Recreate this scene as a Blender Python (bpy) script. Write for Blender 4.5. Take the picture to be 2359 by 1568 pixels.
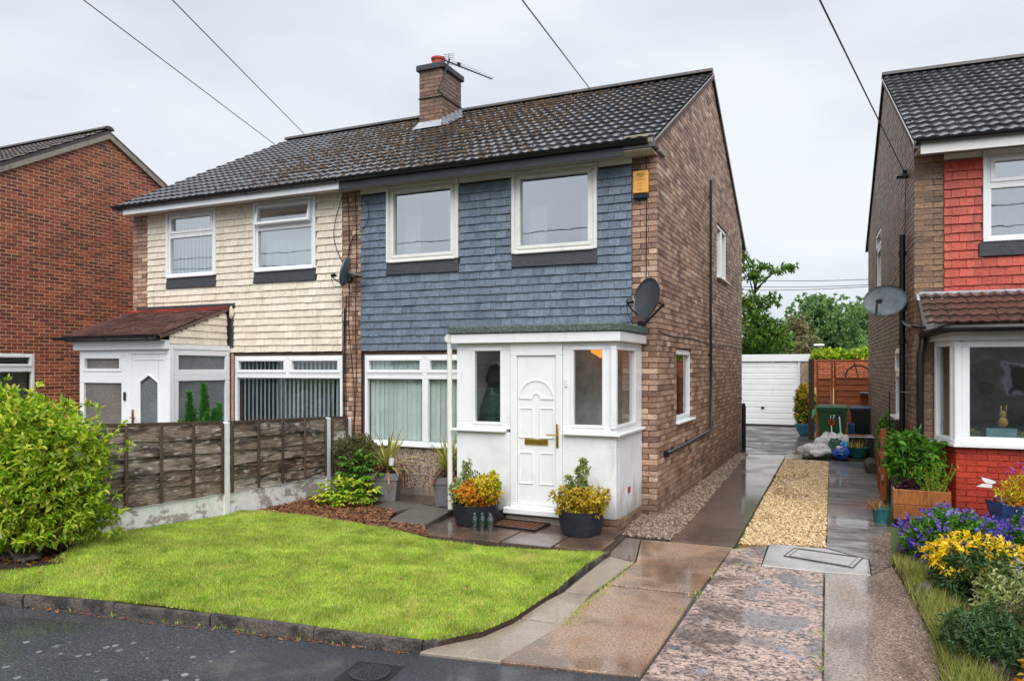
import bpy, math, random
import numpy as np
from mathutils import Vector, Matrix

random.seed(7); rng = np.random.default_rng(7)
for o in list(bpy.data.objects): bpy.data.objects.remove(o)
SC = bpy.context.scene; COL = SC.collection
R = math.radians

# ---------------------------------------------------------------- camera
CAMH, FPX, CX, HOR, YAW = 1.95, 1713.56, 1179.0, 847.0, 0.425713   # read off the photograph's vanishing points
cam = bpy.data.cameras.new('camera'); co = bpy.data.objects.new('camera', cam); COL.objects.link(co)
cam.sensor_width = 36; cam.lens = FPX / 2358 * 36; cam.shift_y = (HOR - 784) / 2358
cam.clip_start = .05; cam.clip_end = 2000
co.location = (0, 0, CAMH); co.rotation_euler = (R(90), 0, YAW); SC.camera = co

# ---------------------------------------------------------------- overcast sky, one very soft sun, exposure
W_ = bpy.data.worlds.new('World'); SC.world = W_; W_.use_nodes = True
nt = W_.node_tree; nt.nodes.clear()
def N(t, **k):
    n = nt.nodes.new(t)
    for a, b in k.items(): setattr(n, a, b)
    return n
SUN_EL, SUN_AZ = 52, 155
sky = N('ShaderNodeTexSky', sky_type='NISHITA', sun_disc=False, sun_elevation=R(SUN_EL), sun_rotation=R(SUN_AZ))
bg1 = N('ShaderNodeBackground'); bg1.inputs[1].default_value = .06
nt.links.new(sky.outputs[0], bg1.inputs[0])
tc = N('ShaderNodeTexCoord'); mp = N('ShaderNodeMapping'); mp.inputs['Scale'].default_value = (1, 1, 2.6)
no = N('ShaderNodeTexNoise'); no.inputs['Scale'].default_value = 1.7; no.inputs['Detail'].default_value = 5; no.inputs['Roughness'].default_value = .5
rp = N('ShaderNodeValToRGB')
rp.color_ramp.elements[0].position = .33; rp.color_ramp.elements[0].color = (.55, .60, .685, 1)
rp.color_ramp.elements[1].position = .65; rp.color_ramp.elements[1].color = (.84, .875, .915, 1)
bg2 = N('ShaderNodeBackground'); bg2.inputs[1].default_value = .445
mx = N('ShaderNodeMixShader'); mx.inputs[0].default_value = .92
out = N('ShaderNodeOutputWorld')
L_ = nt.links.new
L_(tc.outputs['Generated'], mp.inputs[0]); L_(mp.outputs[0], no.inputs['Vector']); L_(no.outputs[0], rp.inputs[0]); L_(rp.outputs[0], bg2.inputs[0])
L_(bg1.outputs[0], mx.inputs[1]); L_(bg2.outputs[0], mx.inputs[2]); L_(mx.outputs[0], out.inputs[0])
sl = bpy.data.lights.new('sun', 'SUN'); sl.energy = 1.5; sl.angle = R(60); sl.color = (1, .97, .93)
so = bpy.data.objects.new('sun', sl); COL.objects.link(so)
sd = Vector((math.sin(R(SUN_AZ)) * math.cos(R(SUN_EL)), math.cos(R(SUN_AZ)) * math.cos(R(SUN_EL)), math.sin(R(SUN_EL))))   # where the light comes from
so.rotation_euler = sd.to_track_quat('Z', 'Y').to_euler(); so.location = (0, -5, 20)
SC.view_settings.view_transform = 'Standard'; SC.view_settings.look = 'None'
SC.view_settings.exposure = 1.33; SC.view_settings.gamma = 1; SC.view_settings.use_curve_mapping = False
SC.cycles.max_bounces = 6; SC.cycles.diffuse_bounces = 3; SC.cycles.glossy_bounces = 3; SC.cycles.transparent_max_bounces = 10
SC.cycles.use_denoising = True; SC.cycles.denoising_prefilter = 'ACCURATE'; SC.cycles.caustics_reflective = False; SC.cycles.caustics_refractive = False

# ---------------------------------------------------------------- photo pixel (2358 wide) -> place, on a plane it touches
_s, _c = math.sin(YAW), math.cos(YAW)
def ray(x, y):
    u = (x - CX) / FPX; v = -(y - HOR) / FPX
    return Vector((-_s + u * _c, _c + u * _s, v))
def gz(x, y, z=0.0):
    d = ray(x, y); t = (z - CAMH) / d.z; return Vector((d.x * t, d.y * t, z))
def fy(x, y, Y):
    d = ray(x, y); t = Y / d.y; return Vector((d.x * t, Y, CAMH + d.z * t))
def fx(x, y, X):
    d = ray(x, y); t = X / d.x; return Vector((X, d.y * t, CAMH + d.z * t))
CAMP = Vector((0, 0, CAMH))

# ---------------------------------------------------------------- geometry collector
class G:
    def __init__(s): s.v = []; s.f = []
    def add(s, V, F):
        b = len(s.v); s.v += [tuple(p) for p in V]; s.f += [tuple(i + b for i in q) for q in F]; return s
    def merge(s, g, M=None):
        if M is None: return s.add(g.v, g.f)
        F = g.f if M.to_3x3().determinant() > 0 else [tuple(reversed(q)) for q in g.f]
        return s.add([M @ Vector(p) for p in g.v], F)
    def x(s, M): return G().merge(s, M)
    def box(s, x0, y0, z0, x1, y1, z1, ch=0, M=None):
        if x0 > x1: x0, x1 = x1, x0
        if y0 > y1: y0, y1 = y1, y0
        if z0 > z1: z0, z1 = z1, z0
        ch = min(ch, (x1 - x0) * .45, (y1 - y0) * .45, (z1 - z0) * .45)
        g = G()
        if ch <= 0:
            g.add([(x, y, z) for z in (z0, z1) for y in (y0, y1) for x in (x0, x1)],
                  [(0, 2, 3, 1), (4, 5, 7, 6), (0, 1, 5, 4), (2, 6, 7, 3), (0, 4, 6, 2), (1, 3, 7, 5)])
        else:
            V = []; ix = {}
            for cz in (0, 1):
                for cy in (0, 1):
                    for cx in (0, 1):
                        p = [(x0, x1)[cx], (y0, y1)[cy], (z0, z1)[cz]]; sgn = [1 - 2 * cx, 1 - 2 * cy, 1 - 2 * cz]
                        for a in range(3):     # vertex lying on the face normal to axis a
                            q = [p[k] + (0 if k == a else sgn[k] * ch) for k in range(3)]
                            ix[(cx, cy, cz, a)] = len(V); V.append(q)
            F = []
            def face(ids):
                c = np.mean([V[i] for i in ids], axis=0); ctr = np.array([(x0 + x1) / 2, (y0 + y1) / 2, (z0 + z1) / 2])
                a, b, d = (np.array(V[i]) for i in ids[:3])
                if np.dot(np.cross(b - a, d - a), c - ctr) < 0: ids = ids[::-1]
                F.append(tuple(ids))
            for a in range(3):
                b, d = [k for k in range(3) if k != a]
                for sa in (0, 1):
                    ids = []
                    for sb, sd_ in ((0, 0), (1, 0), (1, 1), (0, 1)):
                        c = [0, 0, 0]; c[a] = sa; c[b] = sb; c[d] = sd_; ids.append(ix[(*c, a)])
                    face(ids)
                for sb in (0, 1):
                    for sd_ in (0, 1):         # edge along axis a
                        c0 = [0, 0, 0]; c0[b] = sb; c0[d] = sd_; c1 = list(c0); c1[a] = 1
                        face([ix[(*c0, b)], ix[(*c1, b)], ix[(*c1, d)], ix[(*c0, d)]])
            for cz in (0, 1):
                for cy in (0, 1):
                    for cx in (0, 1): face([ix[(cx, cy, cz, a)] for a in range(3)])
            g.add(V, F)
        return s.merge(g, M)
    def cone(s, p0, p1, r0, r1, n=10, caps=True):
        p0, p1 = Vector(p0), Vector(p1); d = (p1 - p0)
        if d.length < 1e-6: return s
        q = d.normalized().to_track_quat('Z', 'Y'); V = []
        for p, r in ((p0, r0), (p1, r1)):
            for i in range(n):
                a = 2 * math.pi * i / n; V.append(p + q @ Vector((math.cos(a) * r, math.sin(a) * r, 0)))
        F = [(i, (i + 1) % n, n + (i + 1) % n, n + i) for i in range(n)]
        if caps: F += [tuple(range(n - 1, -1, -1)), tuple(range(n, 2 * n))]
        return s.add(V, F)
    def tube(s, pts, r, n=8, caps=True):
        pts = [Vector(p) for p in pts]; m = len(pts)
        rr = r if isinstance(r, (list, tuple)) else [r] * m
        V = []; up = None
        for i, p in enumerate(pts):
            d = (pts[min(i + 1, m - 1)] - pts[max(i - 1, 0)]).normalized()
            if up is None: up = d.orthogonal().normalized()
            up = (up - d * up.dot(d)); up = up.normalized() if up.length > 1e-5 else d.orthogonal().normalized()
            w = d.cross(up)
            for k in range(n):
                a = 2 * math.pi * k / n; V.append(p + (up * math.cos(a) + w * math.sin(a)) * rr[i])
        F = [(i * n + k, i * n + (k + 1) % n, (i + 1) * n + (k + 1) % n, (i + 1) * n + k) for i in range(m - 1) for k in range(n)]
        if caps: F += [tuple(range(n - 1, -1, -1)), tuple(range((m - 1) * n, m * n))]
        return s.add(V, F)
    def lathe(s, prof, n=24, M=None, close=True, sq=False):
        V = []; m = len(prof)
        for r, z in prof:
            for k in range(n):
                a = 2 * math.pi * (k + .5) / n
                V.append((r * math.cos(a), r * math.sin(a), z))
        F = [(i * n + k, i * n + (k + 1) % n, (i + 1) * n + (k + 1) % n, (i + 1) * n + k) for i in range(m - 1) for k in range(n)]
        if close: F += [tuple(range(n - 1, -1, -1)), tuple(range((m - 1) * n, m * n))]
        return s.merge(G().add(V, F), M)
    def prism(s, poly, z0, z1):
        n = len(poly); A = sum(poly[i][0] * poly[(i + 1) % n][1] - poly[(i + 1) % n][0] * poly[i][1] for i in range(n))
        if A < 0: poly = poly[::-1]
        zz = z1 if callable(z1) else (lambda x, y: z1)
        V = [(p[0], p[1], z0) for p in poly] + [(p[0], p[1], zz(p[0], p[1])) for p in poly]
        F = [tuple(range(n - 1, -1, -1)), tuple(range(n, 2 * n))] + [(i, (i + 1) % n, n + (i + 1) % n, n + i) for i in range(n)]
        return s.add(V, F)

# ---------------------------------------------------------------- objects
WL = {}; CACHE = {}
def tag(o, label=None, cat=None, group=None, kind=None, category=None):
    cat = cat or category
    for k, v in (('label', label), ('category', cat), ('group', group), ('kind', kind)):
        if v: o[k] = v
    return o
def link(o, loc, parent=None):
    loc = Vector(loc); WL[o] = loc; COL.objects.link(o)
    if parent is not None: o.parent = parent; o.location = loc - WL[parent]
    else: o.location = loc
    return o
def thing(name, loc, label, cat, group=None, kind=None, parent=None):
    o = bpy.data.objects.new(name, None); o.empty_display_size = .2; link(o, loc, parent)
    return tag(o, label, cat, group, kind)
def mk(name, g, m, parent=None, smooth=None, **t):
    V = np.array(g.v, dtype=np.float64)
    lo, hi = V.min(0), V.max(0); o0 = np.array([(lo[0] + hi[0]) / 2, (lo[1] + hi[1]) / 2, lo[2]])
    V = np.round(V - o0, 5)
    key = (V.tobytes(), str(g.f) if len(g.f) < 80 else id(g), m.name)
    me = CACHE.get(key)
    if me is None:
        me = bpy.data.meshes.new(name); me.from_pydata(V.tolist(), [], g.f); me.materials.append(m)
        if smooth is not None:
            me.shade_smooth()
            if smooth < 180: me.set_sharp_from_angle(angle=R(smooth))
        me.update(); CACHE[key] = me
    o = bpy.data.objects.new(name, me); link(o, o0, parent); tag(o, **t)
    return o
def mkn(name, V, F, m, parent=None, smooth=False, **t):
    """big mesh from arrays: V (n,3), F (k,3 or 4)"""
    V = np.asarray(V, dtype=np.float64); F = np.asarray(F, dtype=np.int32)
    lo, hi = V.min(0), V.max(0); o0 = np.array([(lo[0] + hi[0]) / 2, (lo[1] + hi[1]) / 2, lo[2]])
    me = bpy.data.meshes.new(name); k = F.shape[1]
    me.vertices.add(len(V)); me.vertices.foreach_set('co', (V - o0).astype(np.float32).ravel())
    me.loops.add(F.size); me.loops.foreach_set('vertex_index', F.ravel())
    me.polygons.add(len(F)); me.polygons.foreach_set('loop_start', np.arange(0, F.size, k, dtype=np.int32))
    me.polygons.foreach_set('use_smooth', np.full(len(F), smooth))
    me.update(calc_edges=True); me.materials.append(m)
    o = bpy.data.objects.new(name, me); link(o, o0, parent); tag(o, **t)
    return o
def pieces(parent, lst, name, m, rest, limit=300, smooth=None):
    """the nearest pieces become parts of their own, what is left one joined part"""
    lst = sorted(lst, key=lambda g: (Vector(g.v[0]) - CAMP).length)
    for g in lst[:limit]: mk(name, g, m, parent, smooth)
    if len(lst) > limit:
        a = G()
        for g in lst[limit:]: a.add(g.v, g.f)
        mk(rest, a, m, parent, smooth, kind='stuff')

# ---------------------------------------------------------------- materials
def lin(c): return tuple((x / 255 / 12.92 if x / 255 <= .04045 else ((x / 255 + .055) / 1.055) ** 2.4) for x in c) + (1,)
def mat(name, cols, rough=.6, n=(9, .2), stain=(), bump=(), metal=0, spec=.5, rr=None, transl=0, emit=None, coat=0, wet=None, grime=None):
    m = bpy.data.materials.new(name); m.use_nodes = True; t = m.node_tree; t.nodes.clear()
    def nn(ty, **k):
        q = t.nodes.new(ty)
        for a, b in k.items(): setattr(q, a, b)
        return q
    Lk = t.links.new
    geo = nn('ShaderNodeNewGeometry')
    def noise(scale, detail=5, dist=0, ro=.55):
        q = nn('ShaderNodeTexNoise'); q.inputs['Detail'].default_value = detail; q.inputs['Distortion'].default_value = dist; q.inputs['Roughness'].default_value = ro
        if isinstance(scale, (tuple, list)):
            mp = nn('ShaderNodeVectorMath', operation='MULTIPLY'); mp.inputs[1].default_value = scale; Lk(geo.outputs['Position'], mp.inputs[0])
            q.inputs['Scale'].default_value = 1; Lk(mp.outputs[0], q.inputs['Vector'])
        else:
            q.inputs['Scale'].default_value = scale; Lk(geo.outputs['Position'], q.inputs['Vector'])
        return q.outputs[0]
    def rng_(src, a, b, c, d):
        q = nn('ShaderNodeMapRange'); q.clamp = True
        for i, x in enumerate((a, b, c, d)): q.inputs[i + 1].default_value = x
        Lk(src, q.inputs[0]); return q.outputs[0]
    def mix(f, A, B, mode='MIX'):
        q = nn('ShaderNodeMix', data_type='RGBA', blend_type=mode)
        for s, i in ((f, 0), (A, 6), (B, 7)):
            if isinstance(s, (int, float)): q.inputs[i].default_value = s
            elif isinstance(s, tuple): q.inputs[i].default_value = s
            else: Lk(s, q.inputs[i])
        return q.outputs[2]
    cols = [lin(c) for c in cols]
    if len(cols) > 1:
        oi = nn('ShaderNodeObjectInfo'); ad = nn('ShaderNodeMath', operation='MULTIPLY_ADD'); ad.inputs[1].default_value = 5.37
        Lk(geo.outputs['Random Per Island'], ad.inputs[0]); Lk(oi.outputs['Random'], ad.inputs[2])
        fr = nn('ShaderNodeMath', operation='FRACT'); Lk(ad.outputs[0], fr.inputs[0])
        rp = nn('ShaderNodeValToRGB'); e = rp.color_ramp.elements
        e[0].color = cols[0]; e[0].position = 0; e[1].color = cols[-1]; e[1].position = 1
        for i, c in enumerate(cols[1:-1]): q = e.new((i + 1) / (len(cols) - 1)); q.color = c
        Lk(fr.outputs[0], rp.inputs[0]); C = rp.outputs[0]
    else:
        rgb = nn('ShaderNodeRGB'); rgb.outputs[0].default_value = cols[0]; C = rgb.outputs[0]
    if n: C = mix(1.0, C, rng_(noise(n[0], 6, 0, .7), .34, .66, 1 - n[1], 1 + n[1]), 'MULTIPLY')
    for st in stain:   # colour, scale, low, high, amount
        C = mix(rng_(noise(st[1], 6, .3, .62), st[2], st[3], 0, st[4]), C, lin(st[0]))
    if grime:   # splashed dirt up to a ragged height: colour, height, amount
        sx = nn('ShaderNodeSeparateXYZ'); Lk(geo.outputs['Position'], sx.inputs[0]); ma = nn('ShaderNodeMath', operation='MULTIPLY_ADD'); ma.inputs[1].default_value = -grime[1] * 2.2
        Lk(noise((5, 5, 2.2), 6, .2, .65), ma.inputs[0]); Lk(sx.outputs[2], ma.inputs[2]); C = mix(rng_(ma.outputs[0], -grime[1] * .9, 0, grime[2], 0), C, lin(grime[0]))
    b = nn('ShaderNodeBsdfPrincipled'); Lk(C, b.inputs['Base Color'])
    b.inputs['Roughness'].default_value = rough; b.inputs['Metallic'].default_value = metal
    b.inputs['Specular IOR Level'].default_value = spec; b.inputs['Coat Weight'].default_value = coat; b.inputs['Coat Roughness'].default_value = .08
    if rr: Lk(rng_(noise(rr[0], 4, .4), rr[3], rr[4], rr[1], rr[2]), b.inputs['Roughness'])   # scale, lo, hi, from, to
    if wet:   # a smooth film of rain water, thicker in hollows: scale, from, to, most
        Lk(rng_(noise(wet[0], 4, .4), wet[1], wet[2], wet[4] if len(wet) > 4 else 0, wet[3]), b.inputs['Coat Weight']); b.inputs['Coat Roughness'].default_value = .06; b.inputs['Coat IOR'].default_value = 1.48
        cb = nn('ShaderNodeBump'); cb.inputs['Strength'].default_value = .08; cb.inputs['Distance'].default_value = .004; Lk(noise(34, 4), cb.inputs['Height']); Lk(cb.outputs[0], b.inputs['Coat Normal'])
    nrm = None
    for sc_, st_, di in bump:
        q = nn('ShaderNodeBump'); q.inputs['Strength'].default_value = st_; q.inputs['Distance'].default_value = di
        Lk(noise(sc_, 5), q.inputs['Height'])
        if nrm is not None: Lk(nrm, q.inputs['Normal'])
        nrm = q.outputs[0]
    if nrm is not None: Lk(nrm, b.inputs['Normal'])
    if emit: b.inputs['Emission Color'].default_value = lin(emit[0]); b.inputs['Emission Strength'].default_value = emit[1]
    o = nn('ShaderNodeOutputMaterial'); sh = b.outputs[0]
    if transl:
        tr = nn('ShaderNodeBsdfTranslucent'); Lk(C, tr.inputs[0]); ms = nn('ShaderNodeMixShader'); ms.inputs[0].default_value = transl
        Lk(sh, ms.inputs[1]); Lk(tr.outputs[0], ms.inputs[2]); sh = ms.outputs[0]
    Lk(sh, o.inputs[0]); return m
def glass(name, tint, refl, rough=.02, bump=0):
    m = bpy.data.materials.new(name); m.use_nodes = True; t = m.node_tree; t.nodes.clear(); Lk = t.links.new
    tr = t.nodes.new('ShaderNodeBsdfTransparent'); tr.inputs[0].default_value = lin(tint)
    gl = t.nodes.new('ShaderNodeBsdfGlossy'); gl.inputs['Roughness'].default_value = rough; gl.inputs[0].default_value = (.93, .96, 1, 1)
    ge = t.nodes.new('ShaderNodeNewGeometry'); dt = t.nodes.new('ShaderNodeVectorMath'); dt.operation = 'DOT_PRODUCT'
    Lk(ge.outputs['Normal'], dt.inputs[0]); Lk(ge.outputs['Incoming'], dt.inputs[1]); src = dt.outputs['Value']
    for op, v in (('ABSOLUTE', None), ('SUBTRACT', 1), ('POWER', 5), ('MULTIPLY_ADD', .9), ('MINIMUM', 1)):   # the same mirror share from either side
        q = t.nodes.new('ShaderNodeMath'); q.operation = op
        if op == 'SUBTRACT': q.inputs[0].default_value = 1; Lk(src, q.inputs[1])
        else:
            Lk(src, q.inputs[0])
            if v is not None: q.inputs[1].default_value = v
        if op == 'MULTIPLY_ADD': q.inputs[2].default_value = .04 + refl
        src = q.outputs[0]
    ad = q
    if bump:
        g = t.nodes.new('ShaderNodeNewGeometry'); q = t.nodes.new('ShaderNodeTexNoise'); q.inputs['Scale'].default_value = 3; Lk(g.outputs['Position'], q.inputs['Vector'])
        bp = t.nodes.new('ShaderNodeBump'); bp.inputs['Strength'].default_value = bump; bp.inputs['Distance'].default_value = .02; Lk(q.outputs[0], bp.inputs['Height']); Lk(bp.outputs[0], gl.inputs['Normal'])
    ms = t.nodes.new('ShaderNodeMixShader'); o = t.nodes.new('ShaderNodeOutputMaterial')
    Lk(ad.outputs[0], ms.inputs[0]); Lk(tr.outputs[0], ms.inputs[1]); Lk(gl.outputs[0], ms.inputs[2]); Lk(ms.outputs[0], o.inputs[0]); return m

M = {}
def D(k, *a, **kw): M[k] = mat(k, *a, **kw)
D('brick_buff', [(142, 110, 92), (170, 136, 115), (192, 158, 134), (150, 117, 98), (214, 186, 160), (162, 130, 113), (108, 83, 71), (182, 142, 116), (128, 98, 82), (204, 166, 136)], .55, (34, .4), stain=[((96, 76, 65), 1.0, .53, .72, .35), ((214, 196, 178), 3, .6, .78, .35), ((74, 58, 50), 26, .57, .66, .45)], bump=[(50, .7, .01)], grime=((72, 60, 47), .5, .5))
D('mortar_buff', [(96, 76, 66)], .85, (30, .3), stain=[((64, 50, 45), 1.2, .5, .7, .5)], bump=[(60, .4, .004)])
D('brick_red', [(142, 70, 55), (162, 84, 65), (118, 59, 51), (176, 97, 73), (150, 75, 59), (94, 55, 52), (134, 66, 54), (108, 58, 52)], .6, (30, .35), stain=[((86, 50, 46), .9, .5, .7, .55), ((190, 112, 84), 1.6, .6, .76, .4)], bump=[(50, .5, .006)])
D('mortar_tan', [(226, 190, 148)], .9, (30, .2), stain=[((170, 128, 98), 1.2, .5, .75, .4)])
D('brick_dark', [(126, 98, 80), (144, 113, 90), (104, 81, 67), (162, 128, 100), (130, 102, 82), (154, 121, 93), (112, 90, 76)], .5, (36, .4), stain=[((72, 58, 50), 1.1, .5, .7, .5), ((56, 46, 42), 30, .55, .65, .5)], bump=[(50, .8, .01)])
D('mortar_dark', [(150, 126, 106)], .8, (30, .2), stain=[((96, 80, 70), 1.2, .5, .75, .5)], bump=[(60, .4, .004)])
D('brick_painted', [(176, 56, 36), (186, 64, 42), (166, 50, 34)], .45, (28, .2), stain=[((126, 36, 26), 3, .54, .7, .5)], bump=[(50, .8, .008)], grime=((90, 40, 30), .5, .5))
D('tile_blue', [(104, 118, 134), (94, 108, 124), (114, 128, 144), (99, 113, 130), (108, 123, 140), (88, 101, 117)], .4, (22, .28), stain=[((74, 88, 104), 1.6, .53, .74, .55), ((142, 156, 168), 5, .6, .78, .4), ((70, 83, 98), (9, 9, 1.2), .55, .68, .5)], bump=[(40, .8, .007)])
D('tile_cream', [(230, 219, 200), (222, 210, 190), (236, 226, 208), (226, 214, 196)], .5, (16, .09), stain=[((184, 164, 138), 2.4, .58, .8, .5), ((170, 150, 126), (10, 10, 1.4), .57, .7, .45)], bump=[(40, .4, .004)])
D('tile_red', [(178, 60, 38), (192, 74, 48), (164, 52, 35), (184, 66, 42)], .45, (24, .28), stain=[((216, 116, 86), 4, .6, .78, .4), ((128, 42, 28), (9, 9, 1.3), .54, .67, .55)], bump=[(40, .9, .008)])
D('felt_backing', [(54, 48, 44)], .9)
D('roof_tile', [(58, 57, 60), (68, 67, 70), (48, 47, 50), (78, 76, 78), (60, 59, 62)], .3, (20, .45), stain=[((86, 66, 54), 1.6, .56, .74, .45), ((30, 28, 29), 4, .48, .66, .6), ((104, 82, 66), 22, .62, .7, .5)], bump=[(36, .6, .01)], spec=.8, coat=.75)
D('roof_tile_brown', [(74, 56, 48), (88, 66, 56), (62, 48, 44), (96, 74, 62)], .34, (20, .35), stain=[((44, 36, 34), 3, .5, .7, .6), ((150, 144, 120), 9, .66, .74, .7)], bump=[(40, .5, .008)], spec=.7, coat=.5)
D('porch_tile', [(108, 74, 68), (122, 86, 78), (94, 66, 62), (132, 98, 90), (106, 78, 74)], .34, (24, .35), stain=[((70, 54, 54), 3, .5, .72, .6), ((150, 120, 112), 14, .58, .7, .5)], bump=[(40, .4, .005)], coat=.4)
D('porch_tile_red', [(176, 72, 52), (160, 64, 48), (140, 66, 54)], .4, (20, .3))
D('ridge_tile', [(72, 66, 66), (84, 78, 76), (64, 60, 60)], .45, (14, .25), stain=[((104, 92, 62), 3, .55, .72, .6)], bump=[(60, .4, .006)])
D('moss', [(86, 62, 42), (64, 50, 38), (108, 78, 50), (54, 44, 36), (96, 80, 48), (74, 56, 42)], .95, (60, .3))
D('upvc', [(238, 240, 243)], .25, (3, .03), stain=[((204, 202, 196), 4, .6, .82, .4), ((190, 186, 178), (9, 9, 2), .62, .72, .35)])
D('upvc_aged', [(232, 231, 227)], .4, (4, .05), stain=[((190, 184, 172), 6, .55, .8, .5)])
D('soffit', [(206, 198, 184)], .55, (6, .08), stain=[((150, 138, 122), 3, .56, .8, .5)])
D('render_white', [(232, 235, 239)], .7, (5, .06), stain=[((196, 194, 190), 1.3, .56, .78, .45), ((170, 166, 160), (8, 8, 1.2), .6, .72, .4)], bump=[(50, .6, .006)], grime=((128, 118, 104), .5, .7))
D('pebbledash', [(186, 164, 148)], .8, (45, .7), stain=[((88, 70, 60), 34, .5, .56, .85), ((236, 222, 208), 46, .58, .63, .85)], bump=[(40, 1, .03)])
D('black_plastic', [(22, 23, 26)], .32, (20, .2))
D('gutter_black', [(20, 21, 24)], .28, (12, .25), stain=[((66, 68, 72), 4, .6, .8, .4)])
D('fascia_grey', [(52, 54, 60)], .45, (10, .15))
D('lead', [(58, 60, 66)], .5, (20, .25), stain=[((150, 150, 150), 40, .7, .76, .6)], bump=[(20, .5, .01)])
D('lead_pale', [(166, 170, 178)], .4, (14, .2), stain=[((116, 120, 126), 4, .5, .7, .6)], bump=[(16, .6, .02)])
D('felt_green', [(92, 104, 98)], .85, (55, .6), stain=[((44, 52, 50), 42, .5, .6, .7), ((150, 160, 154), 60, .6, .68, .5)], bump=[(55, 1, .012)])
D('concrete', [(150, 142, 130)], .7, (18, .2), stain=[((90, 84, 76), 3, .5, .72, .6)], bump=[(80, .5, .005)])
D('concrete_post', [(238, 239, 238)], .65, (14, .1), stain=[((176, 168, 158), 4, .57, .74, .6)], bump=[(60, .4, .004)])
D('gravel_board', [(238, 238, 236)], .7, (14, .12), stain=[((158, 146, 134), (3, 3, 5), .52, .57, .85), ((96, 90, 82), 6, .61, .7, .6)], bump=[(40, .6, .008)])
D('terracotta', [(178, 72, 52)], .6, (20, .2))
D('chrome_brass', [(196, 158, 70)], .25, (8, .1), metal=.9)
D('old_wood', [(170, 160, 149), (138, 124, 110), (192, 184, 174), (110, 92, 77), (158, 145, 131), (122, 105, 90)], .45, ((5, 5, 40), .6), stain=[((52, 37, 29), (1.6, 1.6, 9), .49, .58, .9), ((116, 92, 72), (2.6, 2.6, 5), .55, .65, .5), ((212, 206, 198), (6, 6, 30), .57, .65, .7)], bump=[((5, 5, 60), 1, .014)], coat=.35)
D('batten_wood', [(84, 66, 54), (70, 54, 46), (96, 78, 66)], .6, ((40, 40, 5), .4), bump=[((60, 60, 6), .6, .005)])
D('orange_wood', [(158, 84, 38), (140, 72, 34), (172, 94, 44), (128, 64, 32)], .55, ((6, 6, 60), .35), stain=[((84, 44, 26), (3, 3, 8), .52, .7, .6)], bump=[((5, 5, 80), .6, .005)])
D('crate_wood', [(150, 90, 42), (134, 78, 36), (164, 102, 50)], .5, ((50, 50, 6), .4), stain=[((84, 46, 24), 3, .5, .68, .6), ((70, 40, 24), (14, 14, 3), .57, .66, .5)], bump=[((50, 50, 8), .7, .006)])
D('glass_clear', [(0, 0, 0)]); M['glass_clear'] = glass('glass_clear', (240, 248, 247), .11, .015, .10)
M['glass_sky'] = glass('glass_sky', (230, 240, 246), .48, .012, .02)
M['glass_bay'] = glass('glass_bay', (220, 232, 228), .20, .03, .07)
M['glass_frost'] = mat('glass_frost', [(110, 116, 120)], .22, (60, .25), stain=[((58, 60, 62), 1.6, .4, .7, .6)], bump=[(40, .8, .02)], spec=.8)
M['glass_frost_warm'] = mat('glass_frost_warm', [(122, 118, 112)], .25, (60, .2), stain=[((78, 72, 66), 1.6, .4, .7, .6)], bump=[(40, .8, .02)], spec=.8)
M['bottle_glass'] = glass('bottle_glass', (214, 228, 226), .12, .02)
D('blind', [(232, 238, 234), (224, 231, 227), (238, 243, 240)], .8, (5, .05), transl=.15)
D('blind_grey', [(196, 204, 208), (176, 186, 192), (210, 216, 220)], .8, (5, .08), transl=.15)
D('curtain_white', [(214, 222, 226)], .85, (4, .06), transl=.3)
D('interior', [(94, 90, 84)], .9)
D('interior_pale', [(214, 216, 214)], .9)
D('teal_wall', [(186, 214, 210)], .8)
D('dark_cloth', [(44, 50, 54), (62, 70, 72)], .9, (30, .4))
D('green_cloth', [(48, 74, 66)], .9, (20, .5))
D('asphalt', [(62, 65, 71)], .5, (55, .7), stain=[((38, 41, 46), 1.1, .46, .6, .55), ((150, 153, 160), 70, .61, .66, .7), ((22, 24, 27), 50, .55, .61, .75)], bump=[(55, 1, .014)], spec=.5, wet=((.8, .8, 1), .47, .6, .9, .05))
D('asphalt_rear', [(70, 65, 62)], .45, (30, .6), stain=[((40, 36, 36), 2, .46, .6, .65), ((124, 116, 110), 24, .6, .68, .55)], bump=[(34, 1, .025)], wet=((1.2, 2, 1), .46, .62, .8, .05))
D('tarmac_patch', [(54, 57, 63)], .45, (55, .6), stain=[((112, 115, 122), 70, .61, .67, .6), ((22, 24, 27), 50, .55, .61, .75)], bump=[(55, 1, .014)], wet=(1, .45, .58, .8, .08))
D('chewing_gum', [(120, 124, 126), (102, 106, 110), (138, 141, 140)], .6, (60, .25))
D('drive_tan', [(172, 144, 120), (160, 132, 110), (166, 138, 115)], .38, (55, .6), stain=[((98, 72, 52), .8, .46, .57, .85), ((222, 208, 190), 60, .61, .66, .7), ((66, 50, 40), 54, .56, .62, .8), ((150, 106, 72), 2.4, .54, .66, .5)], bump=[(54, 1, .012), (7, .1, .01)], spec=.55, wet=((.8, .8, 1), .42, .55, 1, .3))
D('drive_wet', [(104, 81, 66), (94, 76, 65)], .34, (46, .6), stain=[((58, 45, 38), 1.1, .46, .60, .7), ((170, 146, 124), 56, .6, .67, .6), ((40, 32, 28), 50, .57, .63, .6)], bump=[(50, .7, .008), (6, .08, .01)], spec=.55, wet=(1, .38, .52, 1, .4))
D('strip_slab', [(156, 142, 128), (146, 132, 120), (162, 148, 134)], .45, (55, .3), stain=[((118, 104, 94), 2, .5, .66, .6), ((92, 80, 70), 60, .6, .67, .4)], bump=[(60, .5, .005)], wet=(1.2, .46, .62, .9, .15))
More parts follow.
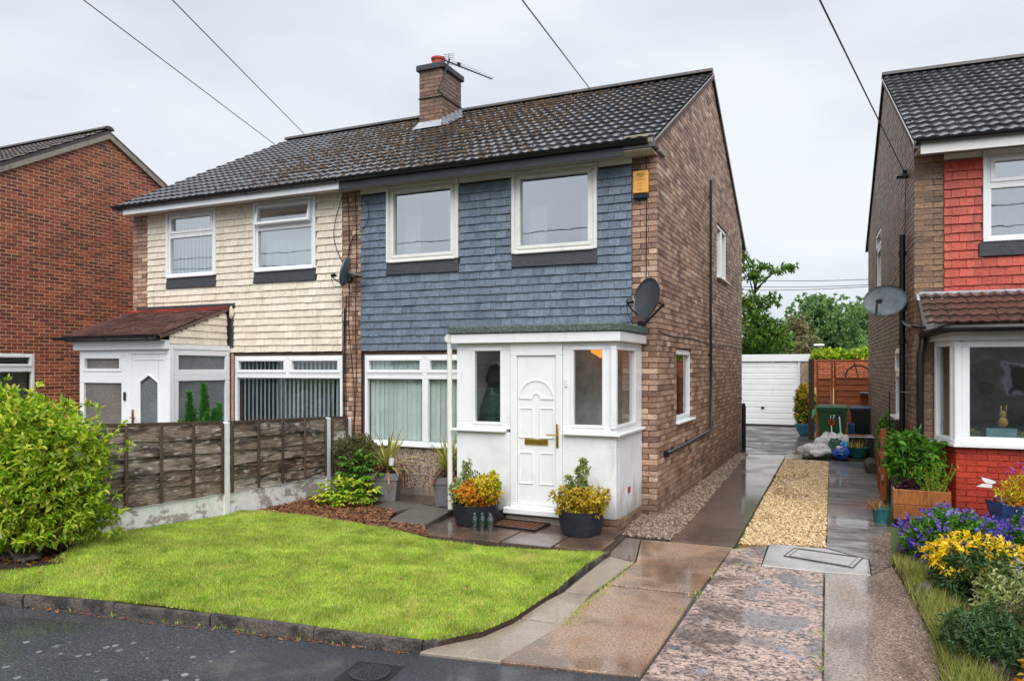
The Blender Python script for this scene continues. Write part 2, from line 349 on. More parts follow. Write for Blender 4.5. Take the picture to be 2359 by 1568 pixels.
D('pink_concrete', [(188, 163, 151)], .55, (40, .55), stain=[((74, 65, 65), (1.5, 2.2, 1), .49, .58, .7), ((78, 67, 67), (14, 17, 1), .51, .59, .8), ((124, 139, 156), 3.4, .6, .66, .8), ((44, 39, 41), 36, .54, .6, .9), ((232, 218, 210), 44, .62, .68, .65)], bump=[(40, 1, .022)], wet=((1.5, 2.2, 1), .47, .6, 1, .12))
D('lane_concrete', [(122, 114, 108), (112, 105, 100)], .4, (42, .6), stain=[((58, 51, 47), (1.4, 6, 1), .47, .57, .85), ((192, 184, 174), 48, .6, .66, .6), ((40, 35, 33), (5, 15, 1), .55, .62, .75)], bump=[(46, 1, .01), ((2.4, 14, 3), .7, .016)], spec=.5, wet=((.9, 1.5, 1), .43, .56, .9, .12))
D('lane_front', [(150, 130, 116)], .35, (48, .7), stain=[((92, 72, 60), (2.6, .8, 1), .47, .58, .8), ((212, 194, 178), 52, .59, .65, .7), ((52, 42, 38), 46, .55, .61, .8)], bump=[(48, 1, .014)], spec=.55, wet=((1.6, .6, 1), .42, .55, 1, .35))
D('lane_pebbles', [(150, 122, 102), (112, 88, 74), (186, 158, 138), (84, 66, 57), (132, 106, 90)], .3, (60, .3), spec=.6, coat=.7)
D('lane_base', [(88, 70, 60)], .3, (42, .8), stain=[((176, 146, 124), 42, .56, .61, .8), ((34, 27, 25), 40, .52, .58, .85)], bump=[(42, 1, .022)], wet=(1.2, .42, .56, 1, .3))
D('manhole_slab', [(156, 152, 148)], .4, (40, .25), stain=[((106, 100, 96), 2, .5, .66, .6)], bump=[(60, .5, .005)], wet=(1.2, .36, .54, 1, .4))
D('iron', [(58, 60, 64)], .4, (60, .3), bump=[(90, .4, .003)], metal=.3)
D('path_slab', [(88, 68, 56), (104, 80, 64), (72, 60, 54), (94, 76, 66)], .4, (45, .5), stain=[((46, 36, 32), 1.4, .47, .6, .75), ((150, 124, 100), 52, .6, .67, .55)], bump=[(50, .8, .008)], wet=(1, .4, .54, .8, .15))
D('slab_grey', [(98, 96, 88), (86, 84, 78)], .5, (55, .5), stain=[((60, 58, 54), 2, .5, .64, .6), ((150, 148, 136), 56, .6, .66, .5)], bump=[(55, .9, .008)], wet=(1.4, .46, .6, .5, .0))
D('kerb', [(88, 80, 74), (76, 69, 65), (98, 88, 82)], .5, (45, .4), stain=[((34, 31, 30), 5, .46, .58, .85)], bump=[(45, 1, .012)], coat=.3)
D('soil', [(62, 46, 36)], .8, (30, .4), bump=[(40, 1, .03)])
D('lawn_soil', [(140, 164, 56)], .9, (20, .4))
D('grass', [(154, 194, 48), (172, 208, 60), (198, 220, 82), (122, 166, 40), (216, 222, 114), (164, 202, 52), (228, 212, 142), (150, 186, 48), (112, 146, 38), (210, 196, 120)], .45, (2.4, .28), stain=[((228, 214, 130), 1.9, .55, .7, .55), ((106, 150, 34), 3.4, .56, .69, .65), ((214, 196, 116), 11, .57, .67, .5)], transl=.3)
D('grass_long', [(120, 140, 50), (150, 160, 70), (176, 164, 96), (96, 124, 44)], .6, (3, .2), transl=.3)
D('bark', [(120, 72, 46), (76, 50, 38), (150, 94, 58), (56, 42, 36), (176, 120, 78), (92, 60, 44)], .5, (40, .3), coat=.3)
D('gravel_gold', [(212, 184, 136), (192, 160, 112), (228, 206, 166), (172, 140, 98), (236, 220, 188), (150, 122, 88), (204, 172, 122)], .4, (60, .2), coat=.4)
D('gravel_gold_bed', [(140, 110, 70)], .5, (90, .4), rr=(1.2, .04, .6, .44, .56))
D('pebble_brown', [(120, 102, 88), (150, 130, 112), (96, 80, 70), (172, 154, 136), (84, 72, 66), (134, 108, 88)], .4, (60, .15))
D('pebble_bed', [(74, 62, 54)], .6, (90, .4))
D('brick_sooty', [(124, 96, 82), (142, 112, 94), (100, 78, 68), (156, 124, 102), (112, 88, 77), (134, 98, 80)], .5, (34, .45), stain=[((66, 54, 50), 2, .5, .66, .55)], bump=[(50, .6, .01)])
D('ground_far', [(70, 84, 48)], .9, (.4, .3))

# ---------------------------------------------------------------- builders for walls, roofs, windows
def plane(O, u, d, z=(0, 0, 1)):
    m = Matrix.Identity(4)
    for i, c in enumerate((u, d, z, O)):
        for k in range(3): m[k][i] = c[k]
    return m
def pb(PL, u0, u1, z0, z1, d0, d1, ch=0, g=None): return (g or G()).box(u0, d0, z0, u1, d1, z1, ch, PL)
def sheet(PL, u0, u1, z0, z1, d): return G().add([PL @ Vector(p) for p in ((u0, d, z0), (u1, d, z0), (u1, d, z1), (u0, d, z1))], [(0, 1, 2, 3)])
def cutout(a, b, zc, holes):
    iv = [(a, b)]
    for h in holes:
        if h[2] < zc < h[3]:
            nx = []
            for p, q in iv:
                if h[1] <= p or h[0] >= q: nx.append((p, q)); continue
                if h[0] > p: nx.append((p, h[0]))
                if h[1] < q: nx.append((h[1], q))
            iv = nx
    return [(p, q) for p, q in iv if q - p > .025]
BOXF = [(0, 2, 3, 1), (4, 5, 7, 6), (0, 1, 5, 4), (2, 6, 7, 3), (0, 4, 6, 2), (1, 3, 7, 5)]
def bricks(PL, u0, u1, z0, z1, holes=(), top=None, Lb=.225, Hc=.075, j=.011, off=0, proud=.006):
    out = []; flip = PL.to_3x3().determinant() < 0
    F = [tuple(reversed(q)) for q in BOXF] if flip else BOXF
    for ci in range(int(math.ceil((z1 - z0) / Hc - 1e-6))):
        zb = z0 + ci * Hc; zt = min(zb + Hc - j, z1); a = u0 - (Lb / 2 if (ci + off) % 2 else 0)
        while a < u1:
            for p, q in cutout(max(a, u0), min(a + Lb - j, u1), (zb + zt) / 2, holes):
                t0, t1 = (zt, zt) if top is None else (min(zt, top(p)), min(zt, top(q)))
                if max(t0, t1) < zb + .012: continue
                t0, t1 = max(t0, zb + .004), max(t1, zb + .004)
                d = proud + random.uniform(-.002, .003); e = random.uniform(-.0015, .0015)
                V = [(p, -.03, zb), (q, -.03, zb), (p, d, zb + e), (q, d, zb + e), (p, -.03, t0), (q, -.03, t1), (p, d, t0 + e), (q, d, t1 + e)]
                out.append(G().add([PL @ Vector(v) for v in V], F))
            a += Lb
    return out
def hung(PL, u0, u1, z0, z1, gauge=.1142, w=.168, holes=(), top=None):
    out = []; flip = PL.to_3x3().determinant() < 0
    F = [tuple(reversed(q)) for q in BOXF] if flip else BOXF
    nr = int(round((z1 - z0) / gauge))
    for ci in range(nr):
        zb = z0 + ci * gauge; zt = min(zb + gauge + .018, z1)
        a = u0 - (w / 2 if ci % 2 else 0) + (random.uniform(-.006, .006))
        while a < u1:
            for p, q in cutout(max(a, u0), min(a + w - .004, u1), zb + gauge / 2, holes):
                if top is not None and top((p + q) / 2) < zb + .03: continue
                e, k = random.gauss(0, .0018), random.gauss(0, .0015); b = abs(random.gauss(0, .004))
                tz = zt if top is None else min(zt, top((p + q) / 2))
                V = [(p, .018, zb + e), (q, .018, zb + e + k), (p, .033 + b, zb + e), (q, .033 + b, zb + e + k), (p, .002, tz), (q, .002, tz), (p, .0145, tz), (q, .0145, tz)]
                out.append(G().add([PL @ Vector(v) for v in V], F))
            a += w
    return out
def slab(PL, u0, u1, z0, z1, holes=(), d0=-.12, d1=0.0):
    us = sorted({u0, u1, *[min(max(h[i], u0), u1) for h in holes for i in (0, 1)]}); zs = sorted({z0, z1, *[min(max(h[i], z0), z1) for h in holes for i in (2, 3)]})
    g = G()
    for a, b in zip(us, us[1:]):
        for c, d in zip(zs, zs[1:]):
            if b - a < 1e-4 or d - c < 1e-4: continue
            if any(h[0] < (a + b) / 2 < h[1] and h[2] < (c + d) / 2 < h[3] for h in holes): continue
            pb(PL, a, b, c, d, d0, d1, g=g)
    return g
def rooftiles(O, u, s, n, U, S, w=.3, gauge=.3, roll=2, amp=.017, lift=.030, seg=10, thick=.028, ext=.05, flat=False):
    O, u, s, n = (Vector(q) for q in (O, u, s, n)); out = []
    rows = int(round(S / gauge))
    for i in range(rows):
        a = -(w / 2 if flat and i % 2 else 0)
        while a < U - .02:
            x0, x1 = max(a, 0), min(a + w - .003, U); j1, j2 = random.uniform(-.004, .004), random.uniform(-.006, .006); k = random.uniform(0, .006)
            V = []
            for row in range(3):
                for q in range(seg + 1):
                    x = x0 + (x1 - x0) * q / seg; t = (x - a) / w
                    h = 0 if flat else amp * (.5 - .5 * math.cos(2 * math.pi * roll * t)) ** 1.4
                    if row == 0: V.append(O + u * (x + j1) + s * (i * gauge + gauge + ext) + n * (h + .002))
                    else:
                        V.append(O + u * (x + j1) + s * (i * gauge + j2) + n * (h + lift + k - (thick if row == 2 else 0)))
            e = seg + 1
            F = [(q, e + q, e + q + 1, q + 1) for q in range(seg)] + [(e + q, 2 * e + q, 2 * e + q + 1, e + q + 1) for q in range(seg)]
            out.append(G().add(V, F)); a += w
    return out
def ring(PL, u0, u1, z0, z1, w, d0, d1, ch=.006, g=None):
    g = g or G()
    pb(PL, u0, u1, z1 - w, z1, d0, d1, ch, g); pb(PL, u0, u1, z0, z0 + w, d0, d1, ch, g)
    pb(PL, u0, u0 + w, z0 + w + .0005, z1 - w - .0005, d0, d1, ch, g); pb(PL, u1 - w, u1, z0 + w + .0005, z1 - w - .0005, d0, d1, ch, g); return g
def window(parent, PL, cells, fw=.045, sash=.038, d0=-.07, d1=.0, gm='glass_clear', fm='upvc', sill=None, name='window', open_cell=None, label=None):
    """cells tile the opening; each has its ring of frame, its sash and its pane"""
    g = G(); panes = []
    for i, (a, b, c, d, opens) in enumerate(cells):
        ring(PL, a, b, c, d, fw, d0, d1, .006, g)
        if opens:
            P = PL
            if open_cell == i:
                P = PL @ Matrix.Translation((0, .015, d)) @ Matrix.Rotation(R(-13 if PL.to_3x3().determinant() > 0 else 13), 4, 'X') @ Matrix.Translation((0, -.015, -d))
            ring(P, a + fw - .012, b - fw + .012, c + fw - .012, d - fw + .012, sash + .012, d0 + .012, d1 + .014, .006, g)
            q = fw + sash
        else: P = PL; q = fw
        panes.append(sheet(P, a + q - .006, b - q + .006, c + q - .006, d - q + .006, (d0 + d1) / 2))
    w = mk(name, g, M[fm], parent, label=label)
    for p in panes: mk('pane', p, M[gm], w)
    if sill: mk('sill', pb(PL, sill[0], sill[1], sill[2] - .035, sill[2], d0, d1 + sill[3], .008), M[fm], w)
    return w
def slats(parent, PL, u0, u1, z0, z1, d, m, step=.085, ang=35, wd=.085):
    u = u0 + step / 2
    while u < u1:
        g = G().box(-wd / 2, -.001, z0, wd / 2, .001, z1)
        mk('blind_slat', g.x(PL @ Matrix.Translation((u, d, 0)) @ Matrix.Rotation(R(ang + random.uniform(-3, 3)), 4, 'Z')), M[m], parent); u += step
def curtain(parent, PL, u0, u1, z0, z1, d, m, waves=6, amp=.03):
    n = waves * 6; g = G(); V = []
    for k in range(n + 1):
        t = k / n
        for z in (z0, z1): V.append(PL @ Vector((u0 + (u1 - u0) * t, d + amp * math.sin(t * waves * 6.283), z)))
    g.add(V, [(2 * k, 2 * k + 1, 2 * k + 3, 2 * k + 2) for k in range(n)]); mk('curtain', g, M[m], parent, 40)

# ---------------------------------------------------------------- the pair of semi-detached houses
YF, YB, YR = 9.68, 18.10, 13.90            # front wall, back wall, ridge
XE, XP, XW = -2.30, -7.165, -12.10         # blue gable end, party line, cream gable end
ZE, ZR, YE = 4.86, 7.33, 9.34              # eaves edge and ridge
SL = (ZR - ZE) / (YR - YE)                 # pitch
FRONT = plane((0, YF, 0), (1, 0, 0), (0, -1, 0))
def rake(y): return ZE + SL * (min(y, 2 * YR - y) - YE) - .05
def roofz(y): return ZE + SL * (y - YE)
sl_len = math.hypot(YR - YE, ZR - ZE); SV = Vector((0, YR - YE, ZR - ZE)).normalized(); NV = Vector((0, -SV.z, SV.y))

blue = thing('semi_detached_house', ((XE + XP) / 2, YF, 0), 'buff brick semi-detached house with blue-grey hung tiles and white porch on its front', 'house')
cream = thing('semi_detached_house', ((XW + XP) / 2, YF, 0), 'semi-detached house with cream hung tiles left of the blue-grey half', 'house')

def semi(root, x0, x1, tile_u0, tile_u1, tm, bm, mm, holes_up, gfw, win_up, ap, end):
    """shared shell of one half: walls, floors, roof, gutter"""
    holes = list(holes_up) + [gfw]
    w = mk('front_wall', slab(FRONT, x0, x1, 0, 4.86, holes, -.20, -.008), M[mm], root)
    mk('back_wall', G().box(x0 + .2, YB - .2, 0, x1 - .2, YB, 4.86), M[mm], root)
    mk('upper_floor', G().box(x0 + .2, YF + .2, 2.36, x1 - .2, YB - .2, 2.56), M['interior'], root)
    mk('ground_floor', G().box(x0 + .2, YF + .2, 0.0, x1 - .2, YB - .2, .14), M['interior'], root)
    mk('party_wall', G().box(XP - (.1 if root is cream else -.001), YF + .2, .14, XP + (.1 if root is blue else -.001), YB - .2, 4.86), M['interior_pale'], root)
    mk('partition_wall', G().box(x0 + .21, YF + 3.6, .14, x1 - .21, YF + 3.7, 2.36).box(x0 + .21, YF + 3.6, 2.56, x1 - .21, YF + 3.7, 4.86), M['interior_pale'], root)
    # roof: deck, tiles, ridge
    rx0, rx1 = (x0 - .05, x1) if end < 0 else (x0, x1 + .05)
    dk = G(); dv = Vector((0, 0, -.06))
    for sgn in (1, -1):
        a, b = Vector((rx0, YE if sgn > 0 else 2 * YR - YE, ZE - .04)), Vector((rx0, YR, ZR - .04))
        q = [a, a + Vector((rx1 - rx0, 0, 0)), b + Vector((rx1 - rx0, 0, 0)), b]
        dk.add([p + dv for p in q] + [p + Vector((0, 0, .035)) for p in q], BOXF2 if sgn > 0 else [tuple(reversed(f)) for f in BOXF2])
    rf = mk('roof', dk, M['roof_tile'], root)
    pieces(rf, rooftiles((rx0, YE, ZE), (1, 0, 0), SV, NV, rx1 - rx0, sl_len - .02), 'roof_tile', M['roof_tile'], 'roof_tiles')
    x = rx0
    while x < rx1 - .05:
        g = G(); n = 7; xe = min(x + .44, rx1); V = []
        for xx in (x, xe):
            for k in range(n + 1):
                a = math.pi * k / n; V.append((xx, YR + .13 * math.cos(a), ZR + .005 + .085 * math.sin(a)))
        g.add(V, [(k, k + 1, n + 2 + k, n + 1 + k) for k in range(n)] + [tuple(range(n, -1, -1)), tuple(range(n + 1, 2 * n + 2))])
        mk('ridge_tile', g, M['ridge_tile'], rf, 40); x += .445
    return w, rf
BOXF2 = [(0, 3, 2, 1), (4, 5, 6, 7), (0, 1, 5, 4), (1, 2, 6, 5), (2, 3, 7, 6), (3, 0, 4, 7)]

# ---- blue half
b1 = (-6.50, -5.24, 3.56, 4.70); b2 = (-4.38, -3.11, 3.56, 4.70)
bg = (-6.93, -4.70, .78, 2.15)
wb, rb = semi(blue, XP, XE, -6.99, -2.63, 'tile_blue', 'brick_buff', 'mortar_buff', [b1, b2], bg, None, None, 1)
pieces(wb, hung(FRONT, -6.985, -2.635, 2.215, 4.665, holes=[(b1[0], b1[1], 3.37, 4.8), (b2[0], b2[1], 3.37, 4.8)]), 'wall_tile', M['tile_blue'], 'wall_tiles')
for a, b in ((-6.985, -6.505), (-5.235, -4.385), (-3.105, -2.635)):
    mk('frieze_board', pb(FRONT, a, b, 4.668, 4.74, -.005, .03, .004), M['upvc_aged'], wb)
SIDE = plane((XE, 0, 0), (0, 1, 0), (1, 0, 0))
sg, su = (10.87, 12.03, 1.15, 2.23), (14.48, 15.72, 3.68, 4.72)
sw = slab(SIDE, YF, YB, 0, 4.86, [sg, su], -.20, -.008)
sw.prism([(YF, 4.86), (YB, 4.86), (YR, ZR - .06)], -.20, -.008) if False else None
gb = G().add([SIDE @ Vector(p) for p in [(YF, -.2, 4.86), (YB, -.2, 4.86), (YR, -.2, rake(YR)), (YF, -.008, 4.86), (YB, -.008, 4.86), (YR, -.008, rake(YR))]], [(0, 1, 2), (5, 4, 3), (0, 3, 4, 1), (1, 4, 5, 2), (2, 5, 3, 0)])
sw.merge(gb)
ws = mk('gable_wall', sw, M['mortar_buff'], blue)
fb = bricks(FRONT, -2.63, XE + .004, 0, 4.80) + bricks(FRONT, XP + .002, -6.99, 0, 4.74)
for g in fb[:]: pass
sb = bricks(SIDE, YF + .001, YB, 0, 7.35, [sg, su], rake, off=1)
pieces(ws, fb + sb, 'brick', M['brick_buff'], 'brickwork')
# upstairs windows: white box surround up to the soffit, frame, dark lead apron
def upstairs(root, r, cells, gm, oc=None, cur=None, lead='lead'):
    g = G()
    for a, b in ((r[0], r[0] + .05), (r[1] - .05, r[1])): pb(FRONT, a, b, r[2] + .005, 4.735, -.04, .055, .006, g)
    pb(FRONT, r[0] + .051, r[1] - .051, r[3] - .002, 4.735, -.04, .045, .004, g)
    w = window(root, FRONT, cells, gm=gm, d0=-.05, d1=.03, open_cell=oc, sill=(r[0] + .052, r[1] - .052, r[2] + .03, .035), fm='upvc_aged' if root is blue else 'upvc')
    mk('surround', g, M['upvc_aged' if root is blue else 'upvc'], w)
    ld = G(); ld.add([FRONT @ Vector(p) for p in [(r[0] + .01, .03, r[2]), (r[1] - .005, .03, r[2]), (r[1] + .005, .05, r[2] - .19), (r[0], .05, r[2] - .18), (r[0] + .01, 0, r[2]), (r[1] - .005, 0, r[2]), (r[1] + .005, 0, r[2] - .19), (r[0], 0, r[2] - .18)]], [(0, 3, 2, 1), (4, 5, 6, 7), (0, 1, 5, 4), (2, 3, 7, 6), (0, 4, 7, 3), (1, 2, 6, 5)])
    mk('lead_apron', ld, M[lead], w)
    return w
for r in (b1, b2):
    c = (r[0] + .05, r[1] - .05, r[2] + .03, r[3])
    w = upstairs(blue, r, [(*c, True)], 'glass_sky')
    curtain(w, FRONT, c[0] + .08, c[0] + .36, c[2] + .05, c[3] - (.1 if r is b1 else .42), -.3, 'curtain_white', 4)
    curtain(w, FRONT, c[1] - .3, c[1] - .02, c[2] + .05, c[3] - .1, -.34, 'blind_grey', 4)
# ground-floor window, blinds, pebbledash panel
mu = -5.83; tz = 1.83
w = window(blue, FRONT, [(bg[0], mu, bg[2], tz, False), (mu, bg[1], bg[2], tz, False), (bg[0], mu, tz, bg[3], True), (mu, bg[1], tz, bg[3], True)], fw=.052, d0=-.07, d1=.0, sill=(bg[0] - .06, bg[1] + .03, bg[2] + .005, .07))
slats(w, FRONT, bg[0] + .05, bg[1], bg[2] + .05, bg[3] - .03, -.10, 'blind', .084, 7, .089)
mk('pebbledash_panel', pb(FRONT, -6.985, -4.62, .14, .742, -.005, .012), M['pebbledash'], wb)
mk('base_course', pb(FRONT, -6.985, -4.62, -.02, .138, -.005, .03), M['concrete'], wb)
# side windows
w = window(blue, SIDE, [(*sg, True)], d0=-.10, d1=-.03, sill=(sg[0] - .04, sg[1] + .08, sg[2] + .01, .09))
curtain(w, SIDE, sg[0] + .7, sg[1] - .06, sg[2] + .05, sg[3] - .05, -.3, 'interior_pale', 3)
w = window(blue, SIDE, [(su[0], (su[0] + su[1]) / 2, su[2], su[3], True), ((su[0] + su[1]) / 2, su[1], su[2], su[3], True)], d0=-.09, d1=-.02, sill=(su[0] - .04, su[1] + .1, su[2] + .01, .09), gm='glass_sky')
# soffit, fascia, gutter
mk('soffit', G().box(XP, YE + .02, 4.742, XE, YF + .002, 4.757), M['soffit'], blue)
mk('fascia', G().box(XP + .003, YE - .005, 4.68, XE - .36, YE + .016, 4.86, .003), M['fascia_grey'], blue)
def gutter(root, xa, xb, y, z, r=.058, m='gutter_black'):
    g = G(); n = 9; V = []
    for X in (xa, xb):
        for rr in (r, r - .006):
            for k in range(n + 1):
                a = math.pi + math.pi * k / n; V.append((X, y + rr * math.cos(a), z + rr * math.sin(a) * 1.05))
    e = n + 1
    F = [(k, 2 * e + k, 2 * e + k + 1, k + 1) for k in range(n)] + [(e + k, e + k + 1, 3 * e + k + 1, 3 * e + k) for k in range(n)]
    F += [(0, e, 3 * e, 2 * e), (n, 2 * e + n, 3 * e + n, e + n)] + [tuple(list(range(e - 1, -1, -1))), tuple(range(2 * e, 3 * e))]
    o = mk('gutter', g.add(V, F), M[m], root, 40)
    x = xa + .3
    while x < xb:
        mk('gutter_bracket', G().tube([(x, y + (r + .004) * math.cos(math.pi + math.pi * k / 8), z + (r + .004) * 1.05 * math.sin(math.pi + math.pi * k / 8)) for k in range(9)], .006, 5), M[m], o); x += .95
    return o
gutter(blue, XP + .01, XE - .03, YE - .045, 4.862)
mk('corbel', G().box(XE - .355, YE - .01, 4.81, XE + .03, YF - .002, 4.93, .012).box(XE - .12, YF, 4.78, XE + .045, YF + .32, 4.86, .01), M['concrete'], blue)
# verges: cement fillet in front, dark barge strip behind
def verge(root, X, sg_, m1='mortar_buff', m2='gutter_black'):
    for front in (1, -1):
        y0, y1 = (YE + .02, YR) if front > 0 else (2 * YR - YE + .05, YR)
        a, b = Vector((X, y0, ZE - .03)), Vector((X, y1, ZR - .03)); o = Vector((.05 * sg_, 0, 0)); dn = Vector((0, 0, -.075))
        V = [a, b, b + o, a + o, a + dn, b + dn, b + o + dn, a + o + dn]
        mk('verge', G().add(V, [(0, 1, 2, 3), (7, 6, 5, 4), (0, 4, 5, 1), (2, 6, 7, 3), (0, 3, 7, 4), (1, 5, 6, 2)]), M[m1 if front > 0 else m2], root)
verge(blue, XE + .001, 1)
# pipes on the gable
pg = G()
pg.tube([(XE + .045, 13.57, z) for z in (5.30, 3.5, 2.0, .95)] + [(XE + .045, 13.50, .86), (XE + .045, 13.3, .845), (XE + .045, 11.6, .81), (XE + .045, 10.12, .79)], .022, 8)
for z in (5.0, 3.6, 2.2): pg.cone((XE, 13.57, z), (XE + .05, 13.57, z), .03, .03, 8)
for y in (12.6, 11.5, 10.5): pg.cone((XE, y, .815), (XE + .05, y, .815), .03, .03, 8)
pg.cone((XE + .045, 10.16, .79), (XE + .045, 10.02, .785), .045, .045, 10)
mk('waste_pipe', pg, M['black_plastic'], blue, 40)
# ---- cream half
c1 = (-11.22, -10.02, 3.56, 4.70); c2 = (-9.17, -7.86, 3.56, 4.70)
cg = (-9.62, -7.36, .78, 2.15)
wc, rc = semi(cream, XW, XP, -11.71, -7.34, 'tile_cream', 'brick_dark', 'mortar_buff', [c1, c2], cg, None, None, -1)
pieces(wc, hung(FRONT, -11.705, -7.345, 2.215, 4.745, holes=[(c1[0], c1[1], 3.37, 4.8), (c2[0], c2[1], 3.37, 4.8), (-12, -9.74, 1, 2.98)]), 'wall_tile', M['tile_cream'], 'wall_tiles')
fbr = bricks(FRONT, XW, -11.71, 0, 4.74) + bricks(FRONT, -7.34, XP - .002, 0, 4.74)
pieces(wc, fbr, 'brick', M['brick_buff'], 'brickwork')
WSIDE = plane((XW, 0, 0), (0, 1, 0), (-1, 0, 0))
gw = slab(WSIDE, YF, YB, 0, 4.86, (), -.2, -.008).merge(G().add([WSIDE @ Vector(p) for p in [(YF, -.2, 4.86), (YB, -.2, 4.86), (YR, -.2, rake(YR)), (YF, -.008, 4.86), (YB, -.008, 4.86), (YR, -.008, rake(YR))]], [(0, 1, 2), (5, 4, 3), (0, 3, 4, 1), (1, 4, 5, 2), (2, 5, 3, 0)]))
mk('gable_wall', gw, M['mortar_buff'], cream)
mk('side_window_reveal', G().box(XW - .04, YF + 1.1, 3.3, XW, YF + 1.16, 4.3), M['upvc'], cream)
zt = 4.33
w = upstairs(cream, c1, [(c1[0] + .05, c1[1] - .05, c1[2] + .03, zt - .02, False), (c1[0] + .05, c1[1] - .05, zt - .02, c1[3], True)], 'glass_sky')
slats(w, FRONT, c1[0] + .1, c1[1] - .1, c1[2] + .05, c1[3] - .04, -.12, 'blind', .089, 24)
w = upstairs(cream, c2, [(c2[0] + .05, c2[1] - .05, c2[2] + .03, zt - .04, False), (c2[0] + .05, c2[1] - .05, zt - .04, c2[3], True)], 'glass_sky', 1)
curtain(w, FRONT, c2[0] + .12, c2[1] - .12, c2[2] + .05, c2[3] - .45, -.14, 'curtain_white', 7, .02)
mu = -8.46; tz = 1.83
w = window(cream, FRONT, [(cg[0], cg[1], cg[2], tz, False), (cg[0], mu, tz, cg[3], True), (mu, cg[1], tz, cg[3], True)], fw=.05, d0=-.07, d1=.0, sill=(cg[0] - .05, cg[1] + .03, cg[2] + .005, .06))
slats(w, FRONT, cg[0] + .08, cg[1] - .03, cg[2] + .04, cg[3] - .03, -.11, 'blind_grey', .089, 30)
mk('soffit', G().box(XW + .1, YE + .02, 4.742, XP, YF + .002, 4.757), M['soffit'], cream)
mk('fascia', G().box(XW + .15, YE - .005, 4.705, XP - .003, YE + .016, 4.84, .003), M['upvc'], cream)
gutter(cream, XW - .04, XP - .01, YE - .045, 4.862)
verge(cream, XW - .001, -1)
# chimney on the party line
ch = mk('chimney', G().box(-7.655, 12.505, 6.3, -7.155, 13.275, 7.72), M['mortar_buff'], cream)
CH1 = plane((0, 12.505, 0), (1, 0, 0), (0, -1, 0)); CH2 = plane((-7.155, 0, 0), (0, 1, 0), (1, 0, 0))
zb = roofz(12.5) - .02
pieces(ch, bricks(CH1, -7.655, -7.151, 6.57, 7.72) + bricks(CH2, 12.506, 13.275, 6.57, 7.72, off=1), 'brick', M['brick_sooty'], 'brickwork')
mk('chimney_cap', G().box(-7.71, 12.45, 7.722, -7.10, 13.33, 7.84, .015), M['lead'], ch)
mk('chimney_pot', G().lathe([(.115, 7.84), (.122, 8.04), (.14, 8.05), (.145, 8.09), (.12, 8.095), (.10, 8.05), (.10, 7.9)], 20, Matrix.Translation((-7.44, 12.86, 0))), M['terracotta'], ch, 40)
fl = G()
fl.add([(-7.75, 12.38, roofz(12.38) + .07), (-7.10, 12.38, roofz(12.38) + .07), (-7.145, 12.492, roofz(12.49) + .17), (-7.665, 12.492, roofz(12.49) + .17)], [(0, 1, 2, 3)])
st = []; yy = 12.49
for k in range(5):
    fl.add([(-7.14, yy, roofz(yy) + .03), (-7.14, yy + .17, roofz(yy + .17) + .03), (-7.14, yy + .15, roofz(yy) + .26), (-7.14, yy, roofz(yy) + .22)], [(0, 1, 2, 3)])
    fl.add([(-7.14, yy, roofz(yy) + .03), (-7.02, yy, roofz(yy) + .055), (-7.02, yy + .17, roofz(yy + .17) + .055), (-7.14, yy + .17, roofz(yy + .17) + .03)], [(0, 1, 2, 3)]); yy += .165
mk('flashing', fl, M['lead_pale'], ch)
# moss cushions along the tile courses
def moss(root, n, x0, x1, f):
    P = []; rows = int(sl_len / .3)
    while len(P) < n:
        x = random.uniform(x0, x1); i = random.randrange(rows); s = i * .3 + random.gauss(.0, .03)
        if random.random() > f(x, s / sl_len): continue
        p = Vector((x, YE, ZE)) + SV * (s + .02) + NV * .045; P.append((p, random.uniform(.012, .028)))
    V, F = [], []
    for p, r in P:
        b = len(V)
        for k in range(6):
            a = k * 1.0472; V.append((p.x + r * 1.3 * math.cos(a), p.y + r * math.sin(a) * .8, p.z + r * math.sin(a) * .5 - .006))
        V.append((p.x, p.y - .2 * r, p.z + r * .8))
        F += [(b + k, b + (k + 1) % 6, b + 6) for k in range(6)]
    mkn('moss', V, F, M['moss'], root, kind='stuff')
moss(rc, 1000, -10.8, XP, lambda x, t: max(0, 1 - abs(x + 8.2) / 2.2) * (.3 + .7 * t))
moss(rb, 1500, XP, -2.6, lambda x, t: max(.05, 1 - abs(x + 6.0) / 2.6) * (.35 + .65 * t))

# ---------------------------------------------------------------- white porch of the blue house
YPF = 8.48; XPE = -2.50; XPW = -4.63
PFR = plane((0, YPF, 0), (1, 0, 0), (0, -1, 0)); PSD = plane((XPE, 0, 0), (0, 1, 0), (1, 0, 0)); PLS = plane((XPW, 0, 0), (0, 1, 0), (-1, 0, 0))
def px(x, Y=YPF): return fy((1100 + x * .3827) * .9211, 847, Y).x
porch = thing('porch', ((XPE + XPW) / 2, YPF, .05), 'white rendered flat-roofed porch with a white panelled front door', 'porch')
DL, DR = px(462), px(800)
mk('rendered_wall', pb(PFR, XPW, DL - .002, .16, 1.14, -.11, 0, .006), M['render_white'], porch); mk('rendered_wall', pb(PFR, DR + .002, XPE, .16, 1.14, -.11, 0, .006), M['render_white'], porch)
mk('rendered_wall', pb(PSD, YPF + .112, YF - .01, .14, 1.14, -.11, 0, .006), M['render_white'], porch); mk('rendered_wall', pb(PLS, YPF + .112, YF - .01, .14, 1.14, -.11, 0, .006), M['render_white'], porch)
pl = mk('plinth', pb(PFR, XPW + .01, XPE - .01, 0, .16, -.11, -.012).merge(pb(PSD, YPF + .115, YF - .012, 0, .138, -.11, -.012)), M['mortar_buff'], porch)
for g in bricks(PFR, DR + .03, XPE - .004, .012, .16) + bricks(PSD, YPF + .0, YF - .02, .012, .14): mk('brick', g, M['brick_buff'], pl)
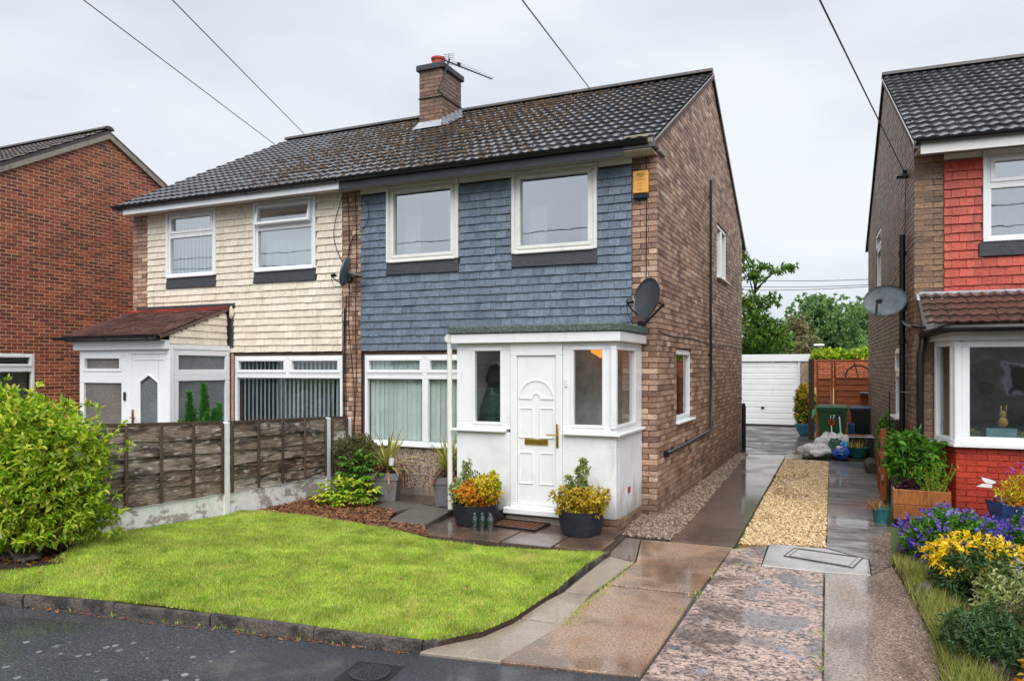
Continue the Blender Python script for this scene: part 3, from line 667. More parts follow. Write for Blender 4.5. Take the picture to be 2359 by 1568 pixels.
mk('door_step', G().box(DL - .06, YPF - .02, .0, DR + .1, YPF + .02, .135, .008), M['concrete'], porch)
sl_ = G(); pb(PFR, XPW - .05, DL - .06, 1.141, 1.175, -.10, .06, .008, sl_); pb(PFR, DR + .02, XPE + .06, 1.141, 1.175, -.10, .06, .008, sl_); pb(PSD, YPF + .101, YF - .02, 1.1415, 1.1755, -.10, .058, .008, sl_)
mk('sill', sl_, M['upvc'], porch)
# windows: left, right, side
def pwin(PL, a, b, za, zb_, gl, gr, gm='glass_clear'):
    g = G(); ua, ub = gl, gr; zc, zd = 1.26, 2.17
    pb(PL, a, b, zd, zb_, -.07, 0, .006, g); pb(PL, a, b, za, zc, -.07, 0, .006, g); pb(PL, a, ua, zc + .0005, zd - .0005, -.07, 0, .006, g); pb(PL, ub, b, zc + .0005, zd - .0005, -.07, 0, .006, g)
    ring(PL, ua - .03, ub + .03, zc - .03, zd + .03, .036, -.06, .012, .006, g)
    w = mk('window', g, M['upvc'], porch); mk('pane', sheet(PL, ua, ub, zc, zd, -.03), M[gm], w); return w
pwin(PFR, XPW, DL - .004, 1.176, 2.26, px(225), px(397))
pwin(PFR, DR + .004, XPE, 1.176, 2.26, px(870), px(1063))
def py(x): return fx((1100 + x * .3827) * .9211, 847, XPE).y
pwin(PSD, YPF + .072, YF - .02, 1.177, 2.26, py(1150), py(1272))
mk('left_wall', pb(PLS, YPF + .072, YF - .02, 1.143, 2.26, -.07, 0), M['upvc'], porch)
# door
df = G(); pb(PFR, DL, DR, 2.10, 2.26, -.08, .015, .006, df); pb(PFR, DL, DL + .085, .285, 2.099, -.08, .015, .006, df); pb(PFR, DR - .085, DR, .285, 2.099, -.08, .015, .006, df); pb(PFR, DL, DR, .215, .284, -.08, .02, .006, df)
mk('door_frame', df, M['upvc'], porch)
mk('threshold', pb(PFR, DL - .08, DR + .06, .137, .2145, -.06, .075, .012), M['upvc'], porch)
a, b = DL + .088, DR - .088; wd = b - a
dr = mk('door', pb(PFR, a, b, .287, 2.097, -.06, -.008, .004), M['upvc'], porch)
def trim(pts, r=.011): return G().tube([PFR @ Vector((u, -.008, z)) for u, z in pts], r, 6)
cu = (a + b) / 2; tr = G(); rad = wd * .44; zc = 1.57
loop = [(cu + rad * math.cos(t), zc + rad * math.sin(t)) for t in np.linspace(math.pi, 0, 21)] + [(cu + .06, zc)] + [(cu + .06 * math.cos(t), zc + .065 * math.sin(t)) for t in np.linspace(.2, math.pi - .2, 9)] + [(cu - .06, zc), (cu - rad, zc), (cu - rad, zc + .01)]
mk('arch_moulding', trim(loop, .012), M['upvc'], dr, 40)
for u0, u1 in ((a + .03, cu - .05), (cu + .05, b - .03)):
    for z0, z1 in ((.52, .90), (1.09, 1.45)): mk('panel_moulding', trim([(u0, z0), (u1, z0), (u1, z1), (u0, z1), (u0, z0 + .005)], .011), M['upvc'], dr, 40)
mk('letterbox', pb(PFR, cu - .155, cu + .155, 1.0, 1.075, -.012, .006, .004), M['chrome_brass'], dr)
mk('letterbox_flap', pb(PFR, cu - .135, cu + .135, 1.012, 1.063, .0065, .012, .004), M['chrome_brass'], dr)
hg = pb(PFR, b + .012, b + .045, .98, 1.27, .013, .03, .006).merge(G().tube([PFR @ Vector(p) for p in ((b + .03, .03, 1.135), (b + .03, .06, 1.135), (b - .1, .06, 1.135))], .009, 7))
mk('handle', hg, M['chrome_brass'], dr, 40)
mk('doorbell', pb(PFR, DR + .035, DR + .065, 1.72, 1.82, .0, .018, .006), M['upvc_aged'], porch)
# roof: fascia, felt
mk('fascia', G().box(XPW - .05, YPF - .08, 2.262, XPE + .07, YF - .04, 2.382, .006), M['upvc'], porch)
mk('felt_roof', G().box(XPW - .075, YPF - .105, 2.384, XPE + .095, YF - .036, 2.478, .012), M['felt_green'], porch)
gt = G().cone((XPW - .10, YPF - .05, 2.33), (XPW - .10, YPF + .03, 2.33), .055, .055, 12).tube([(XPW - .10, YPF - .01, 2.30), (XPW - .10, YPF - .01, 1.2), (XPW - .09, YPF - .01, .12)], .034, 10)
mk('downpipe', gt, M['upvc_aged'], porch, 40)
mk('airbrick', pb(PSD, 8.98, 9.09, .40, .475, 0, .006), M['brick_painted'], porch)
mk('floor', G().box(XPW + .11, YPF + .12, .05, XPE - .11, YF - .02, .19), M['interior_pale'], porch)
mk('inner_wall', G().box(XPW + .08, YF - .05, .2, -3.85, YF - .036, 2.26), M['teal_wall'], porch); mk('inner_wall', G().box(-3.84, YF - .05, .2, XPE - .12, YF - .036, 2.26), M['interior_pale'], porch)
coat = thing('hanging_coat', (-4.30, 9.0, .6), 'dark coat hanging behind the left pane of the white porch', 'coat')
def lump(c, r, s, seed, n=16, m=10, amp=.12):
    g = G(); V = []; rr = random.Random(seed); ph = [rr.uniform(0, 6.28) for _ in range(6)]
    for i in range(m + 1):
        th = math.pi * i / m
        for k in range(n):
            a = 2 * math.pi * k / n
            q = 1 + amp * (math.sin(3 * a + ph[0] + 2 * th) + .7 * math.sin(5 * a + ph[1] - 3 * th) + .6 * math.sin(4 * th + ph[2] + a))
            V.append((c[0] + r * s[0] * q * math.sin(th) * math.cos(a), c[1] + r * s[1] * q * math.sin(th) * math.sin(a), c[2] + r * s[2] * q * math.cos(th)))
    return g.add(V, [(i * n + k, (i + 1) * n + k, (i + 1) * n + (k + 1) % n, i * n + (k + 1) % n) for i in range(m) for k in range(n)])
mk('hood', lump((-4.30, 8.95, 1.83), .13, (1, .7, 1.1), 3), M['dark_cloth'], coat, 60)
mk('coat_body', lump((-4.32, 8.97, 1.25), .30, (.75, .5, 1.6), 5), M['green_cloth'], coat, 60)
mk('coat_hook', G().tube([(-4.30, 8.99, 1.9), (-4.30, 9.1, 2.02), (-4.30, 9.6, 2.03), (-4.30, YF - .01, 2.03)], .01, 6), M['upvc_aged'], coat)
mk('coat_rail', G().tube([(-4.52, 9.3, .2), (-4.52, 9.3, 2.05), (-4.35, 9.3, 2.07)], .012, 6), M['upvc_aged'], coat)
lamp = thing('porch_lamp', (-2.95, 9.3, 2.0), 'lit orange ceiling lamp seen through the right pane of the white porch', 'lamp')
mk('lamp_shade', G().lathe([(.03, 2.24), (.13, 2.19), (.12, 2.15), (.05, 2.11), (.01, 2.08)], 16, Matrix.Translation((-2.92, 9.2, 0)), close=False), mat('lamp_glow', [(230, 130, 40)], .5, (14, .5), emit=((255, 140, 40), .7)), lamp, 60)
mk('ceiling_rose', G().cone((-2.92, 9.2, 2.2), (-2.92, 9.2, 2.262), .05, .05, 10), M['upvc_aged'], lamp)

# ---------------------------------------------------------------- porch of the cream house (lean-to tiled roof)
YC = 8.40; XC0, XC1 = -11.80, -9.70
CFR = plane((0, YC, 0), (1, 0, 0), (0, -1, 0)); CSD = plane((XC1, 0, 0), (0, 1, 0), (1, 0, 0)); CLS = plane((XC0, 0, 0), (0, 1, 0), (-1, 0, 0))
cp = thing('porch', ((XC0 + XC1) / 2, YC, 0), 'white framed porch with lean-to red-brown tiled roof on the cream-tiled house', 'porch')
mk('base_wall', G().box(XC0, YC, 0, XC1, YF - .01, .32).merge(G()), M['render_white'], cp)
dx0, dx1 = fy(296, 850, YC).x, fy(384, 850, YC).x
w = window(cp, CFR, [(XC0, dx0 - .07, .82, 1.80, False), (XC0, dx0 - .07, 1.80, 2.24, True)], fw=.10, d0=-.08, d1=0, gm='glass_frost_warm')
mk('panel', pb(CFR, XC0, dx0 - .072, .322, .818, -.07, -.005, .005), M['upvc'], cp)
w = window(cp, CSD, [(YC + .09, YF - .03, .82, 1.83, False), (YC + .09, YF - .03, 1.83, 2.24, False)], fw=.09, d0=-.08, d1=0, gm='glass_frost')
mk('side_panel', pb(CSD, YC + .09, YF - .03, .322, .818, -.07, -.005, .005), M['upvc'], cp)
mk('left_wall', pb(CLS, YC + .09, YF - .03, .322, 2.24, -.08, 0), M['upvc'], cp)
mk('corner_post', pb(CFR, dx1 + .07, XC1, .322, 2.24, -.088, .006, .008).merge(pb(CFR, dx0 - .069, dx0 - .001, .322, 2.24, -.08, .006, .008)), M['upvc'], cp)
fr = G(); ring(CFR, dx0, dx1 + .069, .34, 2.24, .07, -.07, .004, .006, fr)
mk('door_frame', fr, M['upvc'], cp)
a, b = dx0 + .072, dx1 - .003; cu = (a + b) / 2
gw_ = .21
dg = G(); pb(CFR, a, cu - gw_, .415, 2.165, -.05, -.006, .004, dg); pb(CFR, cu + gw_, b, .415, 2.165, -.05, -.006, .004, dg); pb(CFR, cu - gw_ + .0005, cu + gw_ - .0005, .415, .93, -.05, -.006, .004, dg)
dg.add([CFR @ Vector(p) for p in [(cu - gw_, -.006, 1.72), (cu, -.006, 1.84), (cu + gw_, -.006, 1.72), (cu + gw_, -.006, 2.165), (cu - gw_, -.006, 2.165)]], [(0, 1, 2, 3, 4)])
cd = mk('door', dg, M['upvc'], cp)
mk('door_pane', G().add([CFR @ Vector(p) for p in [(cu - gw_, -.03, .92), (cu + gw_, -.03, .92), (cu + gw_, -.03, 1.74), (cu, -.03, 1.86), (cu - gw_, -.03, 1.74)]], [(0, 1, 2, 3, 4)]), M['glass_frost'], cd)
def trim2(pts, r=.016): return G().tube([CFR @ Vector((u, -.004, z)) for u, z in pts], r, 6)
mk('panel_moulding', trim2([(cu - gw_, .93), (cu + gw_, .93), (cu + gw_, 1.72), (cu, 1.84), (cu - gw_, 1.72), (cu - gw_, .93)]), M['upvc'], cd)
mk('door_groove', trim2([(a + .05, 2.08), (b - .05, 2.08)], .01), M['upvc'], cd)
mk('handle', pb(CFR, a + .01, a + .05, 1.0, 1.28, -.005, .014, .005).merge(G().tube([CFR @ Vector(p) for p in ((a + .03, .014, 1.15), (a + .03, .05, 1.15), (a + .14, .05, 1.15))], .01, 6)), mat('brass_brown', [(140, 84, 44)], .3, (9, .2), metal=.7), cd, 40)
mk('letterbox', pb(CFR, cu - .15, cu + .15, .80, .86, -.01, .005, .004), M['chrome_brass'], cd)
mk('video_doorbell', pb(CFR, dx0 - .095, dx0 - .045, 1.42, 1.56, .006, .03, .008), mat('doorbell_dark', [(40, 42, 46)], .25), cp)
mk('fascia', G().box(XC0 - .07, YC - .07, 2.242, XC1 + .0, YC + .02, 2.37, .006).merge(G().box(XC1 - .08, YC + .021, 2.242, XC1 + .012, YF - .03, 2.325, .005)), M['upvc'], cp)
# lean-to roof
ZE2, YE2, ZT2 = 2.46, YC - .18, 3.0
s2 = Vector((0, YF - .02 - YE2, ZT2 - ZE2)); L2 = s2.length; s2.normalize(); n2 = Vector((0, -s2.z, s2.y))
rx0, rx1 = XC0 - .22, XC1 + .03
dk = G().add([(rx0, YE2, ZE2 - .05), (rx1, YE2, ZE2 - .05), (rx1, YF - .02, ZT2 - .05), (rx0, YF - .02, ZT2 - .05), (rx0, YE2, ZE2), (rx1, YE2, ZE2), (rx1, YF - .02, ZT2), (rx0, YF - .02, ZT2)], BOXF2)
r2 = mk('roof', dk, M['porch_tile'], cp)
allt = rooftiles((rx0, YE2, ZE2), (1, 0, 0), s2, n2, rx1 - rx0, L2, w=.165, gauge=.112, lift=.022, thick=.014, seg=1, ext=.02, flat=True)
top_ = [g for g in allt if max(v[2] for v in g.v) > ZT2 - .03]; low_ = [g for g in allt if g not in top_]
for g in top_: mk('roof_tile', g, M['porch_tile_red'], r2)
pieces(r2, low_, 'roof_tile', M['porch_tile'], 'roof_tiles', 270)
o = gutter(cp, rx0 - .08, rx1 - .05, YE2 - .05, 2.455, .055)
mk('eaves_board', G().box(rx0 + .1, YE2 + .0, 2.372, XC1 + .0, YE2 + .02, 2.45), M['gutter_black'], cp)
mk('eaves_soffit', G().box(rx0 + .1, YE2 + .021, 2.372, XC1 - .001, YC + .1, 2.385), M['upvc'], cp)
tri = lambda y: ZE2 - .04 + (y - YE2) / (YF - YE2) * (ZT2 - ZE2)
CSD2 = plane((XC1 - .02, 0, 0), (0, 1, 0), (1, 0, 0))
mk('gable_panel', G().add([CSD2 @ Vector(p) for p in [(YC, 0, 2.327), (YF - .03, 0, 2.327), (YF - .03, 0, tri(YF)), (YC, 0, tri(YC))]], [(0, 1, 2, 3)]), M['felt_backing'], cp)
for g in hung(CSD2, YC, YF - .10, 2.328, 2.95, holes=(), top=lambda y: tri(y) - .01): mk('wall_tile', g, M['tile_cream'], cp)
vg = G().add([(rx1, YE2, ZE2 - .055), (rx1, YF - .06, ZT2 - .055), (rx1 + .02, YF - .06, ZT2 - .0), (rx1 + .02, YE2, ZE2 - .0)], [(0, 1, 2, 3)])
mk('verge', vg, M['porch_tile'], r2)
mk('lead_flashing', pb(FRONT, rx0 + .05, XC1 + .12, 2.985, 3.06, .02, .055, .01).merge(pb(FRONT, XC1 - .04, XC1 + .08, 2.30, 2.99, .01, .05, .01)), M['lead'], cp)
mk('mastic_patch', lump((XC1 + .06, YF - .06, 2.9), .08, (.6, .4, 1.2), 9), M['tile_cream'], cp, 60)
mk('brick_strip', pb(FRONT, -9.685, -9.635, .3, 2.2, -.02, .02), M['brick_buff'], cp)

# ---------------------------------------------------------------- red brick house far left
XR, YRF, YRR, ZRR = -15.5, 7.55, 11.72, 7.38
red = thing('detached_house', (XR - 3, YRF, 0), 'red-brown brick house at the left edge with its bare gable wall', 'house')
rk = lambda y: ZRR - .06 - .556 * abs(y - YRR)
RS = plane((XR, 0, 0), (0, 1, 0), (1, 0, 0)); yb = 2 * YRR - YRF
rwin = (8.60, 10.04, 1.2, 2.26); 
g = slab(RS, YRF, yb, 0, rk(YRF), [rwin], -.2, -.001)
g.add([RS @ Vector(p) for p in [(YRF, -.2, rk(YRF)), (yb, -.2, rk(yb)), (YRR, -.2, rk(YRR)), (YRF, -.001, rk(YRF)), (yb, -.001, rk(yb)), (YRR, -.001, rk(YRR))]], [(0, 1, 2), (5, 4, 3), (0, 3, 4, 1), (1, 4, 5, 2), (2, 5, 3, 0)])
wr = mk('gable_wall', g, M['mortar_tan'], red)
mk('front_wall', G().box(XR - 6, YRF, 0, XR - .2, YRF + .2, rk(YRF)), M['brick_red'], red)
mk('back_wall', G().box(XR - 6, yb - .2, 0, XR - .2, yb, rk(yb)), M['brick_red'], red)
mk('inner_wall', G().box(XR - 3.4, YRF + .2, .1, XR - 3.3, yb - .2, 5), M['interior_pale'], red)
pieces(wr, bricks(RS, YRF, yb, 0, 7.4, [rwin], rk, j=.016, proud=.004), 'brick', M['brick_red'], 'brickwork')
sv = Vector((0, 1, .556)).normalized(); nv = Vector((0, -sv.z, sv.y)); ye = YRF - .3; ze = ZRR - .556 * (YRR - ye)
dk = G()
for sgn in (1, -1):
    q = [Vector((XR - 6, YRR - sgn * (YRR - ye), ze)), Vector((XR + .06, YRR - sgn * (YRR - ye), ze)), Vector((XR + .06, YRR, ZRR)), Vector((XR - 6, YRR, ZRR))]
    dk.add([p + Vector((0, 0, -.09)) for p in q] + q, BOXF2 if sgn > 0 else [tuple(reversed(f)) for f in BOXF2])
rr_ = mk('roof', dk, M['roof_tile_brown'], red)
pieces(rr_, rooftiles((XR - 5.94, ye, ze + .005), (1, 0, 0), sv, nv, 6.02, (YRR - ye) / sv.y - .03), 'roof_tile', M['roof_tile_brown'], 'roof_tiles', 300)
for front in (1, -1):
    y0 = YRR - front * (YRR - ye)
    mk('verge', G().add([(XR, y0, ze - .19), (XR, YRR, ZRR - .19), (XR + .075, YRR, ZRR - .19), (XR + .075, y0, ze - .19), (XR, y0, ze - .08), (XR, YRR, ZRR - .08), (XR + .075, YRR, ZRR - .08), (XR + .075, y0, ze - .08)], [(0, 1, 2, 3), (7, 6, 5, 4), (0, 4, 5, 1), (2, 6, 7, 3), (0, 3, 7, 4), (1, 5, 6, 2)]), M['concrete'], rr_)
for k in range(13):
    x = XR + .06 - k * .45
    mk('ridge_tile', G().add([(xx, YRR + .13 * math.cos(math.pi * q / 6), ZRR + .02 + .085 * math.sin(math.pi * q / 6)) for xx in (x - .44, x) for q in range(7)], [(q, q + 1, 8 + q, 7 + q) for q in range(6)] + [tuple(range(6, -1, -1)), tuple(range(7, 14))]), M['ridge_tile'], rr_, 40)
w = window(red, RS, [(rwin[0], rwin[1], rwin[2], 1.93, False), (rwin[0], rwin[1], 1.93, rwin[3], True)], fw=.06, d0=-.08, d1=-.0, sill=(rwin[0] - .03, rwin[1] + .03, rwin[2], .05))
bl = G()
for k in range(34): bl.add([RS @ Vector((u, -.17 + dd, 1.24 + k * .03 + dz)) for u, dd, dz in ((rwin[0] + .06, 0, 0), (rwin[1] - .06, 0, 0), (rwin[1] - .06, .02, .012), (rwin[0] + .06, .02, .012))], [(0, 1, 2, 3)])
mk('venetian_blind', bl, M['blind'], w)

# ---------------------------------------------------------------- house at the right edge (turned by 2.5 degrees)
TR = Matrix.Translation((.785, 11.17, 0)) @ Matrix.Rotation(R(2.5), 4, 'Z')
rh = thing('semi_detached_house', (2.5, 11.2, 0), 'dark brown brick house at the right edge with bright red hung tiles', 'house')
def TL(x, y, Y=0): # photo pixel -> local u on the plane local y=Y
    d = TR.inverted().to_3x3() @ ray(x, y); o = TR.inverted() @ CAMP; t = (Y - o.y) / d.y; return o + d * t
RF = TR @ plane((0, 0, 0), (1, 0, 0), (0, -1, 0)); RSD = TR @ plane((0, 0, 0), (0, 1, 0), (-1, 0, 0))
dep, rid = 8.5, 4.25; rakeR = lambda y: ZE + SL * (min(y, 2 * rid - y) + .34) - .05
ru = TL(2262, 450).x; rw_ = (ru, ru + 1.75, 3.56, 4.66)
u2, u1_ = (TL(2026, 500).x, 0), 0
swin_u = (5.0, 6.2, 3.55, 4.72); swin_l = (1.35, 2.25, 1.2, 2.25)
WR = 4.9
mk('party_wall', G().box(WR, .2, 0, WR + .1, dep, 4.86).x(TR), M['interior_pale'], rh)
wf = mk('front_wall', slab(RF, 0, WR, 0, 4.86, [rw_, (.42, 3.0, .8, 2.3)], -.2, -.008), M['mortar_dark'], rh)
ws2 = mk('gable_wall', slab(RSD, 0, dep, 0, 4.86, [swin_u, swin_l], -.2, -.008).merge(G().add([RSD @ Vector(p) for p in [(0, -.2, 4.86), (dep, -.2, 4.86), (rid, -.2, rakeR(rid)), (0, -.008, 4.86), (dep, -.008, 4.86), (rid, -.008, rakeR(rid))]], [(0, 1, 2), (5, 4, 3), (0, 3, 4, 1), (1, 4, 5, 2), (2, 5, 3, 0)])), M['mortar_dark'], rh)
mk('back_wall', G().box(.2, dep - .2, 0, WR, dep, 4.86).x(TR), M['mortar_dark'], rh)
mk('upper_floor', G().box(.2, .2, 2.36, WR, dep - .2, 2.56).x(TR), M['interior'], rh)
mk('partition_wall', G().box(.21, 3.6, 0, WR, 3.7, 2.36).box(.21, 3.6, 2.56, WR, 3.7, 4.86).x(TR), M['interior_pale'], rh)
pieces(ws2, bricks(RF, -.004, .335, 0, 4.72) + bricks(RSD, .001, dep, 0, 7.4, [swin_u, swin_l], rakeR, off=1), 'brick', M['brick_dark'], 'brickwork')
pieces(wf, hung(RF, .34, WR, 2.90, 4.655, holes=[(rw_[0], rw_[1], 3.36, 4.8)]), 'wall_tile', M['tile_red'], 'wall_tiles')
mk('frieze_board', pb(RF, .34, rw_[0] - .004, 4.66, 4.735, -.005, .03, .004), M['upvc_aged'], wf)
w = window(rh, RF, [(rw_[0] + .05, rw_[0] + .9, rw_[2] + .03, 4.28, False), (rw_[0] + .05, rw_[0] + .9, 4.28, rw_[3], True), (rw_[0] + .9, rw_[1] - .05, rw_[2] + .03, rw_[3], True)], d0=-.05, d1=.03, gm='glass_sky', sill=(rw_[0], rw_[1], rw_[2] + .03, .03))
mk('surround', pb(RF, rw_[0], rw_[0] + .05, rw_[2] + .032, 4.735, -.04, .055, .006).merge(pb(RF, rw_[1] - .05, rw_[1], rw_[2] + .032, 4.735, -.04, .055, .006)).merge(pb(RF, rw_[0] + .051, rw_[1] - .051, rw_[3], 4.735, -.04, .045, .004)), M['upvc'], w)
mk('lead_apron', pb(RF, rw_[0] - .05, rw_[1], rw_[2] - .19, rw_[2] - .008, 0, .05, .01), M['lead'], w)
w = window(rh, RSD, [(swin_u[0], swin_u[1], swin_u[2], 4.36, False), (swin_u[0], swin_u[1], 4.36, swin_u[3], True)], d0=-.09, d1=-.01, sill=(swin_u[0] - .04, swin_u[1] + .04, swin_u[2] + .01, .08), gm='glass_sky')
w = window(rh, RSD, [(swin_l[0], swin_l[1], swin_l[2], 1.86, False), (swin_l[0], swin_l[1], 1.86, swin_l[3], True)], d0=-.06, d1=.012, sill=(swin_l[0] - .06, swin_l[1] + .04, swin_l[2] + .01, .1))
curtain(w, RSD, swin_l[0] + .1, swin_l[1] - .1, swin_l[2] + .05, swin_l[3] - .1, -.2, 'curtain_white', 4)
dk = G(); YEr = -.34
for sgn in (1, -1):
    y0 = YEr if sgn > 0 else 2 * rid - YEr
    q = [Vector((-.05, y0, ZE - .04)), Vector((WR, y0, ZE - .04)), Vector((WR, rid, ZR - .04)), Vector((-.05, rid, ZR - .04))]
    dk.add([TR @ (p + Vector((0, 0, -.06))) for p in q] + [TR @ (p + Vector((0, 0, .035))) for p in q], BOXF2 if sgn > 0 else [tuple(reversed(f)) for f in BOXF2])
rfr = mk('roof', dk, M['roof_tile'], rh)
T3 = TR.to_3x3()
pieces(rfr, rooftiles(TR @ Vector((-.05, YEr, ZE)), T3 @ Vector((1, 0, 0)), T3 @ SV, T3 @ NV, WR + .05, sl_len - .02), 'roof_tile', M['roof_tile'], 'roof_tiles')
x = -.05
while x < WR - .1:
    mk('ridge_tile', G().add([TR @ Vector((xx, rid + .13 * math.cos(math.pi * q / 6), ZR + .005 + .085 * math.sin(math.pi * q / 6))) for xx in (x, x + .44) for q in range(7)], [(q, q + 1, 8 + q, 7 + q) for q in range(6)] + [tuple(range(6, -1, -1)), tuple(range(7, 14))]), M['ridge_tile'], rfr, 40); x += .445
for front in (1, -1):
    y0 = YEr + .02 if front > 0 else 2 * rid - YEr
    V = [(-.05, y0, ZE - .035), (-.05, rid, ZR - .035), (.0, rid, ZR - .035), (0, y0, ZE - .035), (-.05, y0, ZE - .11), (-.05, rid, ZR - .11), (0, rid, ZR - .11), (0, y0, ZE - .11)]
    mk('verge', G().add([TR @ Vector(p) for p in V], [(0, 1, 2, 3), (7, 6, 5, 4), (0, 4, 5, 1), (2, 6, 7, 3), (0, 3, 7, 4), (1, 5, 6, 2)]), M['mortar_buff' if front > 0 else 'gutter_black'], rfr)
mk('soffit', G().box(.0, YEr + .02, 4.742, WR, .002, 4.757).x(TR), M['soffit'], rh)
mk('fascia', G().box(.03, YEr - .005, 4.68, WR, YEr + .016, 4.85, .003).x(TR), M['upvc_aged'], rh)
g = G(); n = 9
for k in range(n): 
    a0, a1 = math.pi + math.pi * k / n, math.pi + math.pi * (k + 1) / n
    g.add([TR @ Vector((xx, YEr - .045 + .055 * math.cos(aa), 4.865 + .055 * math.sin(aa))) for xx, aa in ((-.03, a0), (WR, a0), (WR, a1), (-.03, a1))], [(0, 1, 2, 3)])
mk('gutter', g, M['gutter_black'], rh)
# pipes at the right house's corner
def tp(*p): return TR @ Vector(p)
mk('soil_pipe', G().tube([tp(-.06, .83, z) for z in (3.85, 2.6, 1.4, .3)], .04, 10).cone(tp(-.06, .83, 3.55), tp(-.06, .83, 3.62), .052, .052, 10).cone(tp(-.06, .83, 2.3), tp(-.06, .83, 2.36), .05, .05, 10), M['black_plastic'], rh, 40)
mk('branch_pipe', G().tube([tp(-.06, .83, 2.62), tp(-.05, .5, 2.56), tp(-.03, -.05, 2.5), tp(.22, -.09, 2.46)], .022, 8), M['black_plastic'], rh, 40)
# bay window with its own little tiled roof
bay = thing('bay_window', (2.5, 10.7, 0), 'white framed bay window with brown tiled roof over red painted brick', 'bay window')
BD = -.52
p0 = TL(2149, 1000, -.02); p1 = TL(2202, 1000, BD)
ub0, ub1 = p0.x, p1.x; uend = ub1 + 2.1
BF = TR @ plane((0, BD, 0), (1, 0, 0), (0, -1, 0))
ang = math.atan2(-BD - .02, ub1 - ub0); Lc = math.hypot(ub1 - ub0, BD + .02)
BC = TR @ plane((ub0, -.02, 0), (math.cos(ang), -math.sin(ang), 0), (-math.sin(ang), -math.cos(ang), 0))
zs = TL((2100 + 690 * .3827) * .9211, (650 + 1195 * .3827) * .9211, BD).z
zt_ = TL((2100 + 760 * .3827) * .9211, (650 + 525 * .3827) * .9211, BD).z
bw = mk('base_wall', pb(BF, ub1, uend, 0, zs - .04, -.2, -.008).merge(pb(BC, .0, Lc - .01, 0, zs - .04, -.1, -.008)), M['brick_painted'], bay)
pieces(bw, bricks(BF, ub1 + .0, uend, 0, zs - .04, proud=.004, j=.009) + bricks(BC, 0, Lc - .004, 0, zs - .04, proud=.004, j=.009), 'brick', M['brick_painted'], 'brickwork')
sg_ = G().prism([(ub0 - .06, .0), (ub1 - .04, BD - .08), (uend, BD - .08), (uend, 0)], zs - .035, zs).x(TR)
mk('sill', sg_, M['upvc'], bay)
w = window(bay, BF, [(ub1 + .06, uend, zs + .002, zt_, False)], fw=.085, d0=-.08, d1=.0, gm='glass_bay')
w2 = window(bay, BC, [(.02, Lc - .06, zs + .002, zt_, True)], fw=.04, sash=.03, d0=-.07, d1=.0, gm='glass_bay')
mk('corner_post', pb(BF, ub1 - .02, ub1 + .059, zs + .002, zt_, -.09, .006, .01), M['upvc'], bay)
hd = G().prism([(ub0 - .06, .0), (ub1 - .05, BD - .07), (uend, BD - .07), (uend, 0)], zt_ + .001, zt_ + .13).x(TR)
mk('fascia', hd, M['upvc'], bay)
zr0, zr1 = zt_ + .19, 2.92; yr0 = BD - .2
sB = Vector((0, -yr0, zr1 - zr0)); LB = sB.length; sB.normalize(); nB = Vector((0, -sB.z, sB.y)); xb0 = ub1 - .1
dk = G().add([tp(xb0, yr0, zr0 - .06), tp(uend, yr0, zr0 - .06), tp(uend, 0, zr1 - .06), tp(xb0 - .25, 0, zr1 - .06), tp(xb0, yr0, zr0), tp(uend, yr0, zr0), tp(uend, 0, zr1), tp(xb0 - .25, 0, zr1)], BOXF2)
rbay = mk('roof', dk, M['roof_tile_brown'], bay)
pieces(rbay, [q for q in rooftiles(tp(xb0 - .25, yr0, zr0), T3 @ Vector((1, 0, 0)), T3 @ sB, T3 @ nB, uend - xb0 + .25, LB, gauge=.17, w=.26, roll=2, amp=.02, seg=8) if (TR.inverted() @ Vector(q.v[0])).x > xb0 - .25 * (1 + (TR.inverted() @ Vector(q.v[9])).y / -yr0) - .26], 'roof_tile', M['roof_tile_brown'], 'roof_tiles')
mk('cheek', G().add([tp(xb0 - .02, yr0 + .05, zr0 - .1), tp(ub0 - .1, 0, zr0 - .1), tp(xb0 - .27, 0, zr1 - .02), tp(xb0 - .02, yr0 + .05, zr0)], [(0, 1, 2, 3)]), M['render_white'], bay)
mk('gutter', G().tube([tp(ub0 - .12, .0, zr0 - .1), tp(xb0 - .06, yr0 - .02, zr0 - .06), tp(xb0, yr0 - .05, zr0 - .05), tp(uend, yr0 - .05, zr0 - .05)], .05, 10), M['gutter_black'], bay, 50)
mk('downpipe', G().tube([tp(ub0 - .12, -.03, zr0 - .12), tp(ub0 - .13, -.08, zr0 - .24), tp(ub0 - .16, -.10, zr0 - .36), tp(ub0 - .16, -.10, 1.2), tp(ub0 - .16, -.10, .25)], .045, 10), M['black_plastic'], bay, 40)
mk('lead_flashing', pb(RF, ub0 - .18, WR, 2.86, 2.945, .0, .05, .015).merge(G().add([tp(ub0 - .2, -.16, 2.83), tp(ub0 + .1, -.16, 2.84), tp(ub0 + .1, -.02, 2.93), tp(ub0 - .2, -.02, 2.93)], [(0, 1, 2, 3)])), M['lead_pale'], bay)

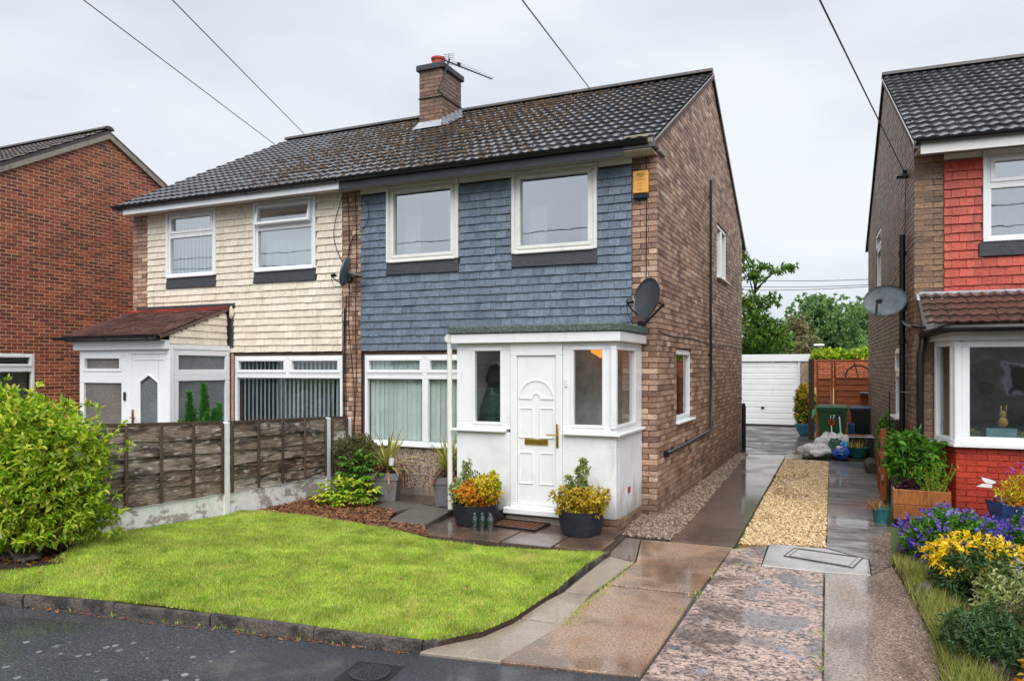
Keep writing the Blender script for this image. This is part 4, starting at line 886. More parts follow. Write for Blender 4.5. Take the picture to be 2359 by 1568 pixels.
# ---------------------------------------------------------------- ground
def st(name, g, m, label=None, parent=None): return mk(name, g, M[m], parent, kind='structure' if parent is None else None, label=label, category=None)
def gp(pts, z=0.0): return [tuple(gz(x, y, z)[:2]) for x, y in pts]
st('ground', G().box(-400, -150, -.3, 400, 600, -.05), 'ground_far', 'wide open ground under the gardens and trees')
st('pavement', G().box(-60, -25, -.14, 60, 7, -.022), 'asphalt', 'dark wet asphalt pavement along the bottom of the picture')
mk('asphalt_patch', G().prism(gp([(560, 1500), (700, 1478), (900, 1500), (1250, 1540), (1300, 1640), (300, 1640), (520, 1560)], -.018), -.03, -.018), M['tarmac_patch'], bpy.data.objects['pavement'])
mk('asphalt_patch', G().prism(gp([(1085, 1523), (1320, 1546), (1560, 1566), (1700, 1640), (1020, 1640)], -.017), -.03, -.017), M['tarmac_patch'], bpy.data.objects['pavement'])
def inpoly(P, poly):
    x, y = P[:, 0], P[:, 1]; r = np.zeros(len(P), bool); n = len(poly); j = n - 1
    for i in range(n):
        xi, yi = poly[i]; xj, yj = poly[j]
        with np.errstate(divide='ignore', invalid='ignore'):
            c = ((yi > y) != (yj > y)) & (x < (xj - xi) * (y - yi) / (yj - yi) + xi)
        r ^= c; j = i
    return r
def sample(poly, n):
    a = np.array(poly); lo, hi = a.min(0), a.max(0); out = np.zeros((0, 2))
    while len(out) < n:
        p = rng.uniform(lo, hi, (n, 2)); out = np.vstack([out, p[inpoly(p, poly)]])
    return out[:n]
def stones(P, r, sq=.6, el=1.5, flat=.5):
    """distorted octahedra: P (n,3), r (n)"""
    n = len(P); base = np.array([(1, 0, 0), (-1, 0, 0), (0, 1, 0), (0, -1, 0), (0, 0, 1), (0, 0, -1)], float)
    V = np.repeat(base[None], n, 0) * (1 + rng.uniform(-.35, .35, (n, 6, 1))) * np.array([el, 1, sq])
    a = rng.uniform(0, 6.283, n); t = rng.normal(0, flat, n)
    c, s = np.cos(t)[:, None], np.sin(t)[:, None]; x, z = V[..., 0] * c - V[..., 2] * s, V[..., 0] * s + V[..., 2] * c
    c, s = np.cos(a)[:, None], np.sin(a)[:, None]; V = np.stack([x * c - V[..., 1] * s, x * s + V[..., 1] * c, z], -1)
    V = V * r[:, None, None] + P[:, None]
    F = np.array([(0, 2, 4), (2, 1, 4), (1, 3, 4), (3, 0, 4), (2, 0, 5), (1, 2, 5), (3, 1, 5), (0, 3, 5)])
    return V.reshape(-1, 3), (F[None] + (np.arange(n) * 6)[:, None, None]).reshape(-1, 3)
def cl(v): return np.clip(v, 0, 1)
def lawnz(x, y):
    lf = cl((-x - 4) / 3.2); return .055 + lf * (.05 + .12 * cl((7 - y) / 2)) * cl((y - 4.0) / .8)
LAWN = [(p[0], p[1] + .066) for p in gp([(-60, 1381), (0, 1386), (180, 1400), (360, 1418), (650, 1458), (955, 1498)])] + gp([(1010, 1470), (1110, 1450), (1180, 1420), (1280, 1355), (1345, 1300), (1395, 1270)], .055) + \
       gp([(1300, 1268), (1200, 1263), (1100, 1256), (1000, 1241), (900, 1220), (800, 1205), (700, 1192), (600, 1184), (530, 1182)], .06) + [(-7.14, 7.2), (-7.14, 5.3), (-6.9, 4.9), (-6.75, 4.45), (-7.3, 4.3)]
xs = np.arange(-8.4, -2.2, .12); ys = np.arange(3.7, 8.1, .12)
gv, gf = [], []; gi = {}
cells = np.array([(x, y) for x in xs for y in ys]); ok = inpoly(cells, LAWN) & inpoly(cells + .12, LAWN) & inpoly(cells + [.12, 0], LAWN) & inpoly(cells + [0, .12], LAWN)
for (x, y), k in zip(cells, ok):
    if not k: continue
    q = []
    for dx, dy in ((0, 0), (.12, 0), (.12, .12), (0, .12)):
        kk = (round(x + dx, 3), round(y + dy, 3))
        if kk not in gi: gi[kk] = len(gv); gv.append((kk[0], kk[1], float(lawnz(kk[0], kk[1])) - .012))
        q.append(gi[kk])
    gf.append(q)
st('lawn_edge', G().prism(LAWN, -.1, .032), 'soil', 'soil edge under the rim of the front lawn')
mkn('lawn', gv, gf, M['lawn_soil'], smooth=True, kind='structure', label='sloping front lawn between fence and driveway')
NB = 420000
P = sample(LAWN, NB)
for bx0, by0, br in [(tuple(gz(x, y, .06)[:2]) + (r,)) for x, y, r in ((1060, 1330, .07), (1140, 1355, .06), (800, 1300, .05), (620, 1330, .06), (470, 1250, .08), (330, 1290, .07), (900, 1395, .05), (250, 1345, .07), (760, 1390, .06), (1220, 1330, .05))]:
    dd = ((P[:, 0] - bx0) / br / 1.5) ** 2 + ((P[:, 1] - by0) / br) ** 2; P = P[(dd > 1) | (rng.random(len(P)) < .35)]
NB = len(P); z = lawnz(P[:, 0], P[:, 1]) - .014
clump = .7 + .7 * np.sin(P[:, 0] * 5.1 + 2 * np.sin(P[:, 1] * 3.7)) * np.sin(P[:, 1] * 6.3 + 1.7 * np.sin(P[:, 0] * 4.4))
h = (rng.uniform(.014, .038, NB)) * (.75 + .45 * clump); a = rng.uniform(0, 6.283, NB); ln = rng.uniform(.1, .9, NB) * h; b = rng.uniform(0, 6.283, NB); wd = rng.uniform(.0022, .0045, NB)
B = np.stack([P[:, 0], P[:, 1], z], 1); dx = np.stack([np.cos(a) * wd, np.sin(a) * wd, 0 * a], 1)
T = B + np.stack([np.cos(b) * ln, np.sin(b) * ln, h], 1)
V = np.stack([B - dx, B + dx, T], 1).reshape(-1, 3); F = np.arange(NB * 3).reshape(-1, 3)
mkn('grass', V, F, M['grass'], kind='stuff', label='bright green mown grass covering the front lawn', category='grass')
# kerb edging stones along the pavement and up the side of the lawn
kerb = thing('kerb', (-4.5, 4.2, 0), 'row of dark concrete edging stones along the lawn', None, kind='structure')
def edging(pts, jl, w=.06, h=.068, m='kerb'):
    pts = [Vector(p) for p in pts]; seg = []; L = 0
    cum = [0]
    for p, q in zip(pts, pts[1:]): cum.append(cum[-1] + (q - p).length)
    def at(s):
        for i in range(len(pts) - 1):
            if s <= cum[i + 1] or i == len(pts) - 2:
                t = (s - cum[i]) / (cum[i + 1] - cum[i]); return pts[i].lerp(pts[i + 1], t), (pts[i + 1] - pts[i]).normalized()
    s = 0
    while s < cum[-1] - .08:
        e = min(s + jl * random.uniform(.95, 1.05), cum[-1]); (p, d1), (q, _) = at(s + .006), at(e - .006); d = (q - p); n = Vector((-d.y, d.x, 0)).normalized()
        V = []; k = random.uniform(-.006, .006); hh = h + random.uniform(-.006, .006)
        prof = [(0, -.08), (0, hh * .6), (w * .15, hh * .92), (w * .5, hh), (w * .85, hh * .92), (w, hh * .6), (w, -.08)]
        for c in (p, q):
            for a_, z_ in prof: V.append(c + n * (a_ + k) + Vector((0, 0, z_)))
        m_ = len(prof); F = [(i, m_ + i, m_ + i + 1, i + 1) for i in range(m_ - 1)] + [tuple(range(m_)), tuple(range(2 * m_ - 1, m_ - 1, -1))]
        mk('kerb_stone', G().add(V, F), M[m], kerb, 50); s = e
edging([gz(*p, 0) for p in [(-160, 1374), (0, 1386), (180, 1400), (360, 1418), (650, 1458), (960, 1499), (972, 1499)]], .92)
edging([gz(*p, 0) for p in [(972, 1497), (1090, 1470), (1190, 1430)]], .5, .05, .05)
edging([gz(*p, 0) for p in [(1285, 1368), (1340, 1318), (1408, 1280)]], .4, .045, .045)
# driveway slabs
dw = thing('driveway', (-1.2, 8, -.1), 'wet driveway of concrete slabs leading past the house', None, kind='structure')
def sl(name, pts, m, z=0.0, ch=True, parent=None, inset=.006):
    poly = [Vector((*p, 0)) for p in (gp(pts, z) if len(pts[0]) == 2 and abs(pts[0][0]) > 60 else pts)]
    c = sum(poly, Vector()) / len(poly); poly = [p + (c - p).normalized() * inset for p in poly]
    a = [(p.x, p.y) for p in poly]; b = [(p.x + (c.x - p.x) * .012, p.y + (c.y - p.y) * .012) for p in poly]; n = len(a)
    A = sum(a[i][0] * a[(i + 1) % n][1] - a[(i + 1) % n][0] * a[i][1] for i in range(n))
    if A < 0: a.reverse(); b.reverse()
    V = [(x, y, z - .13) for x, y in a] + [(x, y, z - .008) for x, y in a] + [(x, y, z) for x, y in b]
    F = [tuple(range(2 * n, 3 * n))] + [(i, (i + 1) % n, n + (i + 1) % n, n + i) for i in range(n)] + [(n + i, n + (i + 1) % n, 2 * n + (i + 1) % n, 2 * n + i) for i in range(n)]
    return mk(name, G().add(V, F), M[m], parent or dw)
sl('concrete_slab', [(1155, 1522), (1475, 1556), (1602, 1369), (1397, 1347)], 'drive_tan')
sl('concrete_slab', [(1400, 1344), (1605, 1366), (1688, 1259), (1477, 1241), (1463, 1294)], 'drive_tan', .002)
sl('concrete_slab', [(1540, 1246), (1690, 1256), (1810, 1047), (1722, 1045)], 'drive_wet', .003)
sl('concrete_slab', [(1463, 1292), (1476, 1241), (1400, 1232), (1380, 1275)], 'drive_wet', .004)
sl('concrete_slab', [(965, 1500), (1152, 1522), (1298, 1438), (1182, 1421)], 'strip_slab', .002)
sl('concrete_slab', [(1183, 1419), (1299, 1436), (1359, 1369), (1300, 1362)], 'strip_slab', .004)
sl('concrete_slab', [(1301, 1360), (1360, 1367), (1461, 1294), (1402, 1279)], 'strip_slab', .002)
sl('concrete_slab', [(1810, 1046), (1850, 1046), (1846, 1056), (1806, 1055)], 'strip_slab', .01)
sl('pink_panel', [(1686, 1262), (1768, 1253), (1752, 1301), (1897, 1318), (1894, 1700), (1375, 1700), (1480, 1556)], 'pink_concrete', -.012)
sl('lane_slab', [(1910, 1060), (2012, 1064), (2046, 1222), (1904, 1215)], 'lane_concrete', .004)
sl('lane_slab', [(1904, 1217), (2046, 1224), (2054, 1300), (2008, 1322), (2003, 1288), (1902, 1261)], 'lane_concrete', .002)
sl('lane_slab', [(1899, 1318), (2008, 1324), (2054, 1302), (2112, 1400), (2150, 1480), (2195, 1700), (1894, 1700)], 'lane_front', .003)
PB = gp([(2050, 1226), (2056, 1302), (2114, 1400), (2152, 1480), (2198, 1700), (1960, 1700), (1985, 1400), (2000, 1240)])
P2 = sample(PB, 16000); ex = .50 - .02 * (P2[:, 1] - 5); P2 = P2[rng.random(len(P2)) < np.clip(.8 - (ex - P2[:, 0]) / .40, .02, 1)]; n = len(P2)
V, F = stones(np.stack([P2[:, 0], P2[:, 1], rng.uniform(.003, .008, n)], 1), rng.uniform(.003, .007, n), .4, 1.4, .2); mkn('aggregate', V, F, M['lane_pebbles'], kind='stuff', label='brown exposed pebbles along the right edge of the wet drive', category='pebbles')
mh = sl('manhole_slab', [(1771, 1251), (1901, 1262), (2002, 1289), (2007, 1323), (1899, 1316), (1753, 1300)], 'manhole_slab', .006)
cov = thing('manhole_cover', gz(1900, 1283, .01), 'rectangular inspection cover set in the grey slab of the driveway', 'manhole cover')
q = [gz(x, y, .012) for x, y in ((1830, 1261), (1987, 1283), (1964, 1306), (1805, 1279))]
mk('cover_plate', G().prism([tuple(p[:2]) for p in q], -.0, .0105), M['manhole_slab'], cov)
e = G()
for i in range(4): e.tube([q[i], q[(i + 1) % 4]], .005, 4)
qc = sum(q, Vector()) / 4; q2 = [p + (qc - p) * .13 for p in q]
for i in range(4): e.tube([q2[i], q2[(i + 1) % 4]], .003, 4)
mk('cover_frame', e, M['kerb'], cov)
st('rear_drive', G().box(-4.5, 17.5, -.1, .9, 27, -.006), 'asphalt_rear', 'dark rough asphalt in front of the garage')
# gravel
GOLD = gp([(1808, 1057), (1908, 1062), (1901, 1258), (1701, 1252)])
st('gravel_bed', G().prism(GOLD, -.1, -.012), 'gravel_gold_bed', 'golden gravel strip in the middle of the driveway')
P2 = sample(GOLD, 21000); bx = (np.abs((P2[:, 0] + 1.0 + .25 * np.sin(P2[:, 1] * 2)) / .34) ** 2 + np.abs((P2[:, 1] - 13.2) / 1.5) ** 2) < 1
P2 = P2[~bx | (rng.random(len(P2)) < .25)]; n = len(P2)
V, F = stones(np.stack([P2[:, 0], P2[:, 1], rng.uniform(-.012, .006, n)], 1), rng.uniform(.008, .017, n)); mkn('golden_gravel', V, F, M['gravel_gold'], kind='stuff', label='golden gravel filling the strip between the drive slabs', category='gravel')
PEB = [(XE, YF), (XE, 17.6)] + gp([(1722, 1046), (1640, 1140), (1590, 1200), (1545, 1244), (1480, 1238), (1420, 1232)]) + [(XPE + .05, YPF - .02), (XPE, YF)]
st('pebble_bed', G().prism(PEB, -.1, .006), 'pebble_bed', 'bed of brown pebbles along the gable wall')
P2 = sample(PEB, 15000); n = len(P2)
V, F = stones(np.stack([P2[:, 0], P2[:, 1], rng.uniform(.0, .02, n)], 1), rng.uniform(.008, .02, n)); mkn('brown_pebbles', V, F, M['pebble_brown'], kind='stuff', label='brown pebbles strewn along the foot of the gable wall', category='gravel')
# paved path in front of the porch
path = thing('path', (-4, 8, 0), 'wet brown paving slabs in front of the porch', None, kind='structure')
st('path_bed', G().prism([(-6.6, 8.75), (-5.6, 8.5), (-5.2, 7.55), (-4.2, 7.3), (-2.3, 7.45), (-2.35, 8.5), (-2.6, 9.66), (-6.6, 9.66)], -.1, .018), 'soil', parent=path)
for (x0, x1, y0, y1) in [(-6.62, -5.95, 8.92, 9.64), (-5.94, -5.3, 9.02, 9.64), (-5.29, -4.66, 8.94, 9.64), (-4.70, -4.10, 7.36, 7.98), (-4.09, -3.50, 7.38, 8.0), (-3.49, -2.90, 7.40, 8.02), (-2.89, -2.36, 7.46, 8.04), (-4.62, -4.05, 7.99, 8.47), (-4.04, -3.47, 8.01, 8.47), (-3.46, -2.91, 8.03, 8.47), (-2.90, -2.40, 8.05, 8.5)]:
    sl('paving_slab', [(x0, y0), (x1, y0), (x1, y1), (x0, y1)], 'path_slab', .04 + random.uniform(-.003, .003), parent=path)
sl('paving_slab', [(-5.14, 7.66), (-4.60, 7.66), (-4.76, 8.62), (-5.42, 8.80)], 'slab_grey', .085, parent=path)
sl('paving_slab', [(-5.98, 8.46), (-5.44, 8.30), (-5.40, 8.90), (-5.96, 8.99)], 'slab_grey', .055, parent=path)
# beds
BED = [(-7.12, 7.25)] + gp([(530, 1184), (600, 1186), (700, 1194), (800, 1207), (900, 1222), (985, 1238)], .05) + [(-4.62, 7.66), (-5.16, 7.66), (-5.45, 8.3), (-6.0, 8.5), (-6.64, 8.9), (-6.64, 9.65), (-7.12, 9.65)]
st('flower_bed', G().prism(BED, -.1, .06), 'soil', 'bark covered bed in the corner between fence and house')
P2 = sample(BED, 5200); n = len(P2)
V, F = stones(np.stack([P2[:, 0], P2[:, 1], rng.uniform(.055, .09, n)], 1), rng.uniform(.006, .016, n), .35, 3.4, .25); mkn('bark_chips', V, F, M['bark'], kind='stuff', label='brown bark chips covering the corner bed', category='bark')
BED2 = [(-9.2, 3.9)] + [(-7.6, 4.02), (-7.0, 4.25), (-6.62, 4.55), (-6.75, 4.95), (-7.05, 5.35), (-7.14, 5.6), (-7.14, 6.0), (-9.2, 6)]
st('hedge_bed', G().prism(BED2, -.1, .15), 'soil', 'dark soil under the big hedge at the left')
P2 = sample(BED2, 2200); n = len(P2)
V, F = stones(np.stack([P2[:, 0], P2[:, 1], rng.uniform(.15, .18, n)], 1), rng.uniform(.007, .018, n), .3, 2.4, .3); mkn('leaf_litter', V, F, mat('litter', [(120, 70, 36), (70, 46, 32), (150, 110, 40), (50, 38, 30), (160, 60, 40), (110, 100, 40)], .6), kind='stuff', label='fallen leaves on the soil under the hedge', category='leaves')
st('neighbour_garden', G().box(-15, 3.5, -.1, -7.3, 9.66, -.03), 'strip_slab', 'paved front garden of the cream house')
RB = gp([(2056, 1300), (2114, 1400), (2152, 1480), (2200, 1700)]) + [(4, 3.2), (4, 11), (.95, 11), (.62, 10.4), (.5, 9.2)]
st('right_bed', G().prism(RB, -.1, .05), 'soil', 'planted flower bed in front of the red-tiled house')
# weeds growing in the joints
def tufts(name, pts, n, hh, m, sp=.03, label=None, parent=None, w=.003, kind='stuff', cat=None):
    V = []
    for p in pts:
        for _ in range(n):
            b = Vector(p) + Vector((random.gauss(0, sp), random.gauss(0, sp), 0)); a = random.uniform(0, 6.28); k = hh * random.uniform(.5, 1.2); ww = w * random.uniform(.7, 1.3); t = random.uniform(0, 6.28)
            V += [(b.x - ww * math.cos(a), b.y - ww * math.sin(a), b.z), (b.x + ww * math.cos(a), b.y + ww * math.sin(a), b.z), (b.x + .5 * k * math.cos(t), b.y + .5 * k * math.sin(t), b.z + k)]
    return mkn(name, V, np.arange(len(V)).reshape(-1, 3), M[m], parent, kind=kind, label=label, category=cat)
wp = [gz(x, y, 0) for x, y in [(1607, 1366), (1600, 1372), (1568, 1402), (1612, 1362), (1650, 1312), (1700, 1300), (1740, 1312), (1890, 1460), (1893, 1510), (1888, 1540), (1640, 1330)]]
for i in range(26): t = i / 25; wp.append(gz(1300 + 155 * t + random.uniform(-6, 6), 1438 - 140 * t, 0))
for i in range(20): wp.append(gz(random.uniform(380, 900), 0, 0) if False else gz(*((lambda t: (120 + 840 * t, 1397 + 104 * t))(random.random())), -.02))
tufts('weeds', wp, 15, .028, 'grass', .022, 'small green weeds in the joints of the paving', cat='weeds')
lp = [gz(*((lambda t: (40 + 900 * t, 1392 + 108 * t))(random.random())), -.02) + Vector((random.uniform(-.03, .05), -random.uniform(0, .05), .004)) for _ in range(220)]
V, F = stones(np.array([tuple(p) for p in lp]), rng.uniform(.004, .012, len(lp)), .2, 2.4, .2); mkn('gutter_litter', V, F, M['bark'], kind='stuff', label='brown leaf litter at the foot of the kerb', category='leaves')
# pale spots trodden into the pavement
for k, (x, y) in enumerate([(40, 1560), (15, 1535), (130, 1487), (180, 1510), (205, 1506), (230, 1498), (245, 1490), (275, 1497), (265, 1486), (225, 1545), (308, 1480), (325, 1502), (410, 1490), (445, 1512), (485, 1522), (380, 1567), (90, 1500), (535, 1500), (455, 1565), (160, 1478), (340, 1515), (60, 1478), (590, 1497), (140, 1505), (425, 1553), (240, 1565)]):
    c = gz(x, y, -.0215); r = random.uniform(.010, .026); n = 9
    mk('gum_spot', G().prism([(c.x + r * random.uniform(.7, 1.3) * math.cos(6.283 * i / n), c.y + r * random.uniform(.7, 1.3) * math.sin(6.283 * i / n)) for i in range(n)], -.023, -.0195), M['chewing_gum'], bpy.data.objects['pavement'])
# round drain cover in the pavement
gc = gz(852, 1550, -.02)
dc = thing('drain_cover', gc, 'round patterned iron drain cover in the asphalt pavement', 'drain cover')
mk('surround', G().box(gc.x - .17, gc.y - .16, -.03, gc.x + .17, gc.y + .16, -.0165).x(Matrix.Translation(gc) @ Matrix.Rotation(.15, 4, 'Z') @ Matrix.Translation(-gc)), M['black_plastic'], dc)
g = G().lathe([(.13, -.0165), (.13, -.010), (.115, -.010), (.115, -.013), (.001, -.013)], 28, Matrix.Translation((gc.x, gc.y, 0)), False)
for i in range(-4, 5):
    for j in range(-4, 5):
        if (i * .026) ** 2 + (j * .026) ** 2 < .0105: g.box(gc.x + i * .026 - .009 + (.013 if j % 2 else 0), gc.y + j * .026 - .009, -.0135, gc.x + i * .026 + .009 + (.013 if j % 2 else 0), gc.y + j * .026 + .009, -.008, .002)
mk('iron_lid', g, M['iron'], dc)

P2 = sample(LAWN, 70); n = len(P2)
V, F = stones(np.stack([P2[:, 0], P2[:, 1], lawnz(P2[:, 0], P2[:, 1]) + .012], 1), rng.uniform(.006, .014, n), .2, 1.8, .4); mkn('fallen_leaves', V, F, M['litter'] if 'litter' in M else bpy.data.materials['litter'], kind='stuff', label='a few fallen leaves scattered on the lawn', category='leaves')

# ---------------------------------------------------------------- foliage
def unit(a): return a / np.maximum(np.linalg.norm(a, axis=-1, keepdims=True), 1e-9)
def leaves(P, Dv, L, Wd, fold=.25, curl=.18, up=.8):
    """P base points, Dv directions (n,3); L, Wd lengths and widths; six-cornered leaves folded at the midrib"""
    P = np.asarray(P, float); Dv = unit(np.asarray(Dv, float)); n = len(P); L = np.broadcast_to(L, (n,))[:, None]; Wd = np.broadcast_to(Wd, (n,))[:, None]
    S = unit(np.cross(Dv, np.array([0, 0, 1.0]) * up + rng.normal(0, .45, (n, 3)))); Nn = np.cross(S, Dv)
    m1, m2 = P + Dv * L * .32, P + Dv * L * .68 - Nn * curl * L * .3
    V = np.stack([P, m1 - S * Wd * .46 + Nn * fold * Wd, m2 - S * Wd * .42 + Nn * fold * Wd, P + Dv * L - Nn * curl * L, m2 + S * Wd * .42 + Nn * fold * Wd, m1 + S * Wd * .46 + Nn * fold * Wd], 1)
    F = np.array([(0, 3, 2, 1), (0, 5, 4, 3)])
    return V.reshape(-1, 3), (F[None] + (np.arange(n) * 6)[:, None, None]).reshape(-1, 4)
def rosettes(C, A, k, L, W, spread=.9, jit=.3, **kw):
    """k leaves round every shoot tip C with axis A"""
    C = np.repeat(np.asarray(C, float), k, 0); A = np.repeat(unit(np.asarray(A, float)), k, 0); n = len(C)
    Dv = unit(A * (1 - spread * .45) + unit(rng.normal(0, 1, (n, 3))) * spread)
    return leaves(C - A * rng.uniform(0, .05, (n, 1)), Dv, L * rng.uniform(1 - jit, 1 + jit, n), W * rng.uniform(1 - jit, 1 + jit, n), **kw)
def ball(n, c, r, shell=.55, zmin=None, rough=.12, seed=0):
    """points in the outer part of a lumpy ellipsoid and their outward directions"""
    d = unit(rng.normal(0, 1, (n, 3))); ph = np.random.default_rng(seed).uniform(0, 6.28, 6)
    lump_ = 1 + rough * (np.sin(d[:, 0] * 5 + ph[0]) + np.sin(d[:, 1] * 6 + ph[1]) + np.sin(d[:, 2] * 5 + ph[2]))
    rad = (rng.uniform(shell ** 3, 1, n) ** (1 / 3)) * lump_
    P = np.array(c) + d * rad[:, None] * np.array(r)
    k = np.ones(n, bool) if zmin is None else P[:, 2] > zmin
    return P[k], unit(d / np.array(r))[k]
def cat(*vf):
    V, F, b = [], [], 0
    for v, f in vf: V.append(v); F.append(f + b); b += len(v)
    return np.vstack(V), np.vstack(F)
def LM(k, cols, **kw): M[k] = mat(k, cols, kw.pop('rough', .38), kw.pop('n', (3, .15)), transl=kw.pop('transl', .3), **kw)
LM('leaf_lime', [(92, 140, 28), (150, 190, 36), (194, 214, 54), (116, 166, 34), (220, 222, 80), (74, 120, 28), (164, 200, 46), (230, 224, 100), (130, 178, 38)], rough=.3)
LM('leaf_mid', [(66, 118, 38), (88, 146, 46), (108, 164, 54), (56, 100, 34), (126, 174, 62)], rough=.32)
LM('leaf_dark', [(46, 76, 42), (70, 104, 56), (92, 122, 72), (56, 88, 48), (116, 132, 88)])
LM('leaf_bronze', [(84, 92, 50), (110, 112, 66), (66, 80, 44), (124, 104, 74), (140, 140, 90)])
LM('leaf_yellow', [(206, 186, 24), (226, 208, 48), (184, 158, 22), (232, 216, 90), (160, 150, 30)])
LM('leaf_orange', [(226, 150, 30), (214, 120, 30), (230, 190, 50), (198, 92, 32), (222, 200, 70), (150, 150, 40)])
LM('leaf_gold', [(206, 172, 30), (222, 196, 60), (170, 140, 30), (140, 130, 40), (228, 210, 100)])
LM('leaf_variegated', [(120, 144, 70), (190, 196, 130), (96, 124, 60), (206, 210, 160)])
LM('petal_purple', [(84, 64, 176), (104, 84, 196), (124, 104, 206), (74, 52, 160), (150, 124, 206), (112, 84, 176)], transl=.35)
LM('petal_pink', [(196, 70, 150), (214, 120, 190), (170, 90, 190), (206, 40, 90)], transl=.35)
LM('petal_yellow', [(240, 206, 16), (250, 222, 40), (228, 184, 20)], transl=.35)
LM('leaf_sword', [(150, 156, 62), (190, 188, 90), (112, 124, 48), (220, 210, 128), (172, 164, 70)])
LM('leaf_dead', [(156, 96, 48), (184, 128, 70), (130, 76, 42)])
LM('leaf_conifer', [(66, 126, 56), (86, 150, 66), (54, 106, 50), (112, 170, 78)])
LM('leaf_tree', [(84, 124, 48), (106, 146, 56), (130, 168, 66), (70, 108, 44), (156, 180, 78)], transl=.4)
LM('leaf_far', [(112, 150, 92), (130, 166, 104), (150, 184, 118), (98, 136, 84), (160, 186, 120)], transl=.4)  # rainy-day haze put into the colour: leaves painted paler with distance
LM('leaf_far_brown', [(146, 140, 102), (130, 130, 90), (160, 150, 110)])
D('stem', [(120, 100, 76), (150, 128, 98), (98, 80, 60)], .7, (40, .25)); D('trunk', [(74, 60, 48)], .85, (20, .3), bump=[(30, .8, .02)])
D('stem_dark', [(60, 46, 36)], .8)

def plant(name, loc, label, cat_, group=None): return thing(name, loc, label, cat_, group)
# big hedge bush, left foreground
hb = plant('hedge_bush', (-7.4, 4.7, .15), 'large bright yellow-green bush at the left edge beside the fence', 'bush')
lobes = [((-7.42, 4.72, 1.02), (.70, .62, .66)), ((-7.65, 4.50, 1.30), (.62, .58, .50)), ((-7.12, 4.85, 1.0), (.50, .46, .42)), ((-7.05, 4.65, .72), (.48, .40, .40)), ((-7.85, 4.95, 1.25), (.6, .55, .5)), ((-7.4, 4.35, .75), (.5, .34, .42)), ((-7.8, 4.3, .58), (.5, .32, .36)), ((-6.98, 4.95, .50), (.36, .32, .26)), ((-7.3, 4.42, .40), (.5, .26, .22)), ((-7.75, 4.3, 1.0), (.45, .36, .4))]
parts = []
for i, (c, r) in enumerate(lobes):
    nn_ = int(430 * r[0] / .6 * r[2] / .5)
    Pn, An = ball(nn_, c, r, .72, .22, .14, i); An[:, 2] += .35
    parts.append(rosettes(Pn, An, 8, .064, .028, .95, .45))
    Pn, An = ball(int(46 * r[0] / .6), c, tuple(q * 1.13 for q in r), .9, .3, .1, i + 40); An[:, 2] += .8; parts.append(rosettes(Pn, An, 9, .07, .026, .8, .3)); parts.append(rosettes(Pn - An * .07, An, 8, .07, .026, .9, .3))
mkn('foliage', *cat(*parts), M['leaf_lime'], hb)
sg2 = G(); rs = random.Random(4)
for i in range(70):
    b = Vector((-7.42 + rs.uniform(-.35, .35), 4.7 + rs.uniform(-.3, .3), .1)); a = rs.uniform(0, 6.28); e = b + Vector((math.cos(a) * rs.uniform(.3, .75), math.sin(a) * rs.uniform(.3, .62), rs.uniform(.35, 1.0)))
    m_ = b.lerp(e, .5) + Vector((rs.uniform(-.1, .1), rs.uniform(-.1, .1), rs.uniform(-.12, .05))); sg2.tube([b, m_, e, e + Vector((rs.uniform(-.1, .1), rs.uniform(-.1, .1), .12))], [.012, .009, .006, .003], 5)
mk('stems', sg2, M['stem'], hb)
stn = mk('rock', lump((-7.1, 4.5, .15), .15, (1.5, .9, .6), 21), M['kerb'], None, 60, label='flat grey stone on the soil under the yellow-green bush', category='rock')

